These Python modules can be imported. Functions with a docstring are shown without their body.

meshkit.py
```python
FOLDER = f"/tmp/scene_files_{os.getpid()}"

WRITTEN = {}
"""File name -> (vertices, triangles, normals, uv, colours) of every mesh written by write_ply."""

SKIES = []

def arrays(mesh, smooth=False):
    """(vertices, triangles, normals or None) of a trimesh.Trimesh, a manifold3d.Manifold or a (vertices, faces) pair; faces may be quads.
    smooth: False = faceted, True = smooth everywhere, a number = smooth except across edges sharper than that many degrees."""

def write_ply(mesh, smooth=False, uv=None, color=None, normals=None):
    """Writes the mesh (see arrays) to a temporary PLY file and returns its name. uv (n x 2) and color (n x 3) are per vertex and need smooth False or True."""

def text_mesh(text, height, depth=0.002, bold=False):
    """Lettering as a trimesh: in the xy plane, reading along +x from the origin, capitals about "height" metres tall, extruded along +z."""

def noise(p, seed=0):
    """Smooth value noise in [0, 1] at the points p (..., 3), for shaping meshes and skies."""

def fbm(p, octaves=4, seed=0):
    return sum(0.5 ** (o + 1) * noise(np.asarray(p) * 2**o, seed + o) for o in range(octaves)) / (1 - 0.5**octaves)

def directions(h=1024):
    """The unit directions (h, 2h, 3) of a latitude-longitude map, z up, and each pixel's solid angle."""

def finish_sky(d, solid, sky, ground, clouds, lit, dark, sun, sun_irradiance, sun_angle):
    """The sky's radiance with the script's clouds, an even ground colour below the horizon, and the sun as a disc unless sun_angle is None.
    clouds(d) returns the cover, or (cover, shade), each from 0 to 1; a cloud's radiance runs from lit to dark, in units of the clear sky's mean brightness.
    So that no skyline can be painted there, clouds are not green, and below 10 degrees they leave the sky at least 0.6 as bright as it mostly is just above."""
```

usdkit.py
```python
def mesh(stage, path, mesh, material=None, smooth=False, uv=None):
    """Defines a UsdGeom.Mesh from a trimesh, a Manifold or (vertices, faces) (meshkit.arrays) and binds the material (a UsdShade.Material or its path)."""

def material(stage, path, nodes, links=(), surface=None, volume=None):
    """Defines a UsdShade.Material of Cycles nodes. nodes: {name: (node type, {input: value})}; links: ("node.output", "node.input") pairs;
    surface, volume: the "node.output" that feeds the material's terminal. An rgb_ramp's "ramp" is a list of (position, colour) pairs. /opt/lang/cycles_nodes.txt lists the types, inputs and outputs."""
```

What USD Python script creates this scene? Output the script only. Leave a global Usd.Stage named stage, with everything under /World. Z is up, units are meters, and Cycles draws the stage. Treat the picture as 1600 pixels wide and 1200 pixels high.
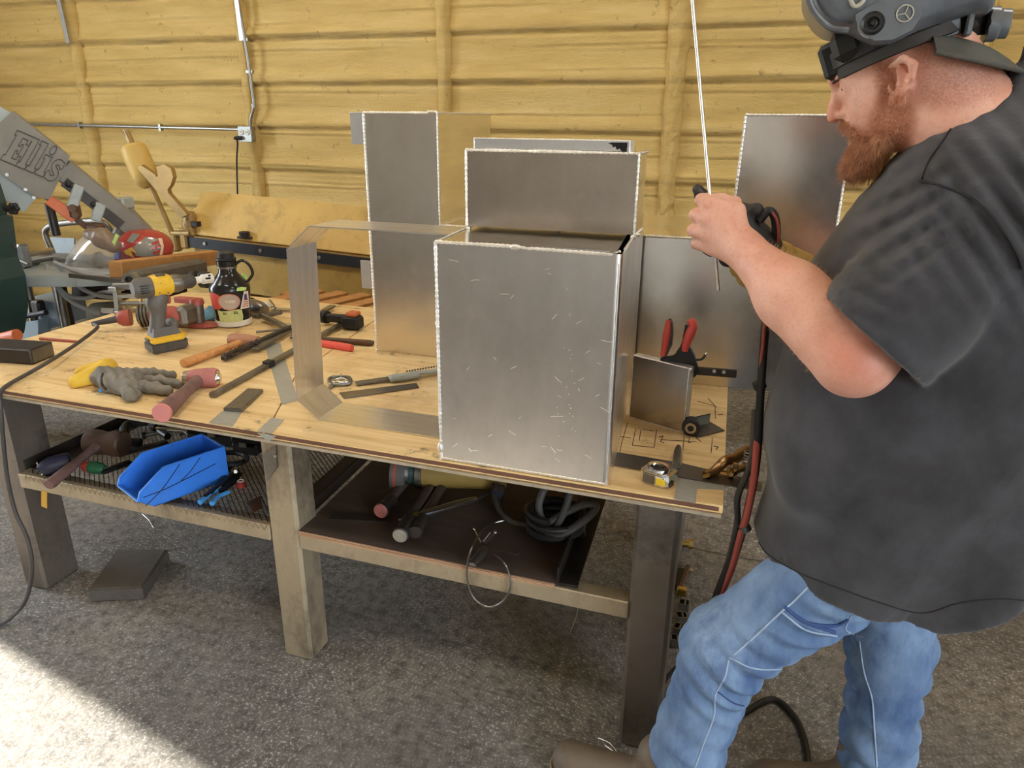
import math, random
import numpy as np, trimesh, manifold3d as m3, meshkit, usdkit
from pxr import Gf, Sdf, Usd, UsdGeom, UsdLux, UsdShade
from shapely.geometry import Polygon, LineString, Point, box as sbox
from shapely import union_all, affinity

random.seed(4); RNG = np.random.default_rng(4)
stage = Usd.Stage.CreateInMemory()
UsdGeom.SetStageUpAxis(stage, 'Z'); UsdGeom.SetStageMetersPerUnit(stage, 1.0)
WORLD = UsdGeom.Xform.Define(stage, '/World'); UsdGeom.Scope.Define(stage, '/World/Looks')

# ------------------------------------------------------------------ camera, sky, sun, fill lamps, exposure
FPX, YAW, PIT, ROLL = 1137.36, -0.324627, 0.349737, 0.008347
CAM = np.array([0.0159, -1.4084, 1.5848])
_f = np.array([math.sin(YAW)*math.cos(PIT), math.cos(YAW)*math.cos(PIT), -math.sin(PIT)])
_r0 = np.array([math.cos(YAW), -math.sin(YAW), 0]); _u0 = np.cross(_r0, _f)
_r = _r0*math.cos(ROLL)+_u0*math.sin(ROLL); _u = -_r0*math.sin(ROLL)+_u0*math.cos(ROLL)
cam = UsdGeom.Camera.Define(stage, '/World/camera')
cam.AddTransformOp().Set(Gf.Matrix4d(*map(float, [*_r, 0, *_u, 0, *(-_f), 0, *CAM, 1])))
cam.CreateHorizontalApertureAttr(36.0); cam.CreateFocalLengthAttr(36.0*FPX/1600)
cam.CreateClippingRangeAttr(Gf.Vec2f(0.03, 500))
EXPOSURE = -0.28
cam.CreateExposureAttr(EXPOSURE)
SKY, SUN = 5.2, 5.2
dome = UsdLux.DomeLight.Define(stage, '/World/sky'); dome.CreateIntensityAttr(SKY); dome.CreateColorAttr(Gf.Vec3f(.80, .90, 1.0))
sun = UsdLux.DistantLight.Define(stage, '/World/sun'); sun.CreateIntensityAttr(SUN); sun.CreateAngleAttr(0.6); sun.CreateNormalizeAttr(True); sun.CreateColorAttr(Gf.Vec3f(1, .93, .80))
_el, _az = math.radians(33), math.atan2(-.185, .983)           # the sun shines in from the left through the bay door
_d = np.array([math.cos(_el)*math.cos(_az), math.cos(_el)*math.sin(_az), -math.sin(_el)])
_sx = np.cross([0, 0, 1.0], -_d); _sx /= np.linalg.norm(_sx); _sy = np.cross(-_d, _sx)
sun.AddTransformOp().Set(Gf.Matrix4d(*map(float, [*_sx, 0, *_sy, 0, *(-_d), 0, 0, 0, 8, 1])))
FILL_LAMPS = [(-4.2, -1.6), (-1.2, -1.6), (2.4, -1.8), (-2.4, 1.4), (1.2, 1.0)]
for i, (x, y) in enumerate(FILL_LAMPS):                              # unseen ceiling lamps added as fill light from above
    l = UsdLux.RectLight.Define(stage, '/World/fill_lamp_light_%03d' % i)
    l.CreateWidthAttr(1.3); l.CreateHeightAttr(.5); l.CreateIntensityAttr(14.0); l.CreateColorAttr(Gf.Vec3f(1, .96, .88))
    l.AddTranslateOp().Set(Gf.Vec3d(x, y, 4.36))

H = 0.83                                                        # tabletop height
def ray(px, py): return _f + _r*(px-800)/FPX - _u*(py-600)/FPX
def on(px, py, axis, v): d = ray(px, py); return CAM + d*((v-CAM[axis])/d[axis])
def T(px, py, h=0.0): return on(px, py, 2, H+h)                 # point on (or h above) the tabletop
def Yp(px, py, y): return on(px, py, 1, y)
def Xp(px, py, x): return on(px, py, 0, x)
def Zp(px, py, z): return on(px, py, 2, z)

# ------------------------------------------------------------------ scene helpers
_used = {}
def numbered(parent, name):
    k = (parent, name); n = _used.get(k, 0); _used[k] = n+1
    return name if n == 0 else '%s_%03d' % (name, n)
class Th:
    def __init__(s, path, M): s.path, s.M, s.inv = path, M, np.linalg.inv(M)
def custom(prim, **kw):
    for k, v in kw.items():
        if v: prim.SetCustomDataByKey(k, v)
def thing(name, label=None, cat=None, loc=(0, 0, 0), rz=0.0, R=None, group=None, kind=None):
    M = np.eye(4)
    if R is not None: M[:3, :3] = R
    else:
        c, s = math.cos(rz), math.sin(rz); M[:2, :2] = [[c, -s], [s, c]]
    M[:3, 3] = loc
    path = '/World/'+numbered('/World', name)
    x = UsdGeom.Xform.Define(stage, path); x.AddTransformOp().Set(Gf.Matrix4d(*map(float, M.T.ravel())))
    custom(x.GetPrim(), label=label, category=cat, group=group, kind=kind)
    return Th(path, M)
def part(th, name, mesh, mat, smooth=35, label=None, kind=None, world=False):
    if isinstance(mesh, list): mesh = cat_(mesh)
    if hasattr(mesh, 'to_mesh'): mesh = totri(mesh)
    base = th.path if hasattr(th, 'path') else th
    if world: mesh = mesh.copy(); mesh.apply_transform(th.inv)
    p = base+'/'+numbered(base, name)
    m = usdkit.mesh(stage, p, mesh, MAT[mat], smooth=smooth)
    custom(m.GetPrim(), label=label, kind=kind)
    return Th(p, getattr(th, 'M', np.eye(4)))
def solo(name, label, cat, mesh, mat, smooth=35, group=None, kind=None):
    """a thing that is one mesh (given in world coordinates); its origin is moved to its base"""
    if isinstance(mesh, list): mesh = cat_(mesh)
    if hasattr(mesh, 'to_mesh'): mesh = totri(mesh)
    mesh = mesh.copy(); b = mesh.bounds; o = np.array([(b[0][0]+b[1][0])/2, (b[0][1]+b[1][1])/2, b[0][2]])
    mesh.apply_translation(-o); path = '/World/'+numbered('/World', name)
    m = usdkit.mesh(stage, path, mesh, MAT[mat], smooth=smooth); m.AddTranslateOp().Set(Gf.Vec3d(*map(float, o)))
    custom(m.GetPrim(), label=label, category=cat, group=group, kind=kind)
    return m
def copy_of(th, name, label, loc, rz=0.0, group=None, scale=1.0, R=None):
    """an instance of a thing with all its parts"""
    x = thing(name, label, stage.GetPrimAtPath(th.path).GetCustomDataByKey('category'), loc, rz, R=R, group=group)
    p = stage.GetPrimAtPath(x.path); p.GetReferences().AddInternalReference(th.path); p.SetInstanceable(True)
    return x

# ------------------------------------------------------------------ mesh helpers
def tm(v, f): return trimesh.Trimesh(np.asarray(v, float), np.asarray(f, int), process=False)
def totri(m): k = m.to_mesh(); return tm(k.vert_properties[:, :3], k.tri_verts)
def cat_(ms): return trimesh.util.concatenate([totri(m) if hasattr(m, 'to_mesh') else m for m in ms])
def hull(pts):
    m = trimesh.convex.convex_hull(np.asarray(pts, float)); return m
def box(sx, sy, sz, c=(0, 0, 0), bev=0.0, base=False):
    """a box with chamfered edges; base: c is the centre of its underside"""
    h = np.array([sx, sy, sz])/2; c = np.array(c, float)
    if base: c = c+[0, 0, h[2]]
    if bev <= 0:
        m = trimesh.creation.box([sx, sy, sz]); m.apply_translation(c); return m
    bev = min(bev, .45*min(sx, sy, sz)); p = []
    for s in np.ndindex(2, 2, 2):
        s = np.array(s)*2-1
        for k in range(3):
            q = h-bev; q = q.copy(); q[k] = h[k]; p.append(s*q)
    return hull(np.array(p)+c)
def frame(z, up=(0, 0, 1)):
    z = np.asarray(z, float); z = z/np.linalg.norm(z); up = np.asarray(up, float)
    if abs(z@up) > .98: up = np.array([0, 1.0, 0]) if abs(z[1]) < .9 else np.array([1.0, 0, 0])
    x = np.cross(up, z); x /= np.linalg.norm(x); return np.stack([x, np.cross(z, x), z], 1)
def place(m, R, t):
    M = np.eye(4); M[:3, :3] = R; M[:3, 3] = t; m = m.copy(); m.apply_transform(M); return m
def bar(p0, p1, w, h, up=(0, 0, 1), bev=.001):
    """a bar from p0 to p1, h along up, w across"""
    p0, p1 = np.asarray(p0, float), np.asarray(p1, float); L = np.linalg.norm(p1-p0)
    return place(box(w, h, L, (0, 0, L/2), bev), frame(p1-p0, up), p0)
def rod(p0, p1, r0, r1=None, n=14):
    r1 = r0 if r1 is None else r1; p0, p1 = np.asarray(p0, float), np.asarray(p1, float); L = np.linalg.norm(p1-p0)
    return place(lathe([(0, 0), (r0, 0), (r1, L), (0, L)], n), frame(p1-p0), p0)
def lathe(prof, n=24):
    prof = np.asarray(prof, float); a = np.arange(n)*2*np.pi/n; k = len(prof)
    v = np.stack([prof[:, 0][:, None]*np.cos(a), prof[:, 0][:, None]*np.sin(a), np.repeat(prof[:, 1][:, None], n, 1)], -1).reshape(-1, 3)
    i, j = np.meshgrid(np.arange(k-1), np.arange(n), indexing='ij')
    q = np.stack([i*n+j, i*n+(j+1) % n, (i+1)*n+(j+1) % n, (i+1)*n+j], -1).reshape(-1, 4)
    m = tm(v, np.vstack([q[:, [0, 1, 2]], q[:, [0, 2, 3]]])); m.merge_vertices(); m.update_faces(m.nondegenerate_faces()); return m
def rodprof(p0, p1, prof, n=20):
    """a turned part along p0-p1; prof: (radius, distance along)"""
    p0, p1 = np.asarray(p0, float), np.asarray(p1, float); return place(lathe(prof, n), frame(p1-p0), p0)
def spl(p, n=8, closed=False):
    p = np.asarray(p, float)
    q = np.vstack([p[-1], p, p[0], p[1]]) if closed else np.vstack([2*p[0]-p[1], p, 2*p[-1]-p[-2]])
    t = np.linspace(0, 1, n, endpoint=False)[:, None]; out = []
    for i in range(1, len(q)-2):
        a, b, c, d = q[i-1:i+3]
        out.append(.5*(2*b+(c-a)*t+(2*a-5*b+4*c-d)*t**2+(3*b-a-3*c+d)*t**3))
    return np.vstack(out+([] if closed else [p[-1:]]))
def tube(path, r, n=10, closed=False, cap=True):
    p = np.asarray(path, float); K = len(p); r = np.broadcast_to(np.asarray(r, float), (K,))
    t = np.roll(p, -1, 0)-np.roll(p, 1, 0) if closed else np.gradient(p, axis=0)
    t /= np.linalg.norm(t, axis=1, keepdims=True)+1e-12
    u = np.array([0, 0, 1.0]) if abs(t[0][2]) < .9 else np.array([1.0, 0, 0]); A = []
    for k in range(K):
        u = u-t[k]*(u@t[k]); u /= np.linalg.norm(u)+1e-12; A.append(u.copy())
    A = np.array(A); B = np.cross(t, A); a = np.arange(n)*2*np.pi/n
    v = (p[:, None]+r[:, None, None]*(np.cos(a)[None, :, None]*A[:, None]+np.sin(a)[None, :, None]*B[:, None])).reshape(-1, 3)
    kk = K if closed else K-1; i, j = np.meshgrid(np.arange(kk), np.arange(n), indexing='ij'); i2 = (i+1) % K
    q = np.stack([i*n+j, i*n+(j+1) % n, i2*n+(j+1) % n, i2*n+j], -1).reshape(-1, 4); f = [q[:, [0, 1, 2]], q[:, [0, 2, 3]]]
    if cap and not closed:
        v = np.vstack([v, p[:1], p[-1:]]); jj = np.arange(n); j2 = (jj+1) % n
        f += [np.stack([np.full(n, K*n), j2, jj], 1), np.stack([np.full(n, K*n+1), (K-1)*n+jj, (K-1)*n+j2], 1)]
    return tm(v, np.vstack(f))
def prism(poly, t, O=(0, 0, 0), X=(1, 0, 0), Y=(0, 1, 0)):
    """a flat outline (in axes X, Y from O) extruded by t along X x Y"""
    if not isinstance(poly, Polygon) and not hasattr(poly, 'geoms'): poly = Polygon(poly)
    ms = [trimesh.creation.extrude_polygon(g, t, engine='earcut') for g in getattr(poly, 'geoms', [poly]) if g.area > 1e-9]
    X, Y = np.asarray(X, float), np.asarray(Y, float); X = X/np.linalg.norm(X); Y = Y-X*(X@Y); Y /= np.linalg.norm(Y)
    return place(cat_(ms), np.stack([X, Y, np.cross(X, Y)], 1), O)
def rprism(poly, t, b, O=(0, 0, 0), X=(1, 0, 0), Y=(0, 1, 0)):
    """prism with chamfered rims (b)"""
    if not isinstance(poly, Polygon): poly = Polygon(poly)
    ins = poly.buffer(-b, join_style=2)
    if ins.is_empty or ins.geom_type != 'Polygon': return prism(poly, t, O, X, Y)
    Z = np.cross(np.asarray(X, float), np.asarray(Y, float)); Z /= np.linalg.norm(Z); O = np.asarray(O, float)
    mid = prism(poly, t-2*b, O+Z*b, X, Y); k = prism(poly.buffer(-b*.5, join_style=2), t-b, O+Z*b/2, X, Y); o = prism(ins, t, O, X, Y)
    return cat_([mid, k, o])
def ball(c, r, sub=2, s=(1, 1, 1)):
    m = trimesh.creation.icosphere(sub, r); m.apply_scale(s); m.apply_translation(c); return m
def hexbolt(c, ax, r=.008, h=.006):
    ax = np.asarray(ax, float)/np.linalg.norm(ax); return place(lathe([(0, 0), (r, 0), (r, h*.8), (r*.85, h), (0, h)], 6), frame(ax), c)
def bead(path, r=.0025, n=8, seed=0, step=.004):
    """a rippled weld bead along a polyline"""
    p = np.asarray(path, float); seg = np.linalg.norm(np.diff(p, axis=0), axis=1); s = np.concatenate([[0], np.cumsum(seg)])
    u = np.linspace(0, s[-1], max(3, int(s[-1]/step))); q = np.stack([np.interp(u, s, p[:, k]) for k in range(3)], 1)
    rr = r*(1+.22*np.sin(u/step*2.2)+.35*(meshkit.noise(np.stack([u*35, u*0+seed, u*0], 1), seed)-.5))
    return tube(q, rr, n)
# signed distance modelling for bodies and cloth
def rc(P, a, b, ra, rb):
    a, b = np.asarray(a, float), np.asarray(b, float); d = b-a; t = np.clip(((P-a)@d)/(d@d), 0, 1)
    return np.linalg.norm(P-a-t[..., None]*d, axis=-1)-(ra+(rb-ra)*t)
def ell(P, c, r, R=None):
    q = P-np.asarray(c, float)
    if R is not None: q = q@R
    q = q/np.asarray(r, float); k = np.linalg.norm(q, axis=-1); return (k-1)*min(r)*(1+.0*k)
def smin(a, b, k):
    h = np.clip(.5+.5*(b-a)/k, 0, 1); return b+(a-b)*h-k*h*(1-h)
def smax(a, b, k): return -smin(-a, -b, k)
def surfnet(f, lo, hi, h):
    lo, hi = np.asarray(lo, float), np.asarray(hi, float); n = np.ceil((hi-lo)/h).astype(int)+1
    ax = [lo[k]+h*np.arange(n[k]) for k in range(3)]
    d = np.empty(n)
    for i in range(0, n[0], 24):
        P = np.stack(np.meshgrid(ax[0][i:i+24], ax[1], ax[2], indexing='ij'), -1); d[i:i+24] = f(P)
    s = d < 0; nc = n-1; acc = np.zeros((*nc, 3)); cnt = np.zeros(nc)
    def sl(o): return tuple(slice(o[k], o[k]+nc[k]) for k in range(3))
    for axis in range(3):
        o1, o2 = [(axis+1) % 3, (axis+2) % 3]
        for a in (0, 1):
            for b in (0, 1):
                p = [0, 0, 0]; p[o1] = a; p[o2] = b; q = list(p); q[axis] = 1
                d0, d1 = d[sl(p)], d[sl(q)]; cr = (d0 < 0) != (d1 < 0)
                t = np.where(cr, d0/np.where(cr, d0-d1, 1), 0)
                for k in range(3): acc[..., k] += np.where(cr, p[k]+(t if k == axis else 0), 0)
                cnt += cr
    on_ = cnt > 0; idx = -np.ones(nc, int); idx[on_] = np.arange(on_.sum()); cells = np.argwhere(on_)
    v = lo+h*(cells+acc[on_]/cnt[on_][:, None]); F = []
    for axis in range(3):
        o1, o2 = (axis+1) % 3, (axis+2) % 3
        a = [slice(None)]*3; b = [slice(None)]*3; a[axis] = slice(0, -1); b[axis] = slice(1, None)
        ch = s[tuple(a)] != s[tuple(b)]; e = np.argwhere(ch)
        ok = (e[:, o1] > 0) & (e[:, o2] > 0) & (e[:, o1] < n[o1]-1) & (e[:, o2] < n[o2]-1); e = e[ok]
        ins = s[tuple(e.T)]
        c = []
        for (i, j) in ((-1, -1), (0, -1), (0, 0), (-1, 0)):
            g = e.copy(); g[:, o1] += i; g[:, o2] += j; c.append(idx[tuple(g.T)])
        q = np.stack(c, 1); q[~ins] = q[~ins][:, ::-1]; F += [q[:, [0, 1, 2]], q[:, [0, 2, 3]]]
    return tm(v, np.vstack(F))

def relax(m, it=3, lam=.5, mu=-.52):
    """Taubin smoothing with uniform weights, in place"""
    from scipy.sparse import coo_matrix
    e = m.edges_unique; n = len(m.vertices); A = coo_matrix((np.ones(2*len(e)), (np.r_[e[:, 0], e[:, 1]], np.r_[e[:, 1], e[:, 0]])), (n, n)).tocsr(); d = np.maximum(np.asarray(A.sum(1)).ravel(), 1)[:, None]; v = np.array(m.vertices)
    for _ in range(it):
        for f in (lam, mu): v = v+f*(A@v/d-v)
    m.vertices = v; return m

# ------------------------------------------------------------------ materials
MAT = {}
def lin(*c): return [((x/255+.055)/1.055)**2.4 if x > 10 else x/255/12.92 for x in c]
def pbr(name, col, rough=.5, metal=0.0, var=.12, scale=6.0, bump=0.0, bscale=60.0, dirt=None, dscale=3.0, damt=.5, stretch=(1, 1, 1), rvar=0.0, obj=True, col2=None, **kw):
    """col: sRGB 0-255. var: brightness variation; dirt: colour of wear blotches; bump: depth in metres"""
    c = np.array(lin(*col)); c2 = np.array(lin(*col2)) if col2 else np.minimum(c*(1+var), 1)
    N = {'tc': ('texture_coordinate', {}), 'mp': ('mapping', {'scale': stretch}),
         'n': ('noise_texture', {'scale': scale, 'detail': 5.0, 'roughness': .6}),
         'r': ('rgb_ramp', {'ramp': [(.3, tuple(c*(1-var))), (.7, tuple(c2))]}),
         'p': ('principled_bsdf', {'roughness': rough, 'metallic': metal, **kw})}
    L = [('tc.object' if obj else 'tc.generated', 'mp.vector'), ('mp.vector', 'n.vector'), ('n.fac', 'r.fac')]
    out = 'r.color'
    if dirt is not None:
        N['dn'] = ('noise_texture', {'scale': dscale, 'detail': 8.0, 'roughness': .7}); N['dr'] = ('rgb_ramp', {'ramp': [(.5, (0, 0, 0)), (.68, (damt,)*3)]})
        N['dm'] = ('mix', {'color2': lin(*dirt)})
        L += [('mp.vector', 'dn.vector'), ('dn.fac', 'dr.fac'), ('dr.color', 'dm.fac'), (out, 'dm.color1')]; out = 'dm.color'
    L.append((out, 'p.base_color'))
    if rvar:
        N['rr'] = ('map_range', {'from_min': .3, 'from_max': .7, 'to_min': max(rough-rvar, .02), 'to_max': min(rough+rvar, 1)})
        L += [('n.fac', 'rr.value'), ('rr.result', 'p.roughness')]
    if bump:
        N['bn'] = ('noise_texture', {'scale': bscale, 'detail': 4.0}); N['b'] = ('bump', {'strength': .6, 'distance': bump})
        L += [('mp.vector', 'bn.vector'), ('bn.fac', 'b.height'), ('b.normal', 'p.normal')]
    MAT[name] = usdkit.material(stage, '/World/Looks/'+name, N, L, surface='p.BSDF')
def net(name, N, L, surface): MAT[name] = usdkit.material(stage, '/World/Looks/'+name, N, L, surface=surface)

# sprayed yellow foam: skin colour, shading under the girts painted in as uneven bands, with some dust
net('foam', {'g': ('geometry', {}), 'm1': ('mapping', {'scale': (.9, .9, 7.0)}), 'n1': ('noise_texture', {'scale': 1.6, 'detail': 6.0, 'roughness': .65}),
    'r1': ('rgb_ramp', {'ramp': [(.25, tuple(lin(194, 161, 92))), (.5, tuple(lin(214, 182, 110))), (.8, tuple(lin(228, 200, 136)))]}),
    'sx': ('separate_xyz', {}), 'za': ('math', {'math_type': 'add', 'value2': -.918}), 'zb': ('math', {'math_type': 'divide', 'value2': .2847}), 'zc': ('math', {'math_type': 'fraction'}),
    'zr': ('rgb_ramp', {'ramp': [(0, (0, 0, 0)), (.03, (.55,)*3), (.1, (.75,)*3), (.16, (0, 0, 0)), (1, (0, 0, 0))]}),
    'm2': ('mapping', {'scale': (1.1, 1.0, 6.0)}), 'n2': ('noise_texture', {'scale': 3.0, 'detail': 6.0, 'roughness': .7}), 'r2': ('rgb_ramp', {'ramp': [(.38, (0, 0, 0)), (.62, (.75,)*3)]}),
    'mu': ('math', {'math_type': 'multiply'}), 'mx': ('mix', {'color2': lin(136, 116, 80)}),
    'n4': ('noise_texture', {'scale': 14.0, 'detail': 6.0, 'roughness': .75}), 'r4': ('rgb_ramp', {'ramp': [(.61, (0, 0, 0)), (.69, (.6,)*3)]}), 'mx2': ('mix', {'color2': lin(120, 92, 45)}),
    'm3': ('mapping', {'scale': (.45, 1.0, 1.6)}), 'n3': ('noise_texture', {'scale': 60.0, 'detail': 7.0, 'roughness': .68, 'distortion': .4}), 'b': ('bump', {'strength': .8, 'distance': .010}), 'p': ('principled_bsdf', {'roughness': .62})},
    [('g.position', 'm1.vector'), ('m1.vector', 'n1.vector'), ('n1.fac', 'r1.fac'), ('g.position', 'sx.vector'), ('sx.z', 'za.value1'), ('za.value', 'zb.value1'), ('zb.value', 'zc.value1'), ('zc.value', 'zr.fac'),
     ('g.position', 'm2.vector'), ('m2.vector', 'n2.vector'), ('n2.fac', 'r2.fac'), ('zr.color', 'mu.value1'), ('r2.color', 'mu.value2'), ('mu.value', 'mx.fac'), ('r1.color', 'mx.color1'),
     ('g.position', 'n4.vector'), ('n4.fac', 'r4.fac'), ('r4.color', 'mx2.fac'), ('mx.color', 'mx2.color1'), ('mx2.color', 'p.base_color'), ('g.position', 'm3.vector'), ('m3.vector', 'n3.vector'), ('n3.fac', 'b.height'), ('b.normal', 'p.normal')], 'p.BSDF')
# worn dark concrete with light grit and grinding dust
net('concrete', {'g': ('geometry', {}), 'n1': ('noise_texture', {'scale': 1.3, 'detail': 7.0, 'roughness': .65}), 'r1': ('rgb_ramp', {'ramp': [(.3, tuple(lin(96, 93, 90))), (.5, tuple(lin(126, 122, 117))), (.72, tuple(lin(150, 142, 130)))]}),
    'v': ('noise_texture', {'scale': 110.0, 'detail': 3.0, 'roughness': .75}), 'r2': ('rgb_ramp', {'ramp': [(.545, (0, 0, 0)), (.62, (.95,)*3)]}),
    'n5': ('noise_texture', {'scale': 2.2, 'detail': 4.0}), 'r5': ('rgb_ramp', {'ramp': [(.35, (.15,)*3), (.65, (1, 1, 1))]}), 'mu': ('math', {'math_type': 'multiply'}),
    'mx': ('mix', {'color2': lin(216, 214, 208)}),
    'w': ('noise_texture', {'scale': 28.0, 'detail': 8.0, 'roughness': .8}), 'r3': ('rgb_ramp', {'ramp': [(.38, (.75,)*3), (.55, (0, 0, 0))]}), 'mx2': ('mix', {'color2': lin(66, 62, 60)}),
    'n3': ('noise_texture', {'scale': 70.0, 'detail': 4.0}), 'b': ('bump', {'strength': .5, 'distance': .004}), 'p': ('principled_bsdf', {'roughness': .6, 'specular_ior_level': .35})},
    [('g.position', 'n1.vector'), ('n1.fac', 'r1.fac'), ('g.position', 'v.vector'), ('v.fac', 'r2.fac'), ('g.position', 'n5.vector'), ('n5.fac', 'r5.fac'), ('r2.color', 'mu.value1'), ('r5.color', 'mu.value2'), ('mu.value', 'mx.fac'), ('r1.color', 'mx.color1'),
     ('g.position', 'w.vector'), ('w.fac', 'r3.fac'), ('r3.color', 'mx2.fac'), ('mx.color', 'mx2.color1'), ('mx2.color', 'p.base_color'), ('g.position', 'n3.vector'), ('n3.fac', 'b.height'), ('b.normal', 'p.normal')], 'p.BSDF')
# plywood: long grain, burns and grime
net('plywood', {'g': ('geometry', {}), 'm1': ('mapping', {'scale': (1.2, 16.0, 8.0)}), 'n1': ('noise_texture', {'scale': 2.2, 'detail': 6.0, 'roughness': .6, 'distortion': .6}),
    'r1': ('rgb_ramp', {'ramp': [(.25, tuple(lin(206, 168, 112))), (.5, tuple(lin(230, 198, 142))), (.75, tuple(lin(240, 214, 164)))]}),
    'n2': ('noise_texture', {'scale': 9.0, 'detail': 9.0, 'roughness': .75}), 'r2': ('rgb_ramp', {'ramp': [(.575, (0, 0, 0)), (.67, (.75,)*3)]}), 'mx': ('mix', {'color2': lin(70, 48, 28)}),
    'n3': ('noise_texture', {'scale': 2.4, 'detail': 6.0, 'roughness': .7}), 'r3': ('rgb_ramp', {'ramp': [(.52, (0, 0, 0)), (.75, (.55,)*3)]}), 'mx2': ('mix', {'color2': lin(150, 104, 58)}),
    'b': ('bump', {'strength': .35, 'distance': .002}), 'p': ('principled_bsdf', {'roughness': .58})},
    [('g.position', 'm1.vector'), ('m1.vector', 'n1.vector'), ('n1.fac', 'r1.fac'), ('g.position', 'n2.vector'), ('n2.fac', 'r2.fac'), ('g.position', 'n3.vector'), ('n3.fac', 'r3.fac'), ('r3.color', 'mx2.fac'), ('r1.color', 'mx2.color1'),
     ('r2.color', 'mx.fac'), ('mx2.color', 'mx.color1'), ('mx.color', 'p.base_color'), ('n1.fac', 'b.height'), ('b.normal', 'p.normal')], 'p.BSDF')
# mill-finish aluminium: rolling streaks in the roughness, smudges, scratches
def alu(name, stretch, rough=.2, soot=.55, col=(.80, .785, .77)):
    net(name, {'tc': ('texture_coordinate', {}), 'm1': ('mapping', {'scale': stretch}), 'n1': ('noise_texture', {'scale': 5.0, 'detail': 5.0, 'roughness': .6}),
        'rr': ('map_range', {'from_min': .3, 'from_max': .7, 'to_min': rough-.012, 'to_max': rough+.018}),
        'n2': ('noise_texture', {'scale': 4.5, 'detail': 8.0, 'roughness': .65}), 'r2': ('rgb_ramp', {'ramp': [(.30, tuple(np.array(col)*(.5+.5*soot))), (.62, col)]}),
        'v': ('voronoi_texture', {'scale': 6.0, 'feature': 'distance_to_edge'}), 'm3': ('mapping', {'scale': (3.0, 3.0, 12.0), 'rotation': (0, .6, 0)}),
        'n3': ('noise_texture', {'scale': 7.0, 'detail': 2.0, 'distortion': 2.5}), 'r3': ('rgb_ramp', {'ramp': [(.494, (0, 0, 0)), (.5, (.35,)*3), (.506, (0, 0, 0))]}),
        'ad': ('mix', {'color2': (.93, .93, .92)}), 'b': ('bump', {'strength': .025, 'distance': .0006}),
        'p': ('principled_bsdf', {'metallic': 1.0})},
        [('tc.object', 'm1.vector'), ('m1.vector', 'n1.vector'), ('n1.fac', 'rr.value'), ('rr.result', 'p.roughness'), ('tc.object', 'n2.vector'), ('n2.fac', 'r2.fac'),
         ('tc.object', 'm3.vector'), ('m3.vector', 'n3.vector'), ('n3.fac', 'r3.fac'), ('r3.color', 'ad.fac'), ('r2.color', 'ad.color1'), ('ad.color', 'p.base_color'), ('n1.fac', 'b.height'), ('b.normal', 'p.normal')], 'p.BSDF')
alu('aluminium', (1.0, 1.0, 9.0), .20, .85, (.86, .84, .82)); alu('aluminium_box', (1.4, 1.0, 1.0), .27, .84, (.88, .85, .82)); alu('aluminium_warm', (1.4, 1, 1), .24, .82, (.80, .75, .69)); alu('aluminium_strap', (1, 12, 1), .30, .88, (.84, .83, .82)); alu('aluminium_raw', (30, 1, 1), .38, .9, (.86, .86, .87))
pbr('weld', (244, 241, 234), .38, .85, var=.08, scale=60, bump=.0015, bscale=220)
pbr('steel_dark', (66, 61, 58), .5, .6, dirt=(96, 78, 62), dscale=9, rvar=.12)
pbr('steel_leg', (182, 166, 140), .5, .55, var=.22, scale=4, dirt=(84, 72, 62), dscale=4, damt=.8, bump=.0008, stretch=(1, 1, .6))
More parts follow.
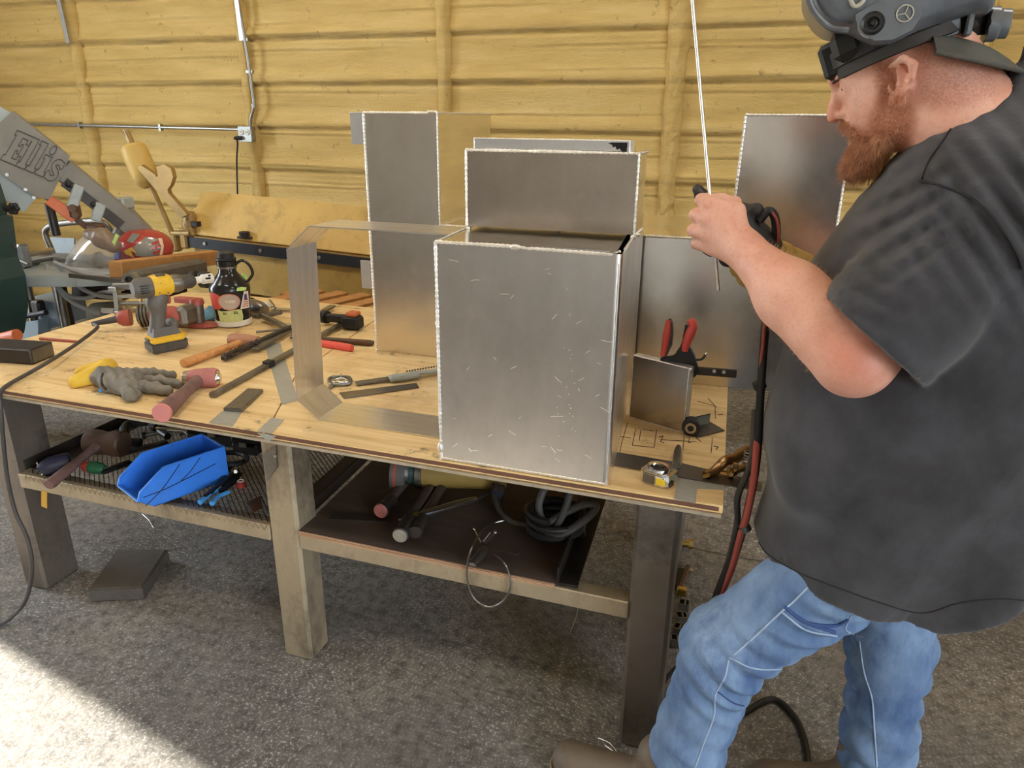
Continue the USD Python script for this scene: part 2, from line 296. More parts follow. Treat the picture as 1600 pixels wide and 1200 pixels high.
pbr('steel_leg_dark', (128, 118, 108), .48, .6, var=.2, scale=4, dirt=(64, 58, 54), dscale=5, damt=.7, bump=.0008)
pbr('steel_bright', (190, 186, 178), .3, 1.0, var=.1, scale=20)
pbr('chrome', (225, 225, 225), .1, 1.0, var=.04)
pbr('steel_grey', (128, 124, 116), .42, .85, var=.15, scale=14, dirt=(88, 76, 64), dscale=20)
pbr('steel_rust', (104, 82, 66), .65, .5, dirt=(120, 74, 46), dscale=14, damt=.7)
pbr('steel_edge', (196, 186, 168), .45, .7, var=.2, scale=30)
pbr('brass', (196, 168, 96), .28, 1.0, var=.1, scale=20)
pbr('bronze', (168, 136, 96), .3, .95, var=.2, scale=16)
pbr('mesh_steel', (74, 66, 60), .55, .5, var=.2)
pbr('mesh_edge', (176, 158, 130), .55, .5, var=.2)
pbr('board_dark', (76, 64, 58), .6, var=.25, scale=5, dirt=(84, 70, 62), dscale=4, stretch=(1, 6, 1))
pbr('ply_edge', (170, 128, 98), .7, var=.15, scale=3, stretch=(1, 1, 60), col2=(206, 168, 136))
pbr('ply_edge_dark', (112, 76, 58), .75, var=.2, scale=8)
pbr('tape', (168, 168, 160), .42, .25, var=.1, scale=30, bump=.0006, bscale=120, stretch=(1, 5, 1))
pbr('ink', (58, 44, 34), .7)
pbr('galv', (164, 164, 160), .36, .9, var=.12, scale=40)
pbr('outlet_cover', (160, 164, 162), .4, .7, var=.1)
pbr('rubber', (28, 27, 28), .55, var=.15)
pbr('rubber_worn', (70, 66, 64), .6, var=.2)
pbr('cable_grey', (150, 148, 146), .5, var=.08)
pbr('hose_red', (176, 84, 72), .5, var=.1)
pbr('saw_grey', (130, 124, 112), .5, .1, var=.08, scale=4, dirt=(110, 98, 80), dscale=5, damt=.4)
pbr('saw_light', (164, 170, 166), .45, .1, var=.08, scale=4, dirt=(120, 120, 112), dscale=6, damt=.5)
pbr('saw_letter', (74, 68, 60), .6)
pbr('saw_blue', (144, 158, 166), .5, .05, var=.08, dirt=(108, 112, 112), dscale=6)
pbr('orange_paint', (206, 108, 66), .5, var=.12, dirt=(120, 84, 62), dscale=16)
pbr('machine_green', (44, 66, 62), .5, var=.15, scale=3, dirt=(70, 80, 76), dscale=5)
pbr('brake_yellow', (206, 170, 92), .5, var=.1, scale=3, dirt=(150, 120, 66), dscale=7, damt=.6)
pbr('brake_black', (50, 54, 62), .4, .3, var=.15)
pbr('brake_iron', (166, 136, 84), .45, .5, var=.2, scale=5, dirt=(112, 92, 66), dscale=7, damt=.7)
pbr('wood_timber', (190, 138, 82), .7, var=.16, scale=3, stretch=(1, 10, 10), dirt=(136, 92, 56), dscale=6)
pbr('wood_handle', (206, 146, 88), .5, var=.14, scale=5, stretch=(2, 12, 12), dirt=(130, 80, 46), dscale=9)
pbr('wood_brown', (172, 122, 92), .6, var=.15, scale=6)
pbr('leather_grey', (104, 98, 88), .8, var=.2, scale=9, bump=.004, bscale=30, dirt=(80, 70, 58), dscale=8)
pbr('bristle', (96, 82, 66), .6, .3, var=.35, scale=300, bump=.002, bscale=400)
pbr('drill_yellow', (232, 186, 48), .42, var=.06, dirt=(150, 118, 40), dscale=20, damt=.4)
pbr('drill_grey', (92, 88, 84), .55, var=.1, dirt=(120, 112, 100), dscale=12, damt=.5)
pbr('drill_black', (66, 62, 58), .5, var=.1, dirt=(104, 96, 84), dscale=12, damt=.5)
pbr('plastic_white', (226, 224, 216), .45, var=.05)
pbr('tool_red', (166, 78, 66), .45, var=.1, dirt=(120, 70, 58), dscale=14, damt=.5)
pbr('grip_red', (226, 86, 74), .4, var=.06)
pbr('hammer_pink', (176, 108, 102), .55, var=.1, dirt=(120, 76, 72), dscale=12, damt=.6)
pbr('hammer_worn', (120, 88, 82), .6, var=.16, scale=8, dirt=(78, 66, 60), dscale=10, damt=.8)
pbr('hammer_face', (206, 130, 124), .6, var=.1)
pbr('glove_yellow', (224, 184, 62), .7, var=.1, scale=10, bump=.0015, bscale=90)
pbr('glove_grey', (112, 106, 96), .75, var=.22, scale=14, bump=.003, bscale=60, dirt=(150, 140, 124), dscale=16, damt=.5)
pbr('glove_black', (44, 40, 38), .6, var=.2, scale=14, bump=.002, bscale=60)
pbr('glove_tan', (170, 134, 62), .75, var=.16, scale=12, bump=.002, bscale=80)
pbr('bottle_black', (34, 34, 36), .16, var=.15)
pbr('label_red', (206, 84, 72), .4, var=.1); pbr('label_disc', (196, 184, 172), .3, .3, var=.06); pbr('label_ring', (206, 132, 124), .4)
pbr('label_green', (206, 206, 138), .5, var=.1, scale=30, dirt=(140, 180, 90), dscale=14, damt=.8); pbr('label_lime', (186, 214, 120), .5, var=.15, scale=60)
pbr('flag_blue', (66, 64, 116), .5); pbr('flag_red', (196, 92, 80), .5); pbr('label_white', (232, 226, 214), .5, var=.04)
pbr('cloth_blue', (108, 150, 168), .8, var=.15, scale=20)
pbr('bin_blue', (58, 130, 232), .38, var=.05, dirt=(60, 90, 150), dscale=8, damt=.35, subsurface_weight=.0)
pbr('blue_handle', (70, 150, 214), .4, var=.05)
pbr('paint_red', (170, 52, 44), .45); pbr('paint_green', (38, 92, 62), .45); pbr('navy', (40, 42, 66), .45)
pbr('black_iron', (42, 39, 38), .5, .5, var=.25, scale=12)
pbr('tube_yellow', (150, 122, 62), .55, var=.15)
pbr('tan_glove', (128, 92, 62), .75, var=.2, scale=16, bump=.002)
pbr('helmet_red', (176, 70, 62), .2, var=.12, scale=8); pbr('helmet_gold', (226, 180, 90), .3); pbr('helmet_cream', (232, 206, 176), .3); pbr('helmet_blue', (110, 124, 190), .15, .5); pbr('lens_grey', (150, 148, 140), .15, .2)
pbr('visor_brown', (128, 108, 90), .35, var=.15)
pbr('tape_yellow', (230, 196, 50), .35)
pbr('plate_grey', (128, 124, 120), .3, .9, var=.08)
pbr('stone_block', (98, 92, 86), .6, .3, var=.18, scale=5, dirt=(66, 60, 56), dscale=6)
pbr('gold_edge', (206, 166, 74), .3, .9)
pbr('roof_dark', (200, 196, 190), .8, var=.15, scale=2)
pbr('apron', (178, 170, 156), .8, var=.1, scale=1)
pbr('lamp_white', (220, 220, 216), .5)
net('fill_lamp_glow', {'e': ('emission', {'color': (1, .96, .88), 'strength': 3.0})}, [], 'e.emission')
net('clear_plastic', {'t': ('transparent_bsdf', {'color': (.90, .90, .88)}), 'g': ('glossy_bsdf', {'roughness': .06, 'color': (1, 1, 1)}), 'd': ('diffuse_bsdf', {'color': (.62, .6, .55)}), 'f': ('fresnel', {'IOR': 1.55}),
    'n': ('noise_texture', {'scale': 9.0, 'detail': 6.0}), 'r': ('rgb_ramp', {'ramp': [(.4, (.22,)*3), (.7, (.58,)*3)]}), 'a': ('mix_closure', {}), 'm': ('mix_closure', {})},
    [('n.fac', 'r.fac'), ('r.color', 'a.fac'), ('t.BSDF', 'a.closure1'), ('d.BSDF', 'a.closure2'), ('f.fac', 'm.fac'), ('a.closure', 'm.closure1'), ('g.BSDF', 'm.closure2')], 'm.closure')
# people
net('skin', {'tc': ('texture_coordinate', {}), 'n1': ('noise_texture', {'scale': 9.0, 'detail': 6.0, 'roughness': .65}), 'r1': ('rgb_ramp', {'ramp': [(.3, tuple(lin(212, 146, 124))), (.5, tuple(lin(226, 168, 144))), (.75, tuple(lin(236, 188, 164)))]}),
    'n2': ('noise_texture', {'scale': 160.0, 'detail': 4.0, 'roughness': .7}), 'r2': ('rgb_ramp', {'ramp': [(.52, (0, 0, 0)), (.68, (.3,)*3)]}), 'mx': ('mix', {'color2': lin(196, 118, 84)}),
    'ae': ('attribute', {'attribute': 'elbow'}), 'me': ('mix', {'color2': lin(204, 112, 90)}), 'as': ('attribute', {'attribute': 'scalp'}), 'ns': ('noise_texture', {'scale': 320.0, 'detail': 2.0}), 'rs': ('rgb_ramp', {'ramp': [(.3, (.35,)*3), (.7, (.8,)*3)]}), 'ms': ('math', {'math_type': 'multiply'}), 'mS': ('mix', {'color2': lin(172, 112, 94)}),
    'ab': ('attribute', {'attribute': 'beard'}), 'nb': ('noise_texture', {'scale': 210.0, 'detail': 4.0, 'roughness': .7}), 'rb': ('rgb_ramp', {'ramp': [(.3, (.5,)*3), (.62, (1, 1, 1))]}), 'mb': ('math', {'math_type': 'multiply'}), 'mB': ('mix', {'color2': lin(166, 98, 66)}),
    'b': ('bump', {'strength': .3, 'distance': .0012}), 'p': ('principled_bsdf', {'roughness': .5, 'subsurface_weight': .12, 'subsurface_radius': (1.0, .35, .2), 'subsurface_scale': .008})},
    [('tc.object', 'n1.vector'), ('n1.fac', 'r1.fac'), ('tc.object', 'n2.vector'), ('n2.fac', 'r2.fac'), ('r2.color', 'mx.fac'), ('r1.color', 'mx.color1'), ('mx.color', 'me.color1'), ('ae.fac', 'me.fac'), ('me.color', 'mS.color1'), ('tc.object', 'ns.vector'), ('ns.fac', 'rs.fac'), ('rs.color', 'ms.value1'), ('as.fac', 'ms.value2'), ('ms.value', 'mS.fac'),
     ('mS.color', 'mB.color1'), ('tc.object', 'nb.vector'), ('nb.fac', 'rb.fac'), ('rb.color', 'mb.value1'), ('ab.fac', 'mb.value2'), ('mb.value', 'mB.fac'), ('mB.color', 'p.base_color'), ('n2.fac', 'b.height'), ('b.normal', 'p.normal')], 'p.BSDF')
pbr('stubble', (186, 122, 98), .6, var=.16, scale=120, bump=.0012, bscale=260, col2=(206, 142, 116))
pbr('beard', (150, 94, 62), .75, var=.2, scale=120, bump=.004, bscale=160, col2=(198, 138, 96), stretch=(1, 1, .35))
pbr('hair_curve', (176, 116, 80), .6, var=.2, scale=60, col2=(214, 158, 116)); pbr('arm_hair', (236, 190, 140), .5)
pbr('brow', (170, 110, 74), .7, var=.2, scale=200); pbr('eye_white', (226, 220, 212), .25); pbr('iris', (78, 92, 104), .2); pbr('lip', (190, 112, 100), .5)
pbr('shirt', (28, 27, 30), .85, var=.2, scale=9, bump=.0008, bscale=420, col2=(62, 61, 66), sheen_weight=.3, sheen_roughness=.5)
pbr('shirt_seam', (34, 33, 35), .85, var=.1)
pbr('denim', (70, 100, 144), .85, var=.12, scale=8, bump=.0016, bscale=420, col2=(138, 164, 196), stretch=(1, 1, .55), dirt=(62, 86, 132), dscale=12, damt=.7)
pbr('denim_light', (158, 178, 202), .8, var=.12, scale=40); pbr('denim_dark', (58, 82, 132), .85, var=.15, scale=10)
pbr('boot', (110, 96, 80), .6, var=.16, scale=9, bump=.001, bscale=60, dirt=(76, 66, 58), dscale=9, damt=.6); pbr('boot_sole', (140, 122, 98), .7, var=.12)
pbr('cap', (74, 74, 68), .8, var=.15, scale=12, bump=.001, bscale=200, dirt=(130, 96, 70), dscale=30, damt=.4); pbr('cap_thread', (190, 130, 92), .7, var=.2, scale=60)
pbr('hood_grey', (112, 116, 122), .3, .35, var=.2, scale=5, dirt=(72, 70, 68), dscale=7, damt=.6)
pbr('hood_black', (26, 24, 23), .42, var=.2); pbr('hood_print', (178, 174, 158), .4, var=.1); pbr('headband', (46, 40, 35), .6, var=.2, scale=12)

# ------------------------------------------------------------------ the building
WY = 3.2; XL, XR, YF, CZ = -6.6, 4.6, -7.2, 4.6
GIRTS = [.955+.2847*k-.037 for k in range(-3, 14)]
def grid(us, vs, P):
    U, V = np.meshgrid(us, vs, indexing='ij'); nu, nv = len(us), len(vs); i, j = np.meshgrid(np.arange(nu-1), np.arange(nv-1), indexing='ij')
    q = np.stack([i*nv+j, (i+1)*nv+j, (i+1)*nv+j+1, i*nv+j+1], -1).reshape(-1, 4); return tm(P(U, V).reshape(-1, 3), np.vstack([q[:, [0, 1, 2]], q[:, [0, 2, 3]]]))
def foam_surface(X, Z):
    n = lambda sx, sz, seed: meshkit.noise(np.stack([X*sx, Z*sz, X*0+seed], -1), seed)
    d = .012*(meshkit.fbm(np.stack([X*1.3, Z*2.2, X*0], -1), 3, 5)-.5)
    zz = Z+.012*(n(1.1, .6, 3)-.5)
    for g in GIRTS:                                             # foam rolled over the girts: a bulge with a sharp lip under it
        t = zz-g
        d += .022*np.exp(-((t-.055)/.045)**2)*(t > -.2)-.020*np.exp(-((t-.012)/.012)**2)*(.6+.8*n(1.5, .2, 9))
    for k in range(-8, 40):                                     # fine folds between them, coming and going
        zk = .95+k*.071+.02*math.sin(k*3.7); a = np.clip((n(1.0, 0.0, 20+k)-.38)*3.2, 0, 1)
        t = zz-zk-.008*(n(2.2, 0, 70+k)-.5); d += a*(.006*np.exp(-((t-.012)/.012)**2)-.009*np.exp(-(t/.0055)**2))
    return d
POSTX = [-4.98, -3.49, -2.0, -.555, .95, 2.45, 3.95]
wall = thing('wall_back', 'yellow sprayed-foam wall with horizontal ribs behind the bench', kind='structure')
_zs = np.concatenate([np.arange(0, .7, .03), np.arange(.7, 2.75, .0085), np.arange(2.75, CZ+.01, .05)])
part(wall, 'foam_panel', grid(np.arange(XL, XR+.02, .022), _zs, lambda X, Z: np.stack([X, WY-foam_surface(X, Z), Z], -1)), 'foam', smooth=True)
part(wall, 'backing', box(XR-XL+.6, .10, CZ+.3, ((XL+XR)/2, WY+.13, CZ/2)), 'roof_dark', smooth=False)
for k, x0 in enumerate(POSTX):                                  # foam-covered posts
    a = np.linspace(-.5, .5, 26); zs = np.arange(0, CZ, .012 if -1 < x0 < 0 else .02); rough_ = .012 if k >= 3 else .005; rr_ = .058 if k >= 3 else .052
    def PP(A, Z, x0=x0, k=k):
        th = A*np.pi*1.08; n = meshkit.fbm(np.stack([A*7, Z*(26 if k >= 3 else 6), A*0+k], -1), 3, 40+k)-.5; r = rr_*(1+.12*np.sin(Z*2+k))+rough_*n*2
        return np.stack([x0+r*np.sin(th)*.95, WY-.005-r*1.05*np.cos(th), Z], -1)
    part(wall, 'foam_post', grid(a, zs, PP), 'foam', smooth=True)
fl = thing('floor', 'worn dark grey concrete floor with light grit and a sunlit patch', kind='structure')
# two slabs with a rough open joint between them (joint at y = 1.16)
def slab(y0, y1, dz):
    xs = np.arange(XL, XR+.1, .12); jag = lambda x, s: .012*(meshkit.noise(np.stack([x*9, x*0, x*0+s], -1), 3)-.5)
    def P(U, V): y = y0+(y1-y0)*V+np.where(V > .99, jag(U, 1), 0)*(y1 > 1.1)*(y1 < 2)+np.where(V < .01, jag(U, 2), 0)*(y0 > 1); return np.stack([U, y, U*0+dz], -1)
    return grid(np.arange(XL, XR+.05, .05), np.linspace(0, 1, 5), P)
part(fl, 'slab', cat_([slab(YF, 1.155, 0)]), 'concrete', smooth=False)
part(fl, 'slab', cat_([slab(1.172, WY+.2, -.004)]), 'concrete', smooth=False)
part(fl, 'joint', box(XR-XL, .04, .03, ((XL+XR)/2, 1.163, -.024)), 'apron', smooth=False)
def plain_wall(name, label, outline, holes, t, O, X, Y, mat):
    w = thing(name, label, kind='structure'); part(w, 'panel', prism(Polygon(outline, holes), t, O, X, Y), mat, smooth=False); return w
DJ, DF = .70, -.72                                                        # near jamb of the open bay door in the left wall
plain_wall('wall_left', 'side wall with the open bay door', [(YF, 0), (DF, 0), (DF, 4.05), (DJ, 4.05), (DJ, 0), (WY+.1, 0), (WY+.1, CZ), (YF, CZ)], [], .2, (XL, 0, 0), (0, 1, 0), (0, 0, 1), 'roof_dark')
plain_wall('wall_right', 'side wall at the right with an added open bay door for sky light', [(YF, 0), (-6.4, 0), (-6.4, 3.7), (-3.0, 3.7), (-3.0, 0), (WY+.1, 0), (WY+.1, CZ), (YF, CZ)], [], .2, (XR, 0, 0), (0, 1, 0), (0, 0, 1), 'roof_dark')  # the door opening here is added to let in more sky light
plain_wall('wall_front', 'wall behind the camera', [(XL, 0), (XR, 0), (XR, CZ), (XL, CZ)], [], .2, (0, YF, 0), (1, 0, 0), (0, 0, 1), 'roof_dark')
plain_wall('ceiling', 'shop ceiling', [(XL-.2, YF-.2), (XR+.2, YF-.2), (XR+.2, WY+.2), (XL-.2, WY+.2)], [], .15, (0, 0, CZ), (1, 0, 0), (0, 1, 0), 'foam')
ap = thing('ground', 'concrete apron outside the bay doors', kind='structure'); part(ap, 'apron', box(60, 60, .1, (0, -4, -.09)), 'apron')
for k, (x, y) in enumerate(FILL_LAMPS):  # housings for the added, unseen fill lamps
    l = thing('added_ceiling_lamp', ['added white ceiling lamp over the floor left of the camera', 'added white ceiling lamp over the floor in front of the bench', 'added white ceiling lamp at the right front of the shop', 'added white ceiling lamp over the left end of the bench', 'added white ceiling lamp behind the welder'][k], 'lamp', (x, y, 4.37), group='added ceiling lamps')
    part(l, 'housing', box(1.36, .56, .07, (0, 0, .04), .01), 'lamp_white'); part(l, 'diffuser', box(1.28, .48, .006, (0, 0, .0)), 'fill_lamp_glow')
    for s in (-.5, .5): part(l, 'hanger', rod((s, 0, .07), (s, 0, .24), .006), 'galv')

# ------------------------------------------------------------------ conduit and outlet on the foam wall
WF = WY-.075
def solo_(n, l, c, m, mat, **k): return solo(n, l, c, m, mat, **k)
cd = thing('conduit', 'long bright metal conduit running level across the wall to the outlet', 'conduit', (-4.6, WF, 1.5))
p0, p1 = Yp(20, 191.5, WF), Yp(374, 203, WF); p0[0] = -6.3
part(cd, 'pipe', tube(spl([p0, p0*.5+p1*.5, p1+[-.05, 0, .004], p1], 6), .0115, 12), 'galv', world=True)
for x in (-5.02, -4.25): part(cd, 'strap', box(.02, .03, .045, (x, WF+.005, float(np.interp(x, [p0[0], p1[0]], [p0[2], p1[2]])))), 'galv', world=True)
cd = thing('conduit', 'upright metal conduit bending down to the outlet on the second post from the left', 'conduit', (-3.5, WF, 1.55))
part(cd, 'pipe', tube(spl([Yp(391, 200, WF), Yp(392, 185, WF), Yp(396.5, 166, WF), Yp(394, 140, WF), Yp(384, 70, WF), Yp(371, 0, WF), Yp(356, -80, WF)], 6), .011, 12), 'galv', world=True)
part(cd, 'coupling', rod(Yp(397, 168, WF), Yp(396, 162, WF), .017), 'galv', world=True)
for (px, py) in ((383, 62), (390.5, 112)): part(cd, 'strap', box(.05, .02, .018, Yp(px, py, WF+.008)), 'galv', world=True)
solo('cover_strip', 'pale metal cover strip on the second post from the left, beside the upright conduit', 'strip', bar(Yp(366, -30, WF-.005), Yp(378, 64, WF-.005), .034, .012, (0, -1, 0)), 'galv')
solo('cover_strip', 'pale metal cover strip at the top of the leftmost post', 'strip', bar(Yp(85, -30, WF-.005), Yp(107, 68, WF-.005), .034, .014, (0, -1, 0)), 'galv')
oc = Yp(384, 209.5, WF-.03); ol = thing('electrical_outlet', 'square metal outlet box with two sockets at the end of the level conduit', 'outlet', oc)
part(ol, 'box_body', box(.10, .055, .10, (0, .02, 0), .006), 'galv'); part(ol, 'cover_plate', box(.106, .006, .104, (0, -.011, 0), .002), 'outlet_cover')
for s in (-1, 1):
    so = part(ol, 'socket', place(lathe([(0, 0), (.019, 0), (.019, .005), (.017, .007), (0, .007)], 18), frame((0, -1, 0)), (s*.024, -.013, .012)), 'plastic_white')
    for t in (-1, 1): part(so, 'slot', box(.003, .002, .010, (s*.024+t*.006, -.0205, .014)), 'rubber')
part(ol, 'screw', ball((0, -.015, -.03), .004, 1), 'steel_bright')
pc = thing('power_cord', 'thin black cord plugged into the wall outlet and hanging down', 'cord', oc+[-.04, -.03, -.03])
part(pc, 'plug', rodprof(oc+[-.022, -.02, -.026], oc+[-.075, -.045, -.026], [(0, 0), (.014, 0), (.014, .03), (.008, .05), (0, .05)]), 'rubber', world=True)
part(pc, 'cord', tube(spl([oc+[-.068, -.045, -.027], Yp(371, 222, WF-.05), Yp(370, 250, WF-.06), Yp(371, 300, WF-.06), Yp(373, 340, WF-.06)], 8), .0055, 8), 'rubber', world=True)

# ------------------------------------------------------------------ welding bench
bench = thing('workbench', 'long plywood-topped steel welding bench with two lower shelves', 'workbench', (-1.2, .6, 0))
def bx(x, y): return x-.045*y*(x+2.44)/2.44 if x > -2 else x     # the bench is a little out of square
SEAM = [T(421, 655), T(432, 615), T(446, 500)]; sx0 = -1.115
rj = lambda y: .008-.043*y
topR = [(sx0, 0), (.008, 0), (rj(.03), .03), (rj(1.24), 1.24), (sx0-.62*1.24*.0-.30, 1.24), (-1.30, .40)]
topL = [(-2.437, 0), (sx0-.004, 0), (-1.304, .40), (sx0-.304, 1.24), (-2.437, 1.24)]
part(bench, 'tabletop_board', rprism(topR, .018, .001, (0, 0, H-.018)), 'plywood', world=True, smooth=False)
part(bench, 'tabletop_board', rprism(topL, .018, .001, (0, 0, H-.018)), 'plywood', world=True, smooth=False)
part(bench, 'board_edge', box(1.11, .003, .010, (-.555, .0008, H-.0085)), 'ply_edge_dark', world=True); part(bench, 'board_edge', box(1.30, .003, .010, (-1.78, .0008, H-.0085)), 'ply_edge_dark', world=True)
part(bench, 'top_plate', cat_([prism([(-2.43, -.006), (.006, -.006), (rj(1.2)-.004, 1.22), (-2.43, 1.22)], .007, (0, 0, H-.026)), box(2.40, .05, .008, (-1.21, .06, H-.020))]), 'steel_edge', world=True)
LEGS = [(-2.33, .12, .1, .14, 'steel_leg_dark'), (-1.243, .12, .1, .1, 'steel_leg'), (-.188, .12, .102, .1, 'steel_leg_dark'), (-2.33, 1.0, .1, .1, 'steel_leg_dark'), (-1.29, 1.0, .1, .1, 'steel_leg_dark'), (-.23, 1.0, .1, .1, 'steel_leg_dark')]
for (x, y, w, d, m) in LEGS: part(bench, 'leg', box(w, d, H-.026, (x+w/2, y+d/2, 0), .009, base=True), m, world=True, smooth=20)
part(bench, 'skirt', cat_([box(2.2, .05, .09, (-1.2, .2, H-.08), .003), box(2.2, .05, .09, (-1.2, 1.05, H-.08), .003)]), 'steel_dark', world=True)
SZ = .467                                                       # shelf level
part(bench, 'shelf_rail', bar((-2.23, .145, .438), (-1.243, .145, .438), .05, .052, bev=.003), 'steel_leg', world=True)
part(bench, 'shelf_rail', bar((-1.143, .145, .432), (-.188, .145, .432), .05, .05, bev=.003), 'steel_leg', world=True)
part(bench, 'rear_rail', bar((-2.23, 1.03, .438), (-.13, 1.03, .438), .05, .05, bev=.003), 'steel_dark', world=True)
part(bench, 'shelf_angle', cat_([bar((-2.23, .15, SZ+.004), (-2.23, 1.03, SZ+.004), .006, .055), bar((-2.2, .15, SZ-.01), (-2.2, 1.03, SZ-.01), .06, .006)]), 'steel_dark', world=True)
part(bench, 'shelf_angle', cat_([bar((-1.225, .22, SZ-.004), (-1.275, 1.03, SZ-.004), .05, .012), bar((-1.20, .22, SZ-.02), (-1.25, 1.03, SZ-.02), .006, .04)]), 'steel_dark', world=True)
part(bench, 'shelf_angle', cat_([bar((-.372, .125, SZ+.022), (-.42, 1.0, SZ+.022), .006, .05), bar((-.346, .125, SZ+.0), (-.394, 1.0, SZ+.0), .052, .006)]), 'black_iron', world=True)
sb = [(-1.143, .125), (-.378, .125), (-.425, 1.0), (-1.19, 1.0)]
brd = part(bench, 'shelf_board', prism(sb, .014, (0, 0, SZ-.014)), 'board_dark', world=True, smooth=False)
for k in range(3): part(brd, 'ply_layer', box(.764, .004, .0036, (-.7605, .1205, SZ-.012+.0047*k)), 'ply_edge', world=True)
# expanded metal deck: zig-zag strands joined at their tips
def expanded(x0, x1, y0, y1, z, sx=.0205, sy=.0092, w=.0015, t=.0022):
    V, F = [], []; nx, ny = int((x1-x0)/sx*2), int((y1-y0)/sy)
    q = np.array([[0, 1, 2], [1, 3, 2], [4, 6, 5], [5, 6, 7], [0, 4, 1], [1, 4, 5], [2, 3, 6], [3, 7, 6]])
    for r in range(ny):
        yb = y0+r*sy; i = np.arange(nx); up = ((i+r) % 2)
        xa = x0+i*sx/2; ya = yb+np.where(up, sy, 0); xb = xa+sx/2; yc = yb+np.where(up, 0, sy)
        za = z+np.where(up, .0022, 0); zb = z+np.where(up, 0, .0022)
        P = np.stack([np.stack([xa, ya-w, za], 1), np.stack([xa, ya+w, za], 1), np.stack([xb, yc-w, zb], 1), np.stack([xb, yc+w, zb], 1)], 1); B = P-[0, 0, t]
        v = np.concatenate([P, B], 1).reshape(-1, 3); f = (q[None]+8*(np.arange(nx)+r*nx)[:, None, None]).reshape(-1, 3); V.append(v); F.append(f)
    return tm(np.vstack(V), np.vstack(F))
part(bench, 'mesh_deck', expanded(-2.2, -1.245, .135, 1.0, SZ+.0015), 'mesh_steel', world=True, smooth=False, kind='stuff')
part(bench, 'mesh_edge', tube(np.array([(-2.2+.010*i, .1185 if i % 2 else .1195, SZ-.002 if i % 2 else SZ-.020) for i in range(96)]), .0016, 5), 'mesh_edge', world=True)
br = part(bench, 'leg_bracket', prism([Yp(410, 712, .112)[[0, 2]], Yp(430, 697, .112)[[0, 2]], Yp(432, 731, .112)[[0, 2]], Yp(417, 752, .112)[[0, 2]]], .006, (0, .12, 0), (1, 0, 0), (0, 0, 1)), 'steel_grey', world=True)
part(br, 'bolt', hexbolt(Yp(431, 712, .114), (0, -1, 0), .005, .005), 'steel_bright', world=True)
part(bench, 'brass_tag', prism([Yp(64, 767, .118)[[0, 2]], Yp(73, 769, .118)[[0, 2]], Yp(73, 795, .118)[[0, 2]], Yp(64, 791, .118)[[0, 2]]], .003, (0, .122, 0), (1, 0, 0), (0, 0, 1)), 'gold_edge', world=True)
def tabletop_patch(name, pix, mat, h=.0012, label=None, t=.001):
    P = np.array([T(*p)[:2] for p in pix]); return part(bench, name, prism(P, t, (0, 0, H+h-t)), mat, world=True, smooth=False, label=label)
tabletop_patch('tape', [(413, 538), (438, 536), (466, 626), (440, 632)], 'tape'); tabletop_patch('tape', [(347, 643), (384, 636), (363, 667), (326, 661)], 'tape')
tabletop_patch('tape', [(424, 653), (444, 656), (424, 678), (402, 674)], 'tape'); tabletop_patch('tape', [(1060, 742), (1131, 757), (1133, 766), (1089, 764), (1087, 787), (1053, 780)], 'tape')
part(bench, 'tape', prism([Yp(402, 676, -.008)[[0, 2]], Yp(432, 681, -.008)[[0, 2]], Yp(420, 690, -.008)[[0, 2]]], .0015, (0, -.008, 0), (1, 0, 0), (0, 0, 1)), 'tape', world=True)
# sketched layout lines on the right of the top
ink = []
def pen(pts, w=.0016): 
    q = [T(*p, .0006) for p in pts]
    for a, b in zip(q[:-1], q[1:]): ink.append(bar(a, b, w, .0008, bev=0))
for L in ([(960, 681), (986, 684)], [(981, 660), (971, 693), (967, 715)], [(993, 671), (988, 696), (1022, 699), (1026, 671)], [(1001, 672), (999, 688)], [(1003, 671), (1020, 673)], [(1030, 687), (1087, 690)], [(1069, 680), (1067, 703)], [(1113, 684), (1111, 708)], [(1090, 627), (1117, 634), (1118, 654)],
          [(1106, 622), (1119, 636)], [(1030, 683), (1036, 681), (1032, 690), (1038, 692)], [(1072, 684), (1078, 683), (1075, 691), (1080, 692)], [(1115, 697), (1122, 698), (1119, 702)], [(1075, 624), (1074, 640)], [(1122, 648), (1130, 647)], [(959, 700), (958, 712)], [(1088, 685), (1096, 690)]): pen(L)
part(bench, 'pencil_marks', cat_(ink), 'ink', world=True, smooth=False, kind='stuff')

# ------------------------------------------------------------------ aluminium tank (two towers joined by a low body) at the back of the bench
TO = np.array([-1.187, .709, H+.001]); ta = math.radians(1.9); tank = thing('aluminium_tank', 'large welded aluminium tank with two upright towers standing at the back of the bench', 'tank', TO, ta)
TD, s_ = .50, .0032
XS = [0, .245, 1.128, 1.395]; ZL, ZT = .437, .768
def sheet(name, m, mat='aluminium', **k): return part(tank, name, m, mat, smooth=20, **k)
ush = [(0, 0), (XS[3], 0), (XS[3], ZT), (XS[2], ZT), (XS[2]-.006, ZL), (XS[1], ZL), (XS[1], ZT), (0, ZT)]
sheet('front_panel', prism(ush, s_, (0, s_, 0), (1, 0, 0), (0, 0, 1)), 'aluminium_warm'); sheet('back_panel', prism(ush, s_, (0, TD, 0), (1, 0, 0), (0, 0, 1)))
for (x, z0, z1) in ((0, 0, ZT), (XS[1]-s_, ZL, ZT), (XS[2], ZL, ZT), (XS[3]-s_, 0, ZT)): sheet('side_panel', box(s_, TD-2*s_, z1-z0-.001, (x+s_/2, TD/2, z0), base=True))
for (x0, x1, z) in ((0, XS[1], ZT), (XS[1], XS[2], ZL), (XS[2], XS[3], ZT)): sheet('top_panel', box(x1-x0-.002, TD-2*s_, s_, ((x0+x1)/2, TD/2, z-s_), base=True))
sheet('bottom_panel', box(XS[3]-.01, TD-.01, s_, (XS[3]/2, TD/2, .0005), base=True))
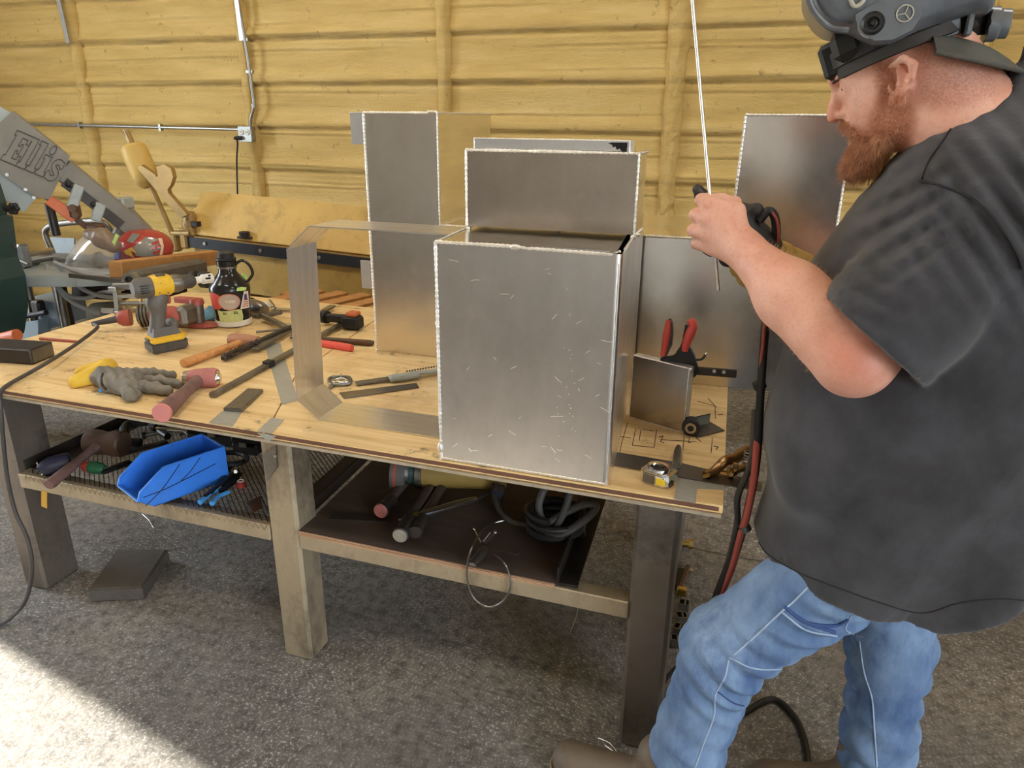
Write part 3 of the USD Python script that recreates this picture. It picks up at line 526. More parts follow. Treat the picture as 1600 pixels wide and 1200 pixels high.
yb = -.001
for k, pth in enumerate(([(0, yb, 0), (0, yb, ZT)], [(0, yb, ZT), (XS[1]-.03, yb, ZT), (XS[1]-.03, yb, ZT+.004), (XS[1], yb, ZT+.003), (XS[1], yb, ZL)], [(XS[1], yb, ZL), (XS[1], TD, ZL)], [(XS[1], yb, ZL), (XS[2]-.006, yb, ZL)],
        [(XS[2]-.006, yb, ZL), (XS[2], yb, ZT)], [(XS[2], yb, ZT), (XS[3], yb, ZT)], [(XS[3], yb, ZT), (XS[3], yb, 0)], [(XS[1], .006, ZT), (XS[1], TD, ZT)])):
    sheet('weld_bead', bead(pth, .0034, seed=k), 'weld')
for (z0, z1, x) in ((.674, .768, -.046), (.216, .310, -.042)): sheet('tab', box(-x, .003, z1-z0, (x/2, -.001, z0), .0006, base=True), 'aluminium_raw')

# ------------------------------------------------------------------ big front box of the console
AO = np.array([-.4345, .006, H+.001]); con = thing('aluminium_box', 'tall scratched aluminium box standing at the front edge of the bench', 'box', AO)
AH, AD = .508, .70
fl_, fr_, bl_, br_ = np.array([-.1985, 0]), np.array([.1985, 0]), np.array([-.243, AD]), np.array([.130, AD])
def csheet(name, m, mat='aluminium', **k): return part(con, name, m, mat, smooth=30, **k)
def vwall(a, b, z0, z1, t=.003):
    d = (b-a)/np.linalg.norm(b-a); nrm = np.array([d[1], -d[0]]); return prism([(a[0], a[1]), (b[0], b[1]), tuple(b-nrm*t), tuple(a-nrm*t)], z1-z0, (0, 0, z0))
# the front sheet bends round the right-hand edge into the side
rb = .012; arc = [fr_+np.array([-rb, rb])+rb*np.array([math.sin(t), -math.cos(t)]) for t in np.linspace(0, math.pi/2-.09, 9)]
out = [fl_]+arc+[br_]; pl = LineString([tuple(p) for p in out]).buffer(.0015, cap_style=2, join_style=1, quad_segs=4)
csheet('wrap_sheet', prism(pl, AH-.002, (0, 0, 0)), 'aluminium_box')
csheet('left_panel', vwall(bl_, fl_+[0, .003], 0, AH)); csheet('back_panel', vwall(br_-[.004, 0], bl_, 0, AH))
tp = [tuple(fl_), tuple(fr_-[.012, 0]), tuple(br_-[.012, 0]), tuple(bl_)]
csheet('top_panel', prism(tp, .003, (0, 0, AH-.003))); csheet('cover_plate', prism([(.02, -.002), (.172, -.002), (.165, .075), (.03, .075), (.012, .03)], .0035, (0, 0, AH+.0005)), label='thin plate lapped over the top')
csheet('bottom_panel', prism(tp, .003, (0, 0, .001)))
e = -.0018
for k, pth in enumerate(([(fl_[0], e, 0), (fl_[0], e, AH)], [(fl_[0], e, AH), (-.02, e, AH+.001), (.012, e, AH-.002)], [(.012, e, AH-.001), (.178, e, AH-.003)], [(.178, e, AH-.003), (.19, .02, AH)], [(fl_[0], e, AH), (fl_[0]-.014, .2, AH+.001)], [(fl_[0], e, .004), (.19, e, .004)], [(.195, .05, AH), (.183, .2, AH)])):
    csheet('weld_bead', bead(pth, .0034 if k < 3 else .0026, seed=10+k), 'weld')
csheet('weld_bead', bead([(.1995-.012+.006, -.0005, .02), (.1995-.012+.006, -.0005, AH-.02)], .0009, 6, 77, .011), 'weld')
for m_ in (ball((fl_[0]-.002, -.001, .03), .007, 2, (1, 1, 1.9)), ball((-.02, -.002, AH), .0055, 2, (2.4, 1, 1)), ball((fl_[0]-.001, -.001, .33), .005, 2, (1, 1, 1.6))): csheet('weld_lump', m_, 'weld')
csheet('tab', box(.075, .003, .112, (-.199-.0375-.0, .258, .0), .0006, base=True), 'aluminium_raw', label='brushed aluminium tab on the left side')
mk = np.random.default_rng(8); marks = []                       # faint mill print running up the sheet
for k in range(22):
    z = mk.uniform(.10, .31); x = .105+mk.normal(0, .006)-.02*(k % 3 == 0); marks.append(box(.0025*mk.uniform(.4, 1.4), .0005, .0014*mk.uniform(.5, 2.5), (x, -.0017, z)))
scr = []
for k in range(34):
    x, z, a, l = mk.uniform(-.19, .18), mk.uniform(.03, .49), mk.uniform(-1, 1), mk.uniform(.004, .02)*(1 if k % 6 else 1.6); c = mk.uniform(-.02, .02)
    scr.append(tube(spl([(x, -.0018, z), (x+l*.5*math.cos(a), -.0018, z+l*.5*math.sin(a)+c*l*4), (x+l*math.cos(a), -.0018, z+l*math.sin(a))], 4), .0003, 4))
csheet('mill_print', cat_(marks), 'aluminium_raw', kind='stuff'); csheet('scratches', cat_(scr), 'weld', kind='stuff')

# ------------------------------------------------------------------ upper box on it
ub = thing('aluminium_box', 'low smoke-stained aluminium box with a channel on top, resting on the tall box', 'box', (-.4435, .2, H+.001+AH+.0085))
def ush_(name, m, mat='aluminium_soot', **k): return part(ub, name, m, mat if mat != 'aluminium_soot' else 'aluminium_dull', smooth=20, **k)
alu('aluminium_dull', (1.5, 1, 1), .22, .55, (.60, .53, .46))
BW, BH, BD = .394, .170, .105
ush_('front_panel', box(BW-.004, .003, BH, (0, .0015, 0), base=True))
for s in (-1, 1): ush_('side_panel', box(.003, BD-.006, BH, (s*(BW/2-.0015), BD/2, 0), base=True), 'aluminium')
ush_('back_panel', box(BW-.004, .003, BH, (0, BD-.0015, 0), base=True), 'aluminium'); ush_('top_panel', box(BW-.008, BD-.008, .003, (0, BD/2, BH-.003), base=True), 'aluminium')
chn = ush_('channel', cat_([box(.355, .003, .024, (-.003, .012, BH+.001), base=True), box(.355, .003, .024, (-.003, .055, BH+.001), base=True), box(.355, .046, .003, (-.003, .0335, BH+.0005), base=True), box(.003, .046, .024, (-.181, .0335, BH+.001), base=True)]), 'aluminium_raw')
part(chn, 'soot_mark', prism([(.130, .019), (.139, .021), (.172, .021), (.171, .004), (.162, .002), (.155, .009), (.150, .006), (.146, .013), (.141, .011), (.139, .016)], .0006, (-.003, .0103, BH), (1, 0, 0), (0, 0, 1)), 'black_iron')
for k, pth in enumerate(([(-BW/2, 0, 0), (-BW/2, 0, BH)], [(-BW/2, 0, BH), (BW/2, 0, BH)], [(BW/2, 0, BH), (BW/2, 0, 0)], [(BW/2, 0, BH), (BW/2, BD, BH)], [(-.181, .011, BH+.001), (-.181, .011, BH+.025), (.174, .011, BH+.025), (.174, .011, BH+.002)], [(BW/2, .004, 0), (BW/2, BD, 0)])):
    ush_('weld_bead', bead(pth, .0030 if k != 4 else .0016, seed=30+k), 'weld')
ush_('weld_tack', cat_([ball((-BW/2+.003, .004, -.005), .006, 2, (1, 1, .8)), ball((BW/2-.002, .004, -.005), .007, 2, (1, 1.3, .9)), ball((BW/2+.003, .03, -.004), .006, 2, (1, 1.6, .9)), ball((0, BD-.01, -.005), .006)]), 'weld')

# ------------------------------------------------------------------ bent band frame
bf = thing('aluminium_band', 'wide bent aluminium band with clipped corners forming a loop left of the tall box', 'band', (-.87, .111, H+.001))
prof = [(.226, .507), (-.142, .507), (-.212, .448), (-.226, .052), (-.168, .0015), (.226, .0015)]
ln = LineString([(x, z) for x, z in prof]).buffer(.0014, cap_style=2, join_style=2)
part(bf, 'strap', prism(ln, .127, (0, .127, 0), (1, 0, 0), (0, 0, 1)), 'aluminium_strap', smooth=10)

# ------------------------------------------------------------------ small tray propped on edge, right of the tall box
g0, g1 = np.array([-.263, .412]), np.array([-.112, .352]); gd = (g1-g0)/np.linalg.norm(g1-g0); gl = np.linalg.norm(g1-g0); ga = math.atan2(gd[1], gd[0])
tr = thing('aluminium_tray', 'small shallow aluminium tray stood on edge against the right side of the tall box', 'tray', (*g0, H+.001), ga); TH = .176; alu('aluminium_dark', (6, 6, 1), .2, .6, (.52, .48, .42))
part(tr, 'face', box(gl-.004, .002, TH-.004, (gl/2, .001, .002), .0005, base=True), 'aluminium_dark')
for k, b in enumerate((box(gl, .024, .0025, (gl/2, .012, TH-.0012)), box(gl, .024, .0025, (gl/2, .012, .0012)), box(.0025, .024, TH-.006, (gl-.0012, .012, TH/2)), box(.0025, .024, TH-.006, (.0012, .012, TH/2)))): part(tr, 'rim', b, 'aluminium_raw')
part(tr, 'rim_edge', cat_([bead([(0, -.0003, TH-.001), (gl-.002, -.0003, TH-.001)], .0016, 6, 3), bead([(gl-.001, -.0003, TH-.004), (gl-.001, -.0003, .004)], .0014, 6, 4)]), 'weld'); part(tr, 'weld_tack', cat_([ball((gl, .002, .005), .0045), ball((gl, .004, TH-.004), .004)]), 'weld')

# ------------------------------------------------------------------ tools on the bench, left half
Z3 = np.array([0, 0, 1.0]); _rcf = rc
def Tb(px, py, h=0): return T(px, py, h)
# dark rectangular tube lying over the bench end
a, b = Tb(38, 566), Tb(-60, 553); ax_ = (a-b)/np.linalg.norm(a-b); e0 = Tb(62, 570)
st = thing('steel_tube', 'dark rectangular steel tube lying at the left end of the bench', 'steel tube', (*e0[:2], H))
dd = np.array([.985, .17, 0]); dd /= np.linalg.norm(dd); sd = np.array([-dd[1], dd[0], 0]); c0 = Tb(53, 570)
part(st, 'tube_body', bar(c0+sd*.045+Z3*.026, c0+sd*.045-dd*.42+Z3*.026, .10, .05, bev=.004), 'steel_dark', world=True)
part(st, 'end_face', place(box(.088, .040, .002), frame(dd), c0+sd*.045+Z3*.026+dd*.0005), 'steel_grey', world=True)
# thin red marker
m0, m1 = Tb(61, 529, .005), Tb(116, 533.5, .004); mk_ = thing('marker', 'thin red-brown marking pen lying near the back left of the bench', 'pen', (*m0[:2], H))
part(mk_, 'barrel', rodprof(m0, m1, [(0, 0), (.0048, .004), (.005, .12), (.0042, .16), (0, .163)]), 'tool_red', world=True); part(mk_, 'tip', rodprof(m0+(m1-m0)*.72, m1, [(0, 0), (.004, 0), (.002, .045), (.0006, .07), (0, .07)]), 'steel_grey', world=True)
# corded angle grinder
g0, g1 = Tb(193, 497, .045), Tb(250, 490, .055); gd_ = (g1-g0)/np.linalg.norm(g1-g0); gL = np.linalg.norm(g1-g0)
gr = thing('angle_grinder', 'large corded grinder with red end caps, dark barrel and red frame, behind the drill', 'grinder', (*((g0+g1)/2)[:2], H))
part(gr, 'barrel', rodprof(g0+gd_*.05, g1, [(0, 0), (.030, 0), (.034, .02), (.034, gL-.10), (.040, gL-.06), (.040, gL-.05), (0, gL-.05)], 24), 'drill_grey', world=True)
part(gr, 'tail_cap', rodprof(g0-gd_*.02, g1, [(0, 0), (.020, 0), (.028, .012), (.031, .03), (.031, .045), (0, .045)], 20), 'tool_red', world=True)
hdp = Tb(270, 493, .062); part(gr, 'gear_head', cat_([ball(hdp, .038, 3, (1.0, .8, .95)), rod(g1-gd_*.03, hdp, .034, .036)]), 'tool_red', world=True)
part(gr, 'motor_fins', cat_([rod(g1+gd_*(.012*k-.07), g1+gd_*(.012*k-.065), .044, n=20) for k in range(5)]), 'steel_grey', world=True, kind='stuff')
mc_ = Tb(292, 492, .06); part(gr, 'motor_block', cat_([box(.05, .08, .075, mc_, .014)]), 'steel_grey', world=True)
p1 = Tb(312, 506, .01); p2 = p1+Z3*.085; part(gr, 'side_post', rod(p1, p2, .021, .023, 20), 'steel_grey', world=True)
part(gr, 'post_cap', cat_([rod(p2-Z3*.008, p2+Z3*.012, .027, .024), bar(p2+[0, 0, .004], p2+[-.10, .01, .0], .03, .02)]), 'tool_red', world=True); part(gr, 'base_bracket', cat_([bar(p1+[.05, .0, .0], p1+[-.16, -.02, .0], .06, .016, bev=.004), ball(p1+[.05, 0, 0], .028, 2, (1, 1, .3))]), 'tool_red', world=True)
crd = [g0-gd_*.01, g0-gd_*.10-Z3*.006, Tb(152, 512, .03), Tb(120, 537, .02), Tb(78, 564, .030), Tb(45, 583, .012), Tb(18, 598, .008), Tb(4, 608, .007), Yp(0, 618, -.012), Yp(2, 650, -.02), Yp(6, 700, -.02), Yp(12, 750, -.02), Yp(24, 800, -.02), Yp(42, 840, -.02), Yp(50, 880, -.02), Yp(46, 920, -.02), Yp(34, 948, -.01), Zp(8, 972, .012), Zp(-20, 980, .008)]
part(gr, 'power_cord', tube(spl(crd, 8), .0062, 10), 'rubber_worn', world=True); part(gr, 'strain_relief', rodprof(g0-gd_*.01, g0-gd_*.12-Z3*.008, [(0, 0), (.014, 0), (.008, .10), (0, .10)]), 'rubber_worn', world=True)
# square steel frame clamp standing behind the grinder
fc = thing('frame_clamp', 'square bright steel frame clamp standing behind the grinder', 'clamp', (*Tb(186, 497)[:2], H)); F = lambda px, py: Yp(px, py, Tb(186, 492)[1]+.03)
part(fc, 'post', cat_([bar(F(186, 490), F(182, 452), .022, .022, (0, -1, 0)), box(.04, .05, .022, F(182, 451), .003), box(.05, .07, .014, (*Tb(187, 492)[:2]+[0, .03], H+.007), .003)]), 'galv', world=True)
part(fc, 'rail', bar(F(180, 447), F(252, 447), .03, .026, bev=.003), 'steel_grey', world=True); part(fc, 'rail', bar(F(184, 462), F(250, 464), .02, .016, bev=.002), 'steel_bright', world=True); part(fc, 'screw', rod(F(190, 474), F(236, 474), .008), 'steel_grey', world=True); part(fc, 'stay', rod(F(222, 448), F(220, 476), .006), 'steel_bright', world=True)
# cordless drill
dr = thing('cordless_drill', 'yellow and dark grey cordless drill standing upright on its battery', 'drill', (*Tb(262, 546)[:2], H), math.radians(64))
part(dr, 'battery', cat_([rprism(Polygon([(-.060, -.036), (.050, -.036), (.064, -.02), (.064, .02), (.050, .036), (-.060, .036)]), .036, .006, (0, 0, .001))]), 'drill_black')
part(dr, 'battery_top', cat_([rprism(Polygon([(-.058, -.037), (.050, -.037), (.063, -.022), (.063, .022), (.050, .037), (-.058, .037)]), .022, .006, (0, 0, .034))]), 'drill_yellow')
part(dr, 'foot', cat_([hull(np.array([(x, y, z) for x in (-.05, .045) for y in (-.030, .030) for z in (.052,)]+[(x, y, .085) for x in (-.042, .030) for y in (-.024, .024)])), box(.03, .046, .04, (.028, 0, .085), .008)]), 'drill_grey')
part(dr, 'release_badge', box(.004, .03, .014, (-.061, 0, .046), .002), 'drill_black'); part(dr, 'battery_button', box(.012, .02, .012, (.066, 0, .030), .003), 'plastic_white')
def dsdf(P): return blend(P, [(V(-.022, 0, .07), V(-.004, 0, .165), .0235, .0245), (V(-.012, 0, .165), V(.004, 0, .185), .026, .028)], .02)
def V(*a): return np.array(a, float)
def rcs(P, its, k):
    d = None
    for a, b, r0, r1 in its: v = rc(P, a, b, r0, r1); d = v if d is None else smin(d, v, k)
    return d
gsd = surfnet(lambda P: rcs(P, [(V(-.024, 0, .075), V(-.004, 0, .170), .024, .0245), (V(-.020, 0, .165), V(.000, 0, .19), .027, .028)], .02), (-.07, -.05, .04), (.05, .05, .24), .005); part(dr, 'handle', gsd, 'drill_grey', smooth=True)
part(dr, 'motor_cap', rodprof((-.080, 0, .222), (.1, 0, .222), [(0, 0), (.022, 0), (.031, .010), (.034, .03), (.034, .062), (0, .062)], 24), 'drill_grey'); part(dr, 'cap_vent', cat_([box(.026, .012, .0022, (-.052, -.030, .210+.008*k)) for k in range(4)]), 'rubber', kind='stuff')
part(dr, 'gear_case', rodprof((-.022, 0, .222), (.1, 0, .222), [(0, 0), (.036, 0), (.038, .012), (.036, .055), (.030, .066), (0, .066)], 24), 'drill_yellow'); part(dr, 'top_badge', box(.03, .035, .006, (.01, 0, .258), .002), 'drill_black')
part(dr, 'collar', rodprof((.044, 0, .222), (.2, 0, .222), [(0, 0), (.031, 0), (.031, .020), (.027, .034), (0, .034)], 24), 'steel_grey'); part(dr, 'chuck', rodprof((.076, 0, .222), (.2, 0, .222), [(0, 0), (.024, 0), (.024, .035), (.016, .048), (0, .048)], 24), 'drill_black')
bit = part(dr, 'bit_holder', rodprof((.124, 0, .222), (.2, 0, .222), [(0, 0), (.012, 0), (.012, .022), (.017, .026), (.017, .060), (.014, .064), (0, .064)], 20), 'plastic_white'); part(bit, 'black_mark', cat_([box(.018, .006, .006, (.165, -.0155, .226), .001), box(.008, .006, .006, (.172, -.013, .234), .001)]), 'rubber'); part(dr, 'trigger', box(.014, .016, .030, (.028, 0, .172), .005), 'tool_red')
part(dr, 'side_screws', cat_([place(lathe([(0, 0), (.003, 0), (.003, .002), (0, .002)], 8), frame((0, -1, 0)), (x, -.0325, z)) for x, z in ((.0, .235), (-.008, .205), (.02, .20))]), 'steel_grey', kind='stuff')
# growler bottle
bo = thing('bottle', 'glossy black jug with a ring handle, stickers and a flag label, standing on the bench', 'bottle', (*Tb(366, 506)[:2], H+.001), math.radians(38)); bs = 1.06; zs = .80
bpf = [(r, z*.80) for r, z in [(0, 0), (.056, 0), (.060, .006), (.061, .02), (.061, .03), (.065, .10), (.070, .16), (.069, .178), (.060, .196), (.042, .222), (.031, .240), (.029, .262), (.033, .264), (.034, .290), (0, .290)]]
part(bo, 'jug', place(lathe([(r*bs, z*bs) for r, z in bpf], 40), np.eye(3), (0, 0, 0)), 'bottle_black'); part(bo, 'base_band', lathe([(.0605*bs, .002), (.0625*bs, .004), (.063*bs, .022), (.061*bs, .024)], 40), 'label_white')
part(bo, 'cap', lathe([(r, z*.80*bs) for r, z in ((0, .29), (.033, .29), (.036, .293), (.036, .300), (.030, .303), (.030, .322), (.027, .327), (0, .327))], 30), 'rubber'); part(bo, 'neck_ring', lathe([(.031, .216), (.036, .218), (.036, .225), (.031, .227)], 30), 'steel_grey')
part(bo, 'handle', tube(spl([(.030, .0, .228), (.056, .0, .242), (.080, .0, .222), (.088, .0, .190), (.072, .0, .166), (.060, 0, .160)], 8), .0055, 10), 'bottle_black')
def decal(nm, poly, mat, ang0, th=.0010, off=.0006, lift=0, sub=None):
    """a thin label wrapped round the jug: outline in (arc metres, height)"""
    g = prism(Polygon([(x, z*.82) for x, z in poly]), th); g = trimesh.Trimesh(*trimesh.remesh.subdivide_to_size(g.vertices, g.faces, .012)[:2], process=False); v = g.vertices
    rr = np.interp(v[:, 1], [z*bs for r, z in bpf[1:]], [r*bs for r, z in bpf[1:]]); a = ang0+v[:, 0]/.068; R = rr+off+v[:, 2]; return part(sub or bo, nm, tm(np.c_[R*np.cos(a), R*np.sin(a), v[:, 1]], g.faces), mat, smooth=False)
A0 = math.radians(-88); circ = lambda x, z, r, n=28: [(x+r*math.cos(t), z+r*math.sin(t)) for t in np.linspace(0, 2*np.pi, n, endpoint=False)]
decal('red_sticker', circ(-.066, .125, .040), 'label_red', A0); decal('ring_sticker', circ(-.008, .124, .0385), 'label_ring', A0, off=.0012); dk = decal('disc_sticker', circ(-.008, .124, .034), 'label_disc', A0, off=.0020)
tx = meshkit.text_mesh('TYRE', .010, .0008, bold=True); tv = tx.vertices; tv = np.c_[tv[:, 0]-.022, tv[:, 1]+.098, tv[:, 2]]
rr = np.interp(tv[:, 1], [z*bs for r, z in bpf[1:]], [r*bs for r, z in bpf[1:]])+.0036+tv[:, 2]; a_ = A0+tv[:, 0]/.068; part(dk, 'lettering', tm(np.c_[rr*np.cos(a_), rr*np.sin(a_), tv[:, 1]], tx.faces), 'label_white', smooth=False)
gl_ = decal('green_sticker', [(-.056, .018), (.034, .020), (.038, .05), (.034, .082), (.02, .086), (-.04, .080), (-.058, .084)], 'label_green', A0)
tx = meshkit.text_mesh('AL', .011, .0008, bold=True); tv = tx.vertices; tv = np.c_[tv[:, 0]+.002, tv[:, 1]+.054, tv[:, 2]]; rr = np.interp(tv[:, 1], [z*bs for r, z in bpf[1:]], [r*bs for r, z in bpf[1:]])+.0022+tv[:, 2]; a_ = A0+tv[:, 0]/.068; part(gl_, 'lettering', tm(np.c_[rr*np.cos(a_), rr*np.sin(a_), tv[:, 1]], tx.faces), 'rubber', smooth=False)
tx = meshkit.text_mesh('ED', .008, .0008, bold=True); tv = tx.vertices; tv = np.c_[tv[:, 0]-.036, tv[:, 1]+.053, tv[:, 2]]; rr = np.interp(tv[:, 1], [z*bs for r, z in bpf[1:]], [r*bs for r, z in bpf[1:]])+.0022+tv[:, 2]; a_ = A0+tv[:, 0]/.068; part(gl_, 'lettering', tm(np.c_[rr*np.cos(a_), rr*np.sin(a_), tv[:, 1]], tx.faces), 'rubber', smooth=False)
flg = decal('flag_sticker', [(.028, .086), (.072, .083), (.066, .162), (.046, .166)], 'label_white', A0, off=.0024); decal('flag_field', [(.045, .126), (.058, .125), (.057, .152), (.047, .152)], 'flag_blue', A0, off=.0034, sub=flg)
for k in range(4): decal('flag_stripe', [(.036+.0024*k, .094+.010*k), (.065, .092+.010*k), (.065, .096+.010*k), (.037+.0024*k, .098+.010*k)], 'flag_red', A0, off=.0034, sub=flg)
decal('lime_sticker', [(.02, .172), (.058, .168), (.062, .180), (.04, .188), (.025, .186)], 'label_lime', A0, off=.001)
part(bo, 'lime_tag', prism(Polygon([(.040, .174), (.066, .168), (.068, .184), (.052, .194)]), .003, (0, .004, 0), (1, 0, 0), (0, 0, 1)), 'label_lime')
# behind the jug: cup and rag
cu = thing('cup', 'dark rounded cup lying behind the black jug', 'cup', (*Tb(404, 480)[:2], H)); cp0 = Tb(400, 480, .035); part(cu, 'bowl', rodprof(cp0-[.03, 0, 0], cp0+[.06, -.02, -.006], [(0, 0), (.030, .0), (.036, .02), (.033, .06), (.025, .085), (0, .088)]), 'plate_grey', world=True); part(cu, 'rim', ring_ if False else rodprof(cp0-[.034, -.001, 0], cp0+[.06, -.02, -.006], [(.030, 0), (.038, 0), (.038, .01), (.030, .01)]), 'rubber', world=True)
def blob(pts, rad, k=.02, h=.006, n=.006, seed=1, flat=None):
    pts = np.array(pts, float); lo, hi = pts.min(0)-max(rad)-.02, pts.max(0)+max(rad)+.02
    def f(P):
        d = None
        for a, b, ra, rb_ in zip(pts[:-1], pts[1:], rad[:-1], rad[1:]): v = rc(P, a, b, ra, rb_); d = v if d is None else smin(d, v, k)
        d = d+n*(meshkit.noise(P*60, seed)-.5)*2
        return d if flat is None else smax(d, flat-P[..., 2], .003)
    return surfnet(f, lo, hi, h)
solo('rag', 'crumpled blue-grey rag between the grinder and the black jug', 'rag', blob([Tb(322, 497, .012), Tb(333, 492, .016), Tb(342, 482, .022)], [.022, .03, .02], n=.010, flat=H+.001), 'cloth_blue', smooth=True)
# pair of bar clamps and adjustable wrench
def barclamp(name, label, p0, p1, head, w, extra, mat='steel_grey'):
    t = thing(name, label, 'clamp', (*((np.array(p0)+p1)/2)[:2], H)); part(t, 'bar', bar(p0, p1, w, .010, bev=.0015), mat, world=True); return t
p0, p1 = Tb(333, 617, .008), Tb(548, 498, .014); bc = barclamp('bar_clamp', 'long bar clamp with a black and orange head lying behind the band', p0, p1, None, .022, None)
u = (p1-p0)/np.linalg.norm(p1-p0); sdv = np.cross(Z3, u); hp0 = Tb(551, 503, .03)
part(bc, 'head', cat_([box(.075, .05, .05, hp0, .008)]), 'rubber', world=True); part(bc, 'trigger', box(.045, .046, .016, hp0+[.004, .0, .032], .005), 'orange_paint', world=True)
jw = Tb(512, 496, .03); part(bc, 'jaw', cat_([bar(hp0+[-.02, .0, .01], jw, .03, .03, bev=.005), rod(jw+[0, 0, 0], jw+[-.02, .006, 0], .024, .026)]), 'rubber', world=True); part(bc, 'end_stop', rodprof(p0-u*.004, p1, [(0, 0), (.011, 0), (.011, .012), (0, .012)]), 'steel_grey', world=True)
part(bc, 'clip', box(.03, .03, .02, Tb(420, 568, .012), .003), 'rubber', world=True)
p0, p1 = Tb(408, 541, .012), Tb(456, 512, .014); b2_ = barclamp('bar_clamp', 'short bar clamp with a hooked jaw, its end under the band', Tb(398, 546, .014), Tb(520, 478, .016), None, .026, None)
part(b2_, 'jaw', cat_([bar(Tb(448, 512, .02), Tb(411, 494, .024), .022, .018, bev=.003), bar(Tb(411, 494, .024), Tb(440, 487, .028), .02, .018, bev=.003), ball(Tb(411, 494, .024), .013, 2)]), 'steel_grey', world=True); part(b2_, 'rod', rod(Tb(400, 519, .010), Tb(452, 513, .012), .0045), 'steel_grey', world=True)
wr = thing('wrench', 'chrome adjustable wrench lying beside the bar clamp near the jug', 'wrench', (*Tb(430, 484)[:2], H)); part(wr, 'jaw', cat_([bar(Tb(412, 474, .012), Tb(424, 483, .012), .026, .014, bev=.004), bar(Tb(421, 470, .012), Tb(428, 479, .012), .014, .014, bev=.003)]), 'chrome', world=True); part(wr, 'handle', bar(Tb(424, 483, .010), Tb(466, 484, .010), .018, .010, bev=.003), 'steel_bright', world=True); part(wr, 'worm', rod(Tb(424, 481, .012), Tb(431, 483, .012), .008), 'steel_grey', world=True)
# wooden-handled brush and wire brush
h0, h1 = Tb(286, 568, .014), Tb(384, 532, .018); u = (h1-h0)/np.linalg.norm(h1-h0)
wb = thing('chipping_hammer', 'hammer with a pale wooden handle and stubby brown head, left of the wire brush', 'hammer', (*h0[:2], H)); hl_ = np.linalg.norm(h1-h0)
def oval(p0, p1, prof, sx, sy, n=20): m = lathe(prof, n); m.apply_scale((sx, sy, 1)); return place(m, frame(np.asarray(p1)-p0), p0)
part(wb, 'handle', oval(h0, h1, [(0, 0), (.016, .001), (.018, .01), (.0155, .08), (.0135, .20), (.0145, hl_), (0, hl_)], 1.0, .8), 'wood_handle', world=True); part(wb, 'head', oval(Tb(359, 530, .020), Tb(400, 533, .020), [(0, 0), (.022, .002), (.028, .02), (.026, .07), (.020, .11), (0, .115)], 1, .85), 'wood_brown', world=True)
q0, q1 = Tb(348, 560, .014), Tb(412, 531, .018); u = (q1-q0)/np.linalg.norm(q1-q0); br2 = thing('wire_brush', 'worn wire brush with dark bristles lying beside the pale wooden handle', 'brush', (*q0[:2], H))
part(br2, 'stock', bar(q0, q0+u*.40, .022, .018, bev=.004), 'steel_dark', world=True)
bn = []; rg = np.random.default_rng(2); sv = np.cross(Z3, u)
for k in range(240):
    b0 = q0+u*rg.uniform(.012, .175)+sv*rg.uniform(-.009, .009)+Z3*.006; dv = -sv*.6+Z3*.7*rg.uniform(-.6, 1)+u*rg.uniform(-.3, .3); bn.append(rod(b0, b0+dv/np.linalg.norm(dv)*rg.uniform(.014, .024), .0011, .0008, 4))
part(br2, 'bristles', cat_(bn), 'bristle', world=True, kind='stuff')
# leather work glove
gv_ = thing('glove', 'yellow-cuffed grey leather work glove lying palm down on the bench', 'glove', (*Tb(195, 600)[:2], H)); 
ca, cb = T(122, 604)+Z3*.014, T(166, 594)+Z3*.026
part(gv_, 'cuff', surfnet(lambda P: smax(smin(_rcf(P, ca, cb, .022, .036), _rcf(P, T(128, 590)+Z3*.014, T(170, 585)+Z3*.022, .02, .03), .03)+.006*(meshkit.noise(P*28, 5)-.5), (H+.001)-P[..., 2], .003), np.minimum(ca, cb)-[.10, .10, .05], np.maximum(ca, cb)+[.10, .16, .06], .0055), 'glove_yellow', smooth=True, world=True)
its = [(Tb(162, 590, .026), Tb(205, 594, .026), .034, .034), (Tb(168, 600, .022), Tb(205, 606, .022), .026, .028), (Tb(195, 585, .024), Tb(238, 583, .017), .020, .016), (Tb(238, 583, .017), Tb(270, 586, .014), .016, .012), (Tb(205, 595, .020), Tb(250, 594, .016), .019, .015), (Tb(250, 594, .016), Tb(281, 601, .013), .015, .012),
       (Tb(205, 602, .020), Tb(240, 606, .018), .020, .018), (Tb(240, 606, .018), Tb(263, 611, .016), .018, .014), (Tb(190, 604, .020), Tb(205, 618, .018), .020, .018), (Tb(205, 618, .018), Tb(210, 617, .016), .018, .016)]
def gl_sdf(P):
    d = None
    for k, (a, b, r0, r1) in enumerate(its): v = rc(P, a, b, r0, r1); d = v if d is None else smin(d, v, .022 if k < 2 else .007)
    return smax(d+.004*(meshkit.noise(P*45, 2)-.5)+.0022*np.sin((P[..., 0]*.7+P[..., 1])*2*np.pi/.03+4*meshkit.noise(P*20, 8)), (H+.001)-P[..., 2], .003)
pts_ = np.array([i[0] for i in its]+[i[1] for i in its]); part(gv_, 'hand', surfnet(gl_sdf, pts_.min(0)-.05, pts_.max(0)+.05, .0045), 'glove_grey', smooth=True, world=True)
part(gv_, 'binding', tube(spl([Tb(160, 584, .064), Tb(158, 592, .060), Tb(160, 602, .046), Tb(165, 608, .02)], 6), .004, 6), 'glove_black', world=True)
solo('ear_plug', 'small blue foam plug beside the grey glove', 'ear plug', rodprof(Tb(154, 610, .007), Tb(171, 607.5, .007), [(0, 0), (.005, 0), (.007, .008), (.0065, .03), (.004, .042), (0, .042)]), 'blue_handle', smooth=40)
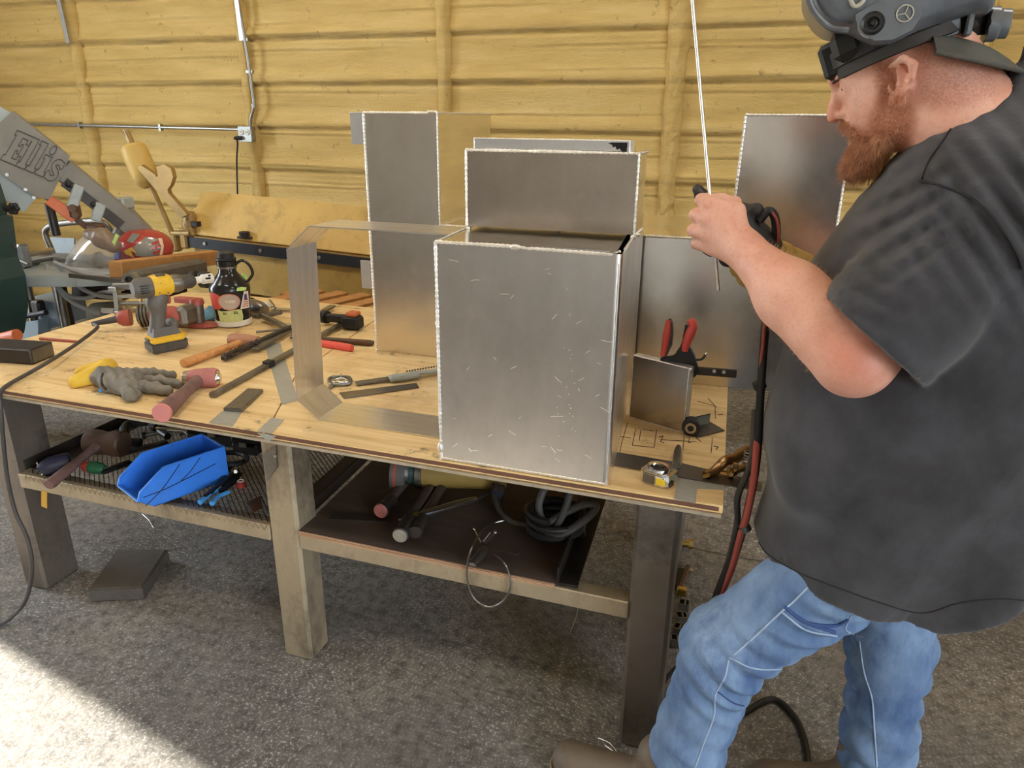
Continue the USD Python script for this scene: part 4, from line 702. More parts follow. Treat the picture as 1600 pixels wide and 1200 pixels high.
# dead-blow hammer hanging over the front edge
k0, k1 = Tb(252, 646, .022), Tb(312, 592, .026); hm = thing('mallet', 'pinkish-red dead-blow mallet with steel-capped head, its handle end over the front edge', 'hammer', (*k1[:2], H)); kl = np.linalg.norm(k1-k0); u = (k1-k0)/kl
part(hm, 'handle', oval(k0, k1, [(0, 0), (.0235, .0), (.025, .006), (.0205, .10), (.0165, kl*.6), (.018, kl), (0, kl)], 1, 1), 'hammer_worn', world=True); part(hm, 'grip_end', rodprof(k0-u*.002, k1, [(0, 0), (.024, 0), (.0255, .004), (.0245, .016), (.019, .018), (0, .018)]), 'hammer_face', world=True)
a0, a1 = Tb(289, 591, .026), Tb(345, 590, .026); ua = (a1-a0)/np.linalg.norm(a1-a0); al = np.linalg.norm(a1-a0); part(hm, 'head', rodprof(a0+ua*.012, a1, [(0, 0), (.023, 0), (.026, .012), (.030, .05), (.030, al*.7), (.026, al*.80), (0, al*.80)]), 'hammer_pink', world=True)
part(hm, 'striking_face', rodprof(a0-ua*.002, a1, [(0, 0), (.021, 0), (.022, .003), (.022, .016), (0, .016)]), 'steel_bright', world=True); part(hm, 'striking_face', rodprof(a1-ua*.040, a1+ua, [(0, 0), (.0265, 0), (.0265, .012), (.021, .032), (.012, .040), (0, .041)], 10), 'chrome', world=True)
# flat bar pieces and files
def flat(name, label, cat, quad, t, mat, h0=.0008, bev=.001, group=None): q = [T(*p, h0+t) for p in quad]; return solo(name, label, cat, rprism(Polygon([x[:2] for x in q]), t, min(bev, t*.4), (0, 0, H+h0)), mat, smooth=20)
flat('flat_bar', 'short thick dark flat steel bar lying near the front edge', 'steel bar', [(349, 637), (377, 639), (411, 608), (387, 606)], .010, 'steel_grey', .0012, .0015)
flat('steel_strip', 'grey flat strip lying between the band and the tall box', 'steel strip', [(530, 613), (651, 598), (655, 605), (537, 622)], .003, 'plate_grey')
fi = thing('file', 'flat file with a grey grip pointing at the tall box', 'file', (*Tb(600, 592)[:2], H)); part(fi, 'blade', bar(Tb(556, 599, .007), Tb(612, 591, .009), .024, .007, bev=.001), 'steel_grey', world=True); part(fi, 'handle', cat_([bar(Tb(608, 592, .012), Tb(655, 585, .014), .034, .016, bev=.005), bar(Tb(640, 584, .014), Tb(690, 579, .014), .026, .008, bev=.002)]), 'saw_light', world=True)
part(fi, 'teeth', cat_([box(.004, .004, .004, Tb(636+4.2*k, 580-.7*k, .016)) for k in range(12)]), 'steel_grey', world=True, kind='stuff')
bk = thing('chain_link', 'small steel shackle link lying just behind the band', 'chain link', (*Tb(530, 597)[:2], H)); 
part(bk, 'link', tube(spl([Tb(514, 594, .007), Tb(521, 589, .008), Tb(543, 589, .008), Tb(548, 595, .007), Tb(543, 600, .006), Tb(520, 601, .006)], 5, True), .0055, 8, closed=True), 'steel_grey', world=True); part(bk, 'inner_loop', tube(spl([Tb(522, 596, .012), Tb(527, 592, .013), Tb(539, 592, .013), Tb(543, 596, .012), Tb(532, 598, .012)], 5, True), .003, 8, closed=True), 'steel_bright', world=True); part(bk, 'pin', rod(Tb(533, 594, .010), Tb(533, 585, .014), .003), 'steel_bright', world=True); part(bk, 'tail', bar(Tb(520, 601, .006), Tb(515, 607, .005), .012, .006), 'steel_grey', world=True)
pl_ = thing('pliers', 'pliers with one red and one dark handle, half behind the band', 'pliers', (*Tb(515, 538)[:2], H)); part(pl_, 'red_handle', oval(Tb(478, 532, .012), Tb(538, 542, .012), [(0, 0), (.010, .002), (.012, .05), (.0135, .18), (.012, .20), (0, .208)], 1, 1), 'grip_red', world=True); part(pl_, 'dark_handle', oval(Tb(478, 528, .012), Tb(549, 533.5, .012), [(0, 0), (.008, .002), (.009, .1), (.0105, .245), (.008, .258), (0, .26)], 1, 1), 'steel_rust', world=True); part(pl_, 'jaws', bar(Tb(478, 530, .012), Tb(455, 526, .012), .022, .012, bev=.003), 'steel_grey', world=True)

# ------------------------------------------------------------------ tools on the bench, right half
flat('steel_strip', 'long dark flat steel strip overhanging the right end of the bench', 'steel strip', [(880, 692), (1060, 722), (1192, 753), (1190, 767), (1060, 745), (878, 711)], .003, 'plate_grey')
tm1 = thing('tape_measure', 'chrome tape measure with a yellow tab lying at the front right of the bench', 'tape measure', (*Tb(1027, 752)[:2], H+.001), math.radians(-20))
oct_ = Polygon([(-.034, -.016), (-.022, -.030), (.024, -.030), (.036, -.018), (.036, .024), (.026, .032), (-.024, .032), (-.034, .022)])
part(tm1, 'case', rprism(oct_.buffer(.0), .032, .005), 'chrome'); part(tm1, 'top_ring', place(lathe([(.016, 0), (.026, 0), (.025, .005), (.017, .004)], 28), np.eye(3), (0, 0, .0315)), 'chrome'); part(tm1, 'emblem', cat_([box(.022, .014, .002, (0, 0, .033), .0006), box(.004, .020, .002, (-.006, 0, .033), .0006)]), 'steel_dark')
part(tm1, 'tab', box(.022, .003, .016, (.022, -.030, .016), .001), 'tape_yellow'); part(tm1, 'blade_hook', box(.003, .016, .012, (.0375, -.006, .007), .0008), 'steel_dark'); part(tm1, 'belt_clip', box(.030, .002, .022, (-.006, -.0305, .016), .0008), 'steel_grey')
flat('metal_plate', 'small square grey metal plate lying beside the small tray', 'metal plate', [(1073, 671), (1107, 657), (1133, 672), (1089, 683)], .003, 'plate_grey')
tm2 = thing('tape_measure', 'dark tape measure with its pale blue blade pulled out, behind the small grey plate', 'tape measure', (*Tb(1072, 668)[:2], H+.004))
part(tm2, 'case', rodprof(Tb(1080, 666, .024)+[0, -.014, 0], Tb(1080, 666, .024)+[0, .02, 0], [(0, 0), (.020, 0), (.023, .004), (.023, .026), (.020, .03), (0, .03)], 26), 'rubber', world=True); part(tm2, 'silver_badge', cat_([rodprof(Tb(1080, 666, .024)+[0, -.016, 0], Tb(1080, 666, .024)+[0, .0, 0], [(.008, 0), (.014, 0), (.014, .004), (.008, .004)], 22)]), 'steel_bright', world=True)
b0, b1 = Tb(1078, 661, .020), Tb(1109, 654, .018); part(tm2, 'blade', bar(b0, b1, .002, .026, bev=.0005), 'saw_blue', world=True); part(tm2, 'blade_edge', bar(b0+Z3*.0135, b1+Z3*.0135, .003, .002), 'rubber', world=True)
pn = thing('steel_punch', 'short dark steel punch standing off the strip behind the chrome tape measure', 'punch', (*Tb(1060, 715)[:2], H)); part(pn, 'shank', rodprof(Tb(1057, 727, .012), Tb(1061, 690, .012), [(0, 0), (.009, 0), (.0105, .006), (.0095, .08), (.006, .105), (0, .106)], 8), 'steel_grey', world=True)
# bronze ground clamp with spring
gc = thing('ground_clamp', 'bronze spring-loaded ground clamp resting on the dark strip at the right bench edge', 'clamp', (*Tb(1120, 742)[:2], H))
def G3(px, py, h): return Tb(px, py, h)
arm = [G3(1101, 742, .010), G3(1113, 738, .012), G3(1124, 729, .022), G3(1134, 720, .034), G3(1148, 716, .036), G3(1160, 708, .044), G3(1174, 703, .05)]
def flatsweep(path, w, t, n=6): 
    p = spl(path, n); q = np.array([[0, -1], [0, 1], [1, 1], [1, -1]])*1.0; m = tube(p, 1.0, 8); k = len(p); v = np.asarray(m.vertices)
    v[:k*8] = (np.repeat(p, 8, 0)+(v[:k*8]-np.repeat(p, 8, 0))*[w, w, t]); return tm(v, m.faces)
part(gc, 'upper_jaw', tube(spl(arm, 6), np.interp(np.linspace(0, 1, 37), [0, .25, .5, 1], [.0085, .011, .0125, .014]), 12), 'bronze', world=True)
part(gc, 'lower_jaw', cat_([tube(spl([G3(1104, 743, .005), G3(1124, 740, .007), G3(1140, 741, .010), G3(1152, 734, .02), G3(1176, 727, .03)], 6), .0085, 10)]), 'bronze', world=True)
part(gc, 'hinge', cat_([bar(G3(1138, 741, .012), G3(1138, 741, .012)+Z3*.022, .008, .006), bar(G3(1148, 741, .010), G3(1148, 741, .010)+Z3*.028, .012, .008)]), 'bronze', world=True); part(gc, 'pin', rod(G3(1143, 738, .020)+[0, -.012, 0], G3(1143, 738, .020)+[0, .012, 0], .005), 'brass', world=True); part(gc, 'teeth', cat_([box(.004, .010, .004, G3(1100+2.4*k, 744-.5*k, .016)) for k in range(4)]), 'brass', world=True, kind='stuff')
hx = [G3(1168, 737, .012)+np.array([.012*math.cos(a), .012*math.sin(a), .052*a/(2*np.pi*7)]) for a in np.linspace(0, 14*np.pi, 150)]; part(gc, 'spring', tube(hx, .0016, 6), 'steel_bright', world=True)
# red-handled clamp pliers held on the tray
cl = thing('clamp_pliers', 'black clamping pliers with two red handles standing up behind the small tray', 'pliers', (-.14, .40, H)); CY = .395
def Cp(px, py, d=0): return Yp(px, py, CY+d)
def cxy(L): return Polygon([Cp(*p)[[0, 2]] for p in L])
part(cl, 'body', prism(cxy([(1032, 560), (1052, 556), (1066, 543), (1078, 540), (1086, 556), (1092, 578), (1088, 586), (1074, 596), (1066, 590), (1040, 580)]), .016, (0, CY+.008, 0), (1, 0, 0), (0, 0, 1)), 'rubber', world=True)
part(cl, 'rear_handle', prism(cxy([(1034, 560), (1042, 556), (1050, 540), (1052, 520), (1051, 505), (1048, 498), (1043, 500), (1040, 520)]), .014, (0, CY+.007, 0), (1, 0, 0), (0, 0, 1)), 'steel_dark', world=True)
part(cl, 'red_grip', tube(spl([Cp(1036, 556, -.004), Cp(1040, 535, -.004), Cp(1043, 515, -.004), Cp(1045, 500, -.004)], 6), np.r_[np.linspace(.007, .010, 9), np.linspace(.010, .006, 10)], 12), 'grip_red', world=True)
part(cl, 'front_handle', tube(spl([Cp(1060, 552), Cp(1068, 540), Cp(1072, 522), Cp(1075, 508)], 6), .007, 10), 'steel_dark', world=True)
part(cl, 'red_grip', tube(spl([Cp(1070, 548, -.003), Cp(1073, 535, -.004), Cp(1079, 520, -.004), Cp(1083, 508, -.004), Cp(1078, 499, -.002)], 6), np.r_[np.linspace(.009, .0125, 12), np.linspace(.0125, .009, 13)], 14), 'grip_red', world=True)
part(cl, 'jaw_bar', bar(Cp(1088, 579), Cp(1151, 584), .006, .022, (0, 0, 1), bev=.002), 'steel_dark', world=True)
for p in ((1116, 580), (1131, 581.5)): part(cl, 'rivet', rod(Cp(*p, -.002), Cp(*p, -.0055), .0045, n=12), 'steel_bright', world=True)
part(cl, 'release_lever', tube(spl([Cp(1086, 562), Cp(1094, 562), Cp(1099, 559), Cp(1103, 553)], 5), .0032, 8), 'steel_dark', world=True); part(cl, 'lever_tip', ball(Cp(1103, 553), .0042, 2), 'chrome', world=True)
solo('label_card', 'white card strip tucked between the tray and the clamping pliers', 'card', bar(Cp(1050, 565, .012), Cp(1071, 570, -.0), .0015, .010), 'label_white')

# ------------------------------------------------------------------ filler rod, torch and its hoses
rd = [Yp(1079, -30, .072), Yp(1108, 300, .072), Yp(1122.5, 454, .072)]
solo('filler_rod', 'thin bright aluminium filler rod held upright in the bare hand', 'rod', tube(np.array([rd[0]+(rd[2]-rd[0])*t for t in np.linspace(0, 1, 12)]), .0033, 8), 'weld', smooth=True)
to = thing('welding_torch', 'black welding torch held in the gloved right hand, with red and black hoses hanging down', 'torch', (.02, .13, 1.1))
part(to, 'handle', tube(spl([Yp(1088, 296, .10), Yp(1098, 318, .10), Yp(1130, 352, .112), Yp(1168, 372, .118), Yp(1190, 368, .11)], 6), np.interp(np.linspace(0, 1, 25), [0, .2, .4, 1], [.007, .010, .013, .014]), 12), 'rubber', world=True)
part(to, 'hose_loop', tube(spl([Yp(1186, 345, .10), Yp(1200, 330, .10), Yp(1210, 338, .105), Yp(1213, 365, .115), Yp(1208, 400, .14), Yp(1200, 450, .15), Yp(1196, 510, .14)], 7), .0085, 10), 'rubber', world=True); part(to, 'red_stripe', tube(spl([Yp(1206, 331, .093), Yp(1214, 345, .098), Yp(1216.5, 370, .108), Yp(1211, 405, .133)], 6), .003, 6), 'tool_red', world=True)
hb = [Yp(1197, 500, .14), Yp(1192, 560, .10), Yp(1188, 620, .07), Yp(1184, 700, .06), Yp(1176, 760, .05), Yp(1160, 830, .06), Yp(1140, 890, .08), Yp(1112, 950, .16), Yp(1090, 1020, .22), Zp(1072, 1075, .04), Zp(1060, 1110, .012), Zp(1085, 1140, .010), Zp(1150, 1120, .010), Zp(1205, 1092, .011), Zp(1240, 1118, .011), Zp(1258, 1160, .011), Zp(1262, 1205, .011), Zp(1250, 1240, .011)]
part(to, 'black_hose', tube(spl(hb, 7), .0085, 10), 'rubber', world=True)
rh = [p+np.array([.004, -.010, 0]) for p in hb[:8]]; part(to, 'red_hose', tube(spl([Yp(1187, 670, .075), Yp(1182, 700, .055), Yp(1178, 745, .04), Yp(1168, 800, .045), Yp(1156, 840, .055), Yp(1143, 890, .07), Yp(1120, 945, .15), Yp(1098, 1010, .21)], 7), .0075, 10), 'hose_red', world=True)
part(to, 'grey_hose', tube(spl([Yp(1180, 640, .08), Yp(1174, 720, .07), Yp(1153, 775, .07), Yp(1152, 815, .09), Yp(1140, 870, .10), Yp(1120, 925, .17), Yp(1085, 1010, .25), Zp(1040, 1062, .02), Zp(1032, 1100, .008), Zp(1055, 1150, .008)], 7), .007, 10), 'drill_black', world=True)
part(to, 'red_hose', tube(spl([Yp(1196, 490, .135), Yp(1192, 540, .105), Yp(1187, 585, .085), Yp(1187, 640, .075)], 7), .0035, 8), 'tool_red', world=True)
part(to, 'hose_tie', rod(Yp(1184, 596, .085), Yp(1189, 607, .085), .013, n=12), 'rubber', world=True); part(to, 'hose_tie', rod(Yp(1161, 820, .055), Yp(1166, 829, .055), .013, n=12), 'plate_grey', world=True)

# ------------------------------------------------------------------ left shelf (mesh deck)
SD = SZ+.004
def S(px, py, h=0): return Zp(px, py, SD+h)
bn_ = thing('parts_bin', 'bright blue plastic parts bin lying tilted on the mesh shelf', 'bin', (*S(262, 770)[:2], SD))
# axes of the bin from its visible corners
f_bl = S(243, 791, .006); f_br = S(336, 757, .006); lx = (f_br-f_bl)/np.linalg.norm(f_br-f_bl); ly = np.array([-lx[1], lx[0], 0]); BLn = .235; BWd, BHt = .145, .115
def Bp(x, y, z): return f_bl+lx*x+ly*y+Z3*z
tw = .0028
def wallb(pts, nrm): 
    pts = np.array(pts); n = np.asarray(nrm, float); return hull(np.vstack([pts+n*tw/2, pts-n*tw/2]))
side = [(0.0, 0), (BLn, 0), (BLn, BHt), (.04, BHt), (-.035, .060), (-.045, .035)]
part(bn_, 'side_wall', prism(side, tw, Bp(0, tw, 0), lx, Z3), 'bin_blue', world=True, smooth=20); part(bn_, 'side_wall', prism(side, tw, Bp(0, BWd, 0), lx, Z3), 'bin_blue', world=True, smooth=20)
part(bn_, 'floor', cat_([prism([(0, 0), (BLn, 0), (BLn, BWd), (0, BWd)], tw, Bp(0, 0, 0), lx, ly)]), 'bin_blue', world=True); part(bn_, 'back_wall', prism([(0, 0), (BWd, 0), (BWd, BHt), (0, BHt)], tw, Bp(BLn, 0, 0), ly, Z3), 'bin_blue', world=True)
part(bn_, 'front_lip', wallb([Bp(0, 0, 0), Bp(0, BWd, 0), Bp(-.045, BWd, .035), Bp(-.045, 0, .035)], lx*.6+Z3*.7), 'bin_blue', world=True)
rim = [(-.045, .035), (-.035, .060), (.04, BHt), (BLn, BHt)]
for y in (0, BWd): part(bn_, 'rim', tube([Bp(x, y, z) for x, z in rim], .0042, 8), 'bin_blue', world=True)
part(bn_, 'rim', tube([Bp(BLn, 0, BHt), Bp(BLn, BWd, BHt)], .0042, 8), 'bin_blue', world=True); part(bn_, 'rim', tube([Bp(-.045, 0, .035), Bp(-.045, BWd, .035)], .0042, 8), 'bin_blue', world=True)
for L in ([(-.028, .012), (.03, .05), (.09, .108)], [(-.03, .042), (.05, .046), (.20, .070)], [(.085, .052), (.12, .075), (.155, .108)]): part(bn_, 'scored_line', tube(spl([Bp(x, -.0006, z) for x, z in L], 5), .0013, 5), 'navy', world=True)
# sledge hammer
k0, k1 = S(76, 758, .022), S(160, 690, .055); sl_ = thing('sledge_hammer', 'grimy sledge hammer with a dark round head lying on the mesh shelf', 'hammer', (*k1[:2], SD)); part(sl_, 'handle', oval(k0, k1, [(0, 0), (.018, 0), (.020, .01), (.0155, .15), (.0165, np.linalg.norm(k1-k0)), (0, np.linalg.norm(k1-k0))], 1, .85), 'hammer_worn', world=True)
part(sl_, 'head', rodprof(S(138, 690, .050), S(195, 694, .050), [(0, 0), (.038, 0), (.045, .012), (.044, .045), (.038, .07), (.046, .10), (.046, .128), (.040, .135), (0, .135)], 20), 'steel_rust', world=True)
# c-clamps
def cclamp(label, pts, r, scr, mat='black_iron'):
    t = thing('c_clamp', label, 'clamp', (*np.array(pts[0])[:2], SD), group=None); part(t, 'frame', tube(spl(pts, 7), r, 10), mat, world=True); a, b = np.array(scr[0]), np.array(scr[1]); u = (b-a)/np.linalg.norm(b-a)
    part(t, 'screw', rod(a, b, .0075), 'steel_grey', world=True); part(t, 'swivel_pad', rod(b, b+u*.012, .014), mat, world=True); s = np.cross(u, Z3); s /= np.linalg.norm(s); part(t, 'tommy_bar', rod(a+u*.01-s*.045, a+u*.01+s*.045, .004), 'steel_bright', world=True); return t
cclamp('black forged C-clamp lying behind the sledge head on the mesh shelf', [S(220, 692, .02), S(199, 690, .022), S(194, 676, .022), S(200, 664, .022), S(230, 658, .022)], .017, (S(300, 666, .03), S(228, 680, .024))); cclamp('second black C-clamp lying across the back of the mesh shelf behind the blue bin', [S(262, 682, .03), S(250, 672, .03), S(262, 660, .032), S(290, 655, .032)], .013, (S(296, 674, .035), S(244, 669, .03)))
solo('wrench', 'bright open wrench lying on the C-clamps at the back of the mesh shelf', 'wrench', [bar(S(243, 669, .055), S(292, 673, .052), .014, .005), bar(S(285, 671, .052), S(296, 675, .052), .026, .006)], 'chrome')
solo('pry_bar', 'dark flat pry bar lying behind the blue bin on the mesh shelf', 'pry bar', bar(S(190, 709, .008), S(262, 690, .008), .03, .010, bev=.002), 'steel_dark'); solo('pry_bar', 'dark bar lying between the red-green screwdriver and the blue bin', 'pry bar', bar(S(158, 738, .010), S(205, 722, .010), .026, .014, bev=.003), 'black_iron')
bt_ = thing('spray_bottle', 'small dark blue spray bottle lying at the front left of the mesh shelf', 'bottle', (*S(90, 724)[:2], SD)); part(bt_, 'body', rodprof(S(112, 719, .028), S(60, 733, .02), [(0, 0), (.022, 0), (.030, .008), (.031, .06), (.022, .085), (.010, .10), (0, .10)]), 'navy', world=True); part(bt_, 'nozzle', rodprof(S(72, 730, .022), S(58, 736, .018), [(0, 0), (.009, 0), (.007, .03), (0, .03)]), 'rubber', world=True); part(bt_, 'white_strap', bar(S(57, 722, .03), S(66, 742, .004), .004, .003), 'plastic_white', world=True)
sd_ = thing('screwdriver', 'stubby screwdriver with a red and green handle on the mesh shelf', 'screwdriver', (*S(145, 733)[:2], SD)); part(sd_, 'handle', rodprof(S(138, 729, .02), S(165, 733, .016), [(0, 0), (.018, .002), (.022, .02), (.018, .05), (.012, .06), (0, .06)]), 'paint_green', world=True); part(sd_, 'butt_cap', rodprof(S(131, 728, .02), S(145, 731, .02), [(0, 0), (.014, .002), (.019, .012), (.019, .026), (0, .026)]), 'paint_red', world=True); part(sd_, 'blade', rod(S(162, 733, .016), S(205, 722, .012), .004), 'steel_grey', world=True)
pb = thing('pliers', 'pliers with two bright blue handles in front of the blue bin', 'pliers', (*S(340, 775)[:2], SD)); part(pb, 'blue_handle', tube(spl([S(331, 787, .010), S(340, 777, .012), S(358, 768, .012)], 6), np.linspace(.0085, .006, 13), 10), 'blue_handle', world=True); part(pb, 'blue_handle', tube(spl([S(312, 785, .010), S(322, 777, .012), S(342, 764, .012)], 6), np.linspace(.0085, .006, 13), 10), 'blue_handle', world=True); part(pb, 'jaws', cat_([bar(S(345, 768, .012), S(372, 748, .012), .02, .012, bev=.003), bar(S(350, 760, .012), S(376, 740, .014), .016, .010)]), 'black_iron', world=True)
sc_ = thing('scissors', 'dark clamp scissors with small bright hinges behind the blue-handled pliers', 'scissors', (*S(350, 745)[:2], SD)); part(sc_, 'blades', cat_([bar(S(320, 775, .022), S(372, 735, .024), .012, .006), bar(S(330, 770, .022), S(362, 728, .024), .012, .006)]), 'black_iron', world=True); part(sc_, 'hinge', rod(S(352, 733, .02), S(352, 733, .036), .008), 'steel_bright', world=True); part(sc_, 'hinge', rod(S(368, 737, .02), S(368, 737, .034), .006), 'steel_bright', world=True)
sp = thing('spool', 'small red spool with a white ring beside the blue-handled pliers', 'spool', (*S(377, 760)[:2], SD)); part(sp, 'core', lathe([(0, 0), (.014, 0), (.014, .018), (0, .018)], 18), 'paint_red'); part(sp, 'white_ring', tube([(.009*math.cos(a), .009*math.sin(a), .020) for a in np.linspace(0, 2*np.pi, 20, endpoint=False)], .0018, 6, closed=True), 'plastic_white')
for (lab, c, s, rz) in (('black tool case at the back of the mesh shelf left of the middle leg', (352, 684), (.20, .17, .085), .2), ('low black case in front of the middle leg on the mesh shelf', (398, 700), (.10, .13, .07), .1)):
    o = S(*c); t = thing('tool_case', lab, 'case', (*o[:2], SD), rz); part(t, 'base', box(*s[:2], s[2]*.6, (0, 0, 0), .008, base=True), 'rubber'); part(t, 'lid', box(*s[:2], s[2]*.38, (0, 0, s[2]*.61), .008, base=True), 'black_iron'); part(t, 'latch', box(.03, .006, .02, (0, -s[1]/2-.002, s[2]*.6), .002), 'steel_grey')
solo('steel_plate', 'rusty brown steel offcut at the front of the mesh shelf beside the middle leg', 'steel plate', rprism(Polygon([S(385, 787)[:2], S(408, 776)[:2], S(410, 795)[:2], S(398, 802)[:2]]), .004, .0005, (0, 0, SD)), 'steel_rust')
solo('coil', 'dark coil of hose beside the blue bin on the mesh shelf', 'hose', tube(spl([S(360+26*math.cos(a), 716+9*math.sin(a), .014+.004*a) for a in np.linspace(0, 4*np.pi, 20)], 4), .009, 8), 'rubber')

# ------------------------------------------------------------------ right shelf (dark board)
solo('steel_plate', 'dark flat steel plate lying on the shelf board under the red-faced hammer', 'steel plate', rprism(Polygon([S(514, 811)[:2], S(610, 815)[:2], S(606, 803)[:2], S(519, 799)[:2]]), .004, .0005, (0, 0, SZ)), 'steel_dark')
def hammer(label, a, b, r, hl_a, hl_b, facemat, headmat='steel_dark'):
    t = thing('hammer', label, 'hammer', (*np.array(hl_a)[:2], SZ)); L = np.linalg.norm(np.array(hl_b)-hl_a); part(t, 'handle', oval(hl_a, hl_b, [(0, 0), (.013, 0), (.015, .05), (.0165, L*.8), (.014, L), (0, L)], 1, .8), 'board_dark', world=True)
    a, b = np.array(a), np.array(b); l = np.linalg.norm(b-a); part(t, 'head', rodprof(a, b, [(0, .004), (r*.95, .004), (r, .012), (r*.8, l*.35), (r*.85, l*.6), (r*.9, l), (0, l)], 16), headmat, world=True); part(t, 'face', rodprof(a-(b-a)/l*.002, b, [(0, 0), (r*.85, 0), (r*.95, .004), (r*.95, .010), (0, .010)], 16), facemat, world=True); return t
hammer('sledge with a faded red striking face at the left of the shelf board', S(594, 799, .03), S(612, 782, .03), .024, S(602, 790, .03), S(648, 735, .03), 'hammer_pink'); hammer('hammer with a worn pale face at the front of the shelf board', S(625, 837, .03), S(640, 812, .03), .024, S(634, 820, .03), S(676, 757, .03), 'galv'); hammer('dark hammer lying beside the pale-faced hammer on the shelf board', S(648, 832, .026), S(660, 810, .026), .022, S(655, 818, .028), S(694, 755, .028), 'steel_dark')
ra = thing('ratchet', 'long chrome ratchet handle lying diagonally across the shelf board', 'ratchet', (*S(690, 795)[:2], SZ)); r0, r1 = S(646, 808, .034), S(744, 780, .034); part(ra, 'grip', rodprof(r0, r1, [(0, 0), (.010, 0), (.0125, .02), (.0125, .14), (.009, np.linalg.norm(r1-r0)), (0, np.linalg.norm(r1-r0))]), 'chrome', world=True); part(ra, 'drive_end', rod(S(622, 813, .034), r0, .0045), 'chrome', world=True); part(ra, 'collar', rod(S(642, 810, .034), S(652, 806, .034), .013), 'brass', world=True); part(ra, 'shaft', rod(r1, S(776, 766, .034), .006), 'steel_dark', world=True)
pg = thing('grinder', 'dark angle grinder with a round guard and a dull yellow body under the bench', 'grinder', (*S(680, 740)[:2], SZ)); c0 = S(613, 735, .065); c1 = S(660, 738, .06); part(pg, 'guard', rodprof(c0, c1, [(.0, .0), (.062, 0), (.064, .004), (.064, .035), (.055, .045), (0, .045)], 26), 'drill_grey', world=True); part(pg, 'guard_band', rodprof(c0, c1, [(.063, .012), (.0665, .012), (.0665, .02), (.063, .02)], 26), 'tool_red', world=True); part(pg, 'gear_head', rodprof(c0, c1, [(0, .04), (.04, .04), (.042, .12), (.036, .13), (0, .13)]), 'machine_green', world=True)
part(pg, 'white_ring', rodprof(c0, c1, [(.038, .045), (.046, .045), (.046, .055), (.038, .055)]), 'galv', world=True); part(pg, 'body', rodprof(S(658, 739, .06), S(752, 742, .06), [(0, 0), (.042, 0), (.045, .02), (.045, .24), (.038, .27), (0, .27)]), 'tube_yellow', world=True); part(pg, 'collar', rodprof(S(652, 739, .06), S(700, 741, .06), [(.042, 0), (.048, 0), (.048, .02), (.042, .02)]), 'steel_grey', world=True)
rd_ = thing('tie_rod', 'thin rod with a small flat foot hanging under the bench near the grinder', 'rod', (*S(748, 750)[:2], SZ)); part(rd_, 'rod', rod(S(747, 757, .002), S(747, 757, .002)+Z3*.09, .003), 'brass', world=True); part(rd_, 'foot', box(.02, .02, .003, S(747, 759, .004)), 'steel_grey', world=True)
cc = thing('cable_coil', 'coil of dark ribbed hose standing near the right end of the shelf board', 'hose', (*S(868, 835)[:2], SZ))
part(cc, 'coil_base', tube([S(868, 835)+np.array([.075*math.cos(a), .075*math.sin(a), .012+.004*a]) for a in np.linspace(0, 5.5*np.pi, 90)], .011, 10), 'rubber', world=True)
o = S(862, 838, .02); part(cc, 'loop', tube(spl([o+[-.02, 0, .02], o+[-.045, .02, .08], o+[-.02, .045, .15], o+[.03, .05, .165], o+[.035, .03, .10], o+[.01, .0, .03], o+[-.01, -.015, .02]], 7), .011, 10), 'rubber_worn', world=True); part(cc, 'loop', tube(spl([o+[-.01, -.02, .02], o+[.04, -.02, .03], o+[.095, .01, .07], o+[.115, .03, .10], o+[.08, .03, .10], o+[.02, .02, .06], o+[-.02, .0, .03]], 7), .011, 10), 'rubber_worn', world=True)
bc_ = thing('air_hose', 'black hose curving from under the bench to the coil on the shelf board', 'hose', (*S(800, 800)[:2], SZ)); part(bc_, 'hose', tube(spl([S(772, 757, .06), S(772, 775, .04), S(780, 798, .02), S(800, 815, .012), S(828, 822, .012), S(850, 828, .02)], 7), .008, 10), 'drill_black', world=True); part(bc_, 'end_label', place(box(.035, .012, .06, bev=.003), frame((.2, 0, 1)), S(779, 770, .05)), 'plate_grey', world=True); part(bc_, 'label_stripe', place(box(.036, .013, .012, bev=.001), frame((.2, 0, 1)), S(779, 770, .05)), 'navy', world=True)
tg = thing('work_glove', 'crumpled tan leather glove at the back right of the shelf board', 'glove', (*S(860, 790)[:2], SZ)); part(tg, 'hand', blob([S(828, 795, .012), S(845, 797, .014), S(865, 788, .03), S(884, 782, .035)], [.020, .024, .034, .036], n=.006, flat=SZ+.002), 'tan_glove', smooth=True, world=True); part(tg, 'finger', blob([S(832, 788, .03), S(845, 790, .03), S(858, 784, .04)], [.012, .013, .014], n=.003), 'tan_glove', smooth=True, world=True)
wc = thing('wire_cutters', 'wire cutters at the front of the shelf board with a thin cable loop hanging down', 'cable', (*S(765, 855)[:2], SZ))
part(wc, 'cable_loop', tube(spl([S(790, 812, .006), S(762, 822, .008), Yp(740, 850, .115), Yp(730, 884, .108), Yp(731, 910, .108), Yp(741, 935, .108), Yp(763, 948, .108), Yp(785, 940, .108), Yp(797, 918, .108), Yp(795, 895, .109), Yp(787, 878, .112), S(772, 866, .012)], 8), .0027, 8), 'plate_grey', world=True)
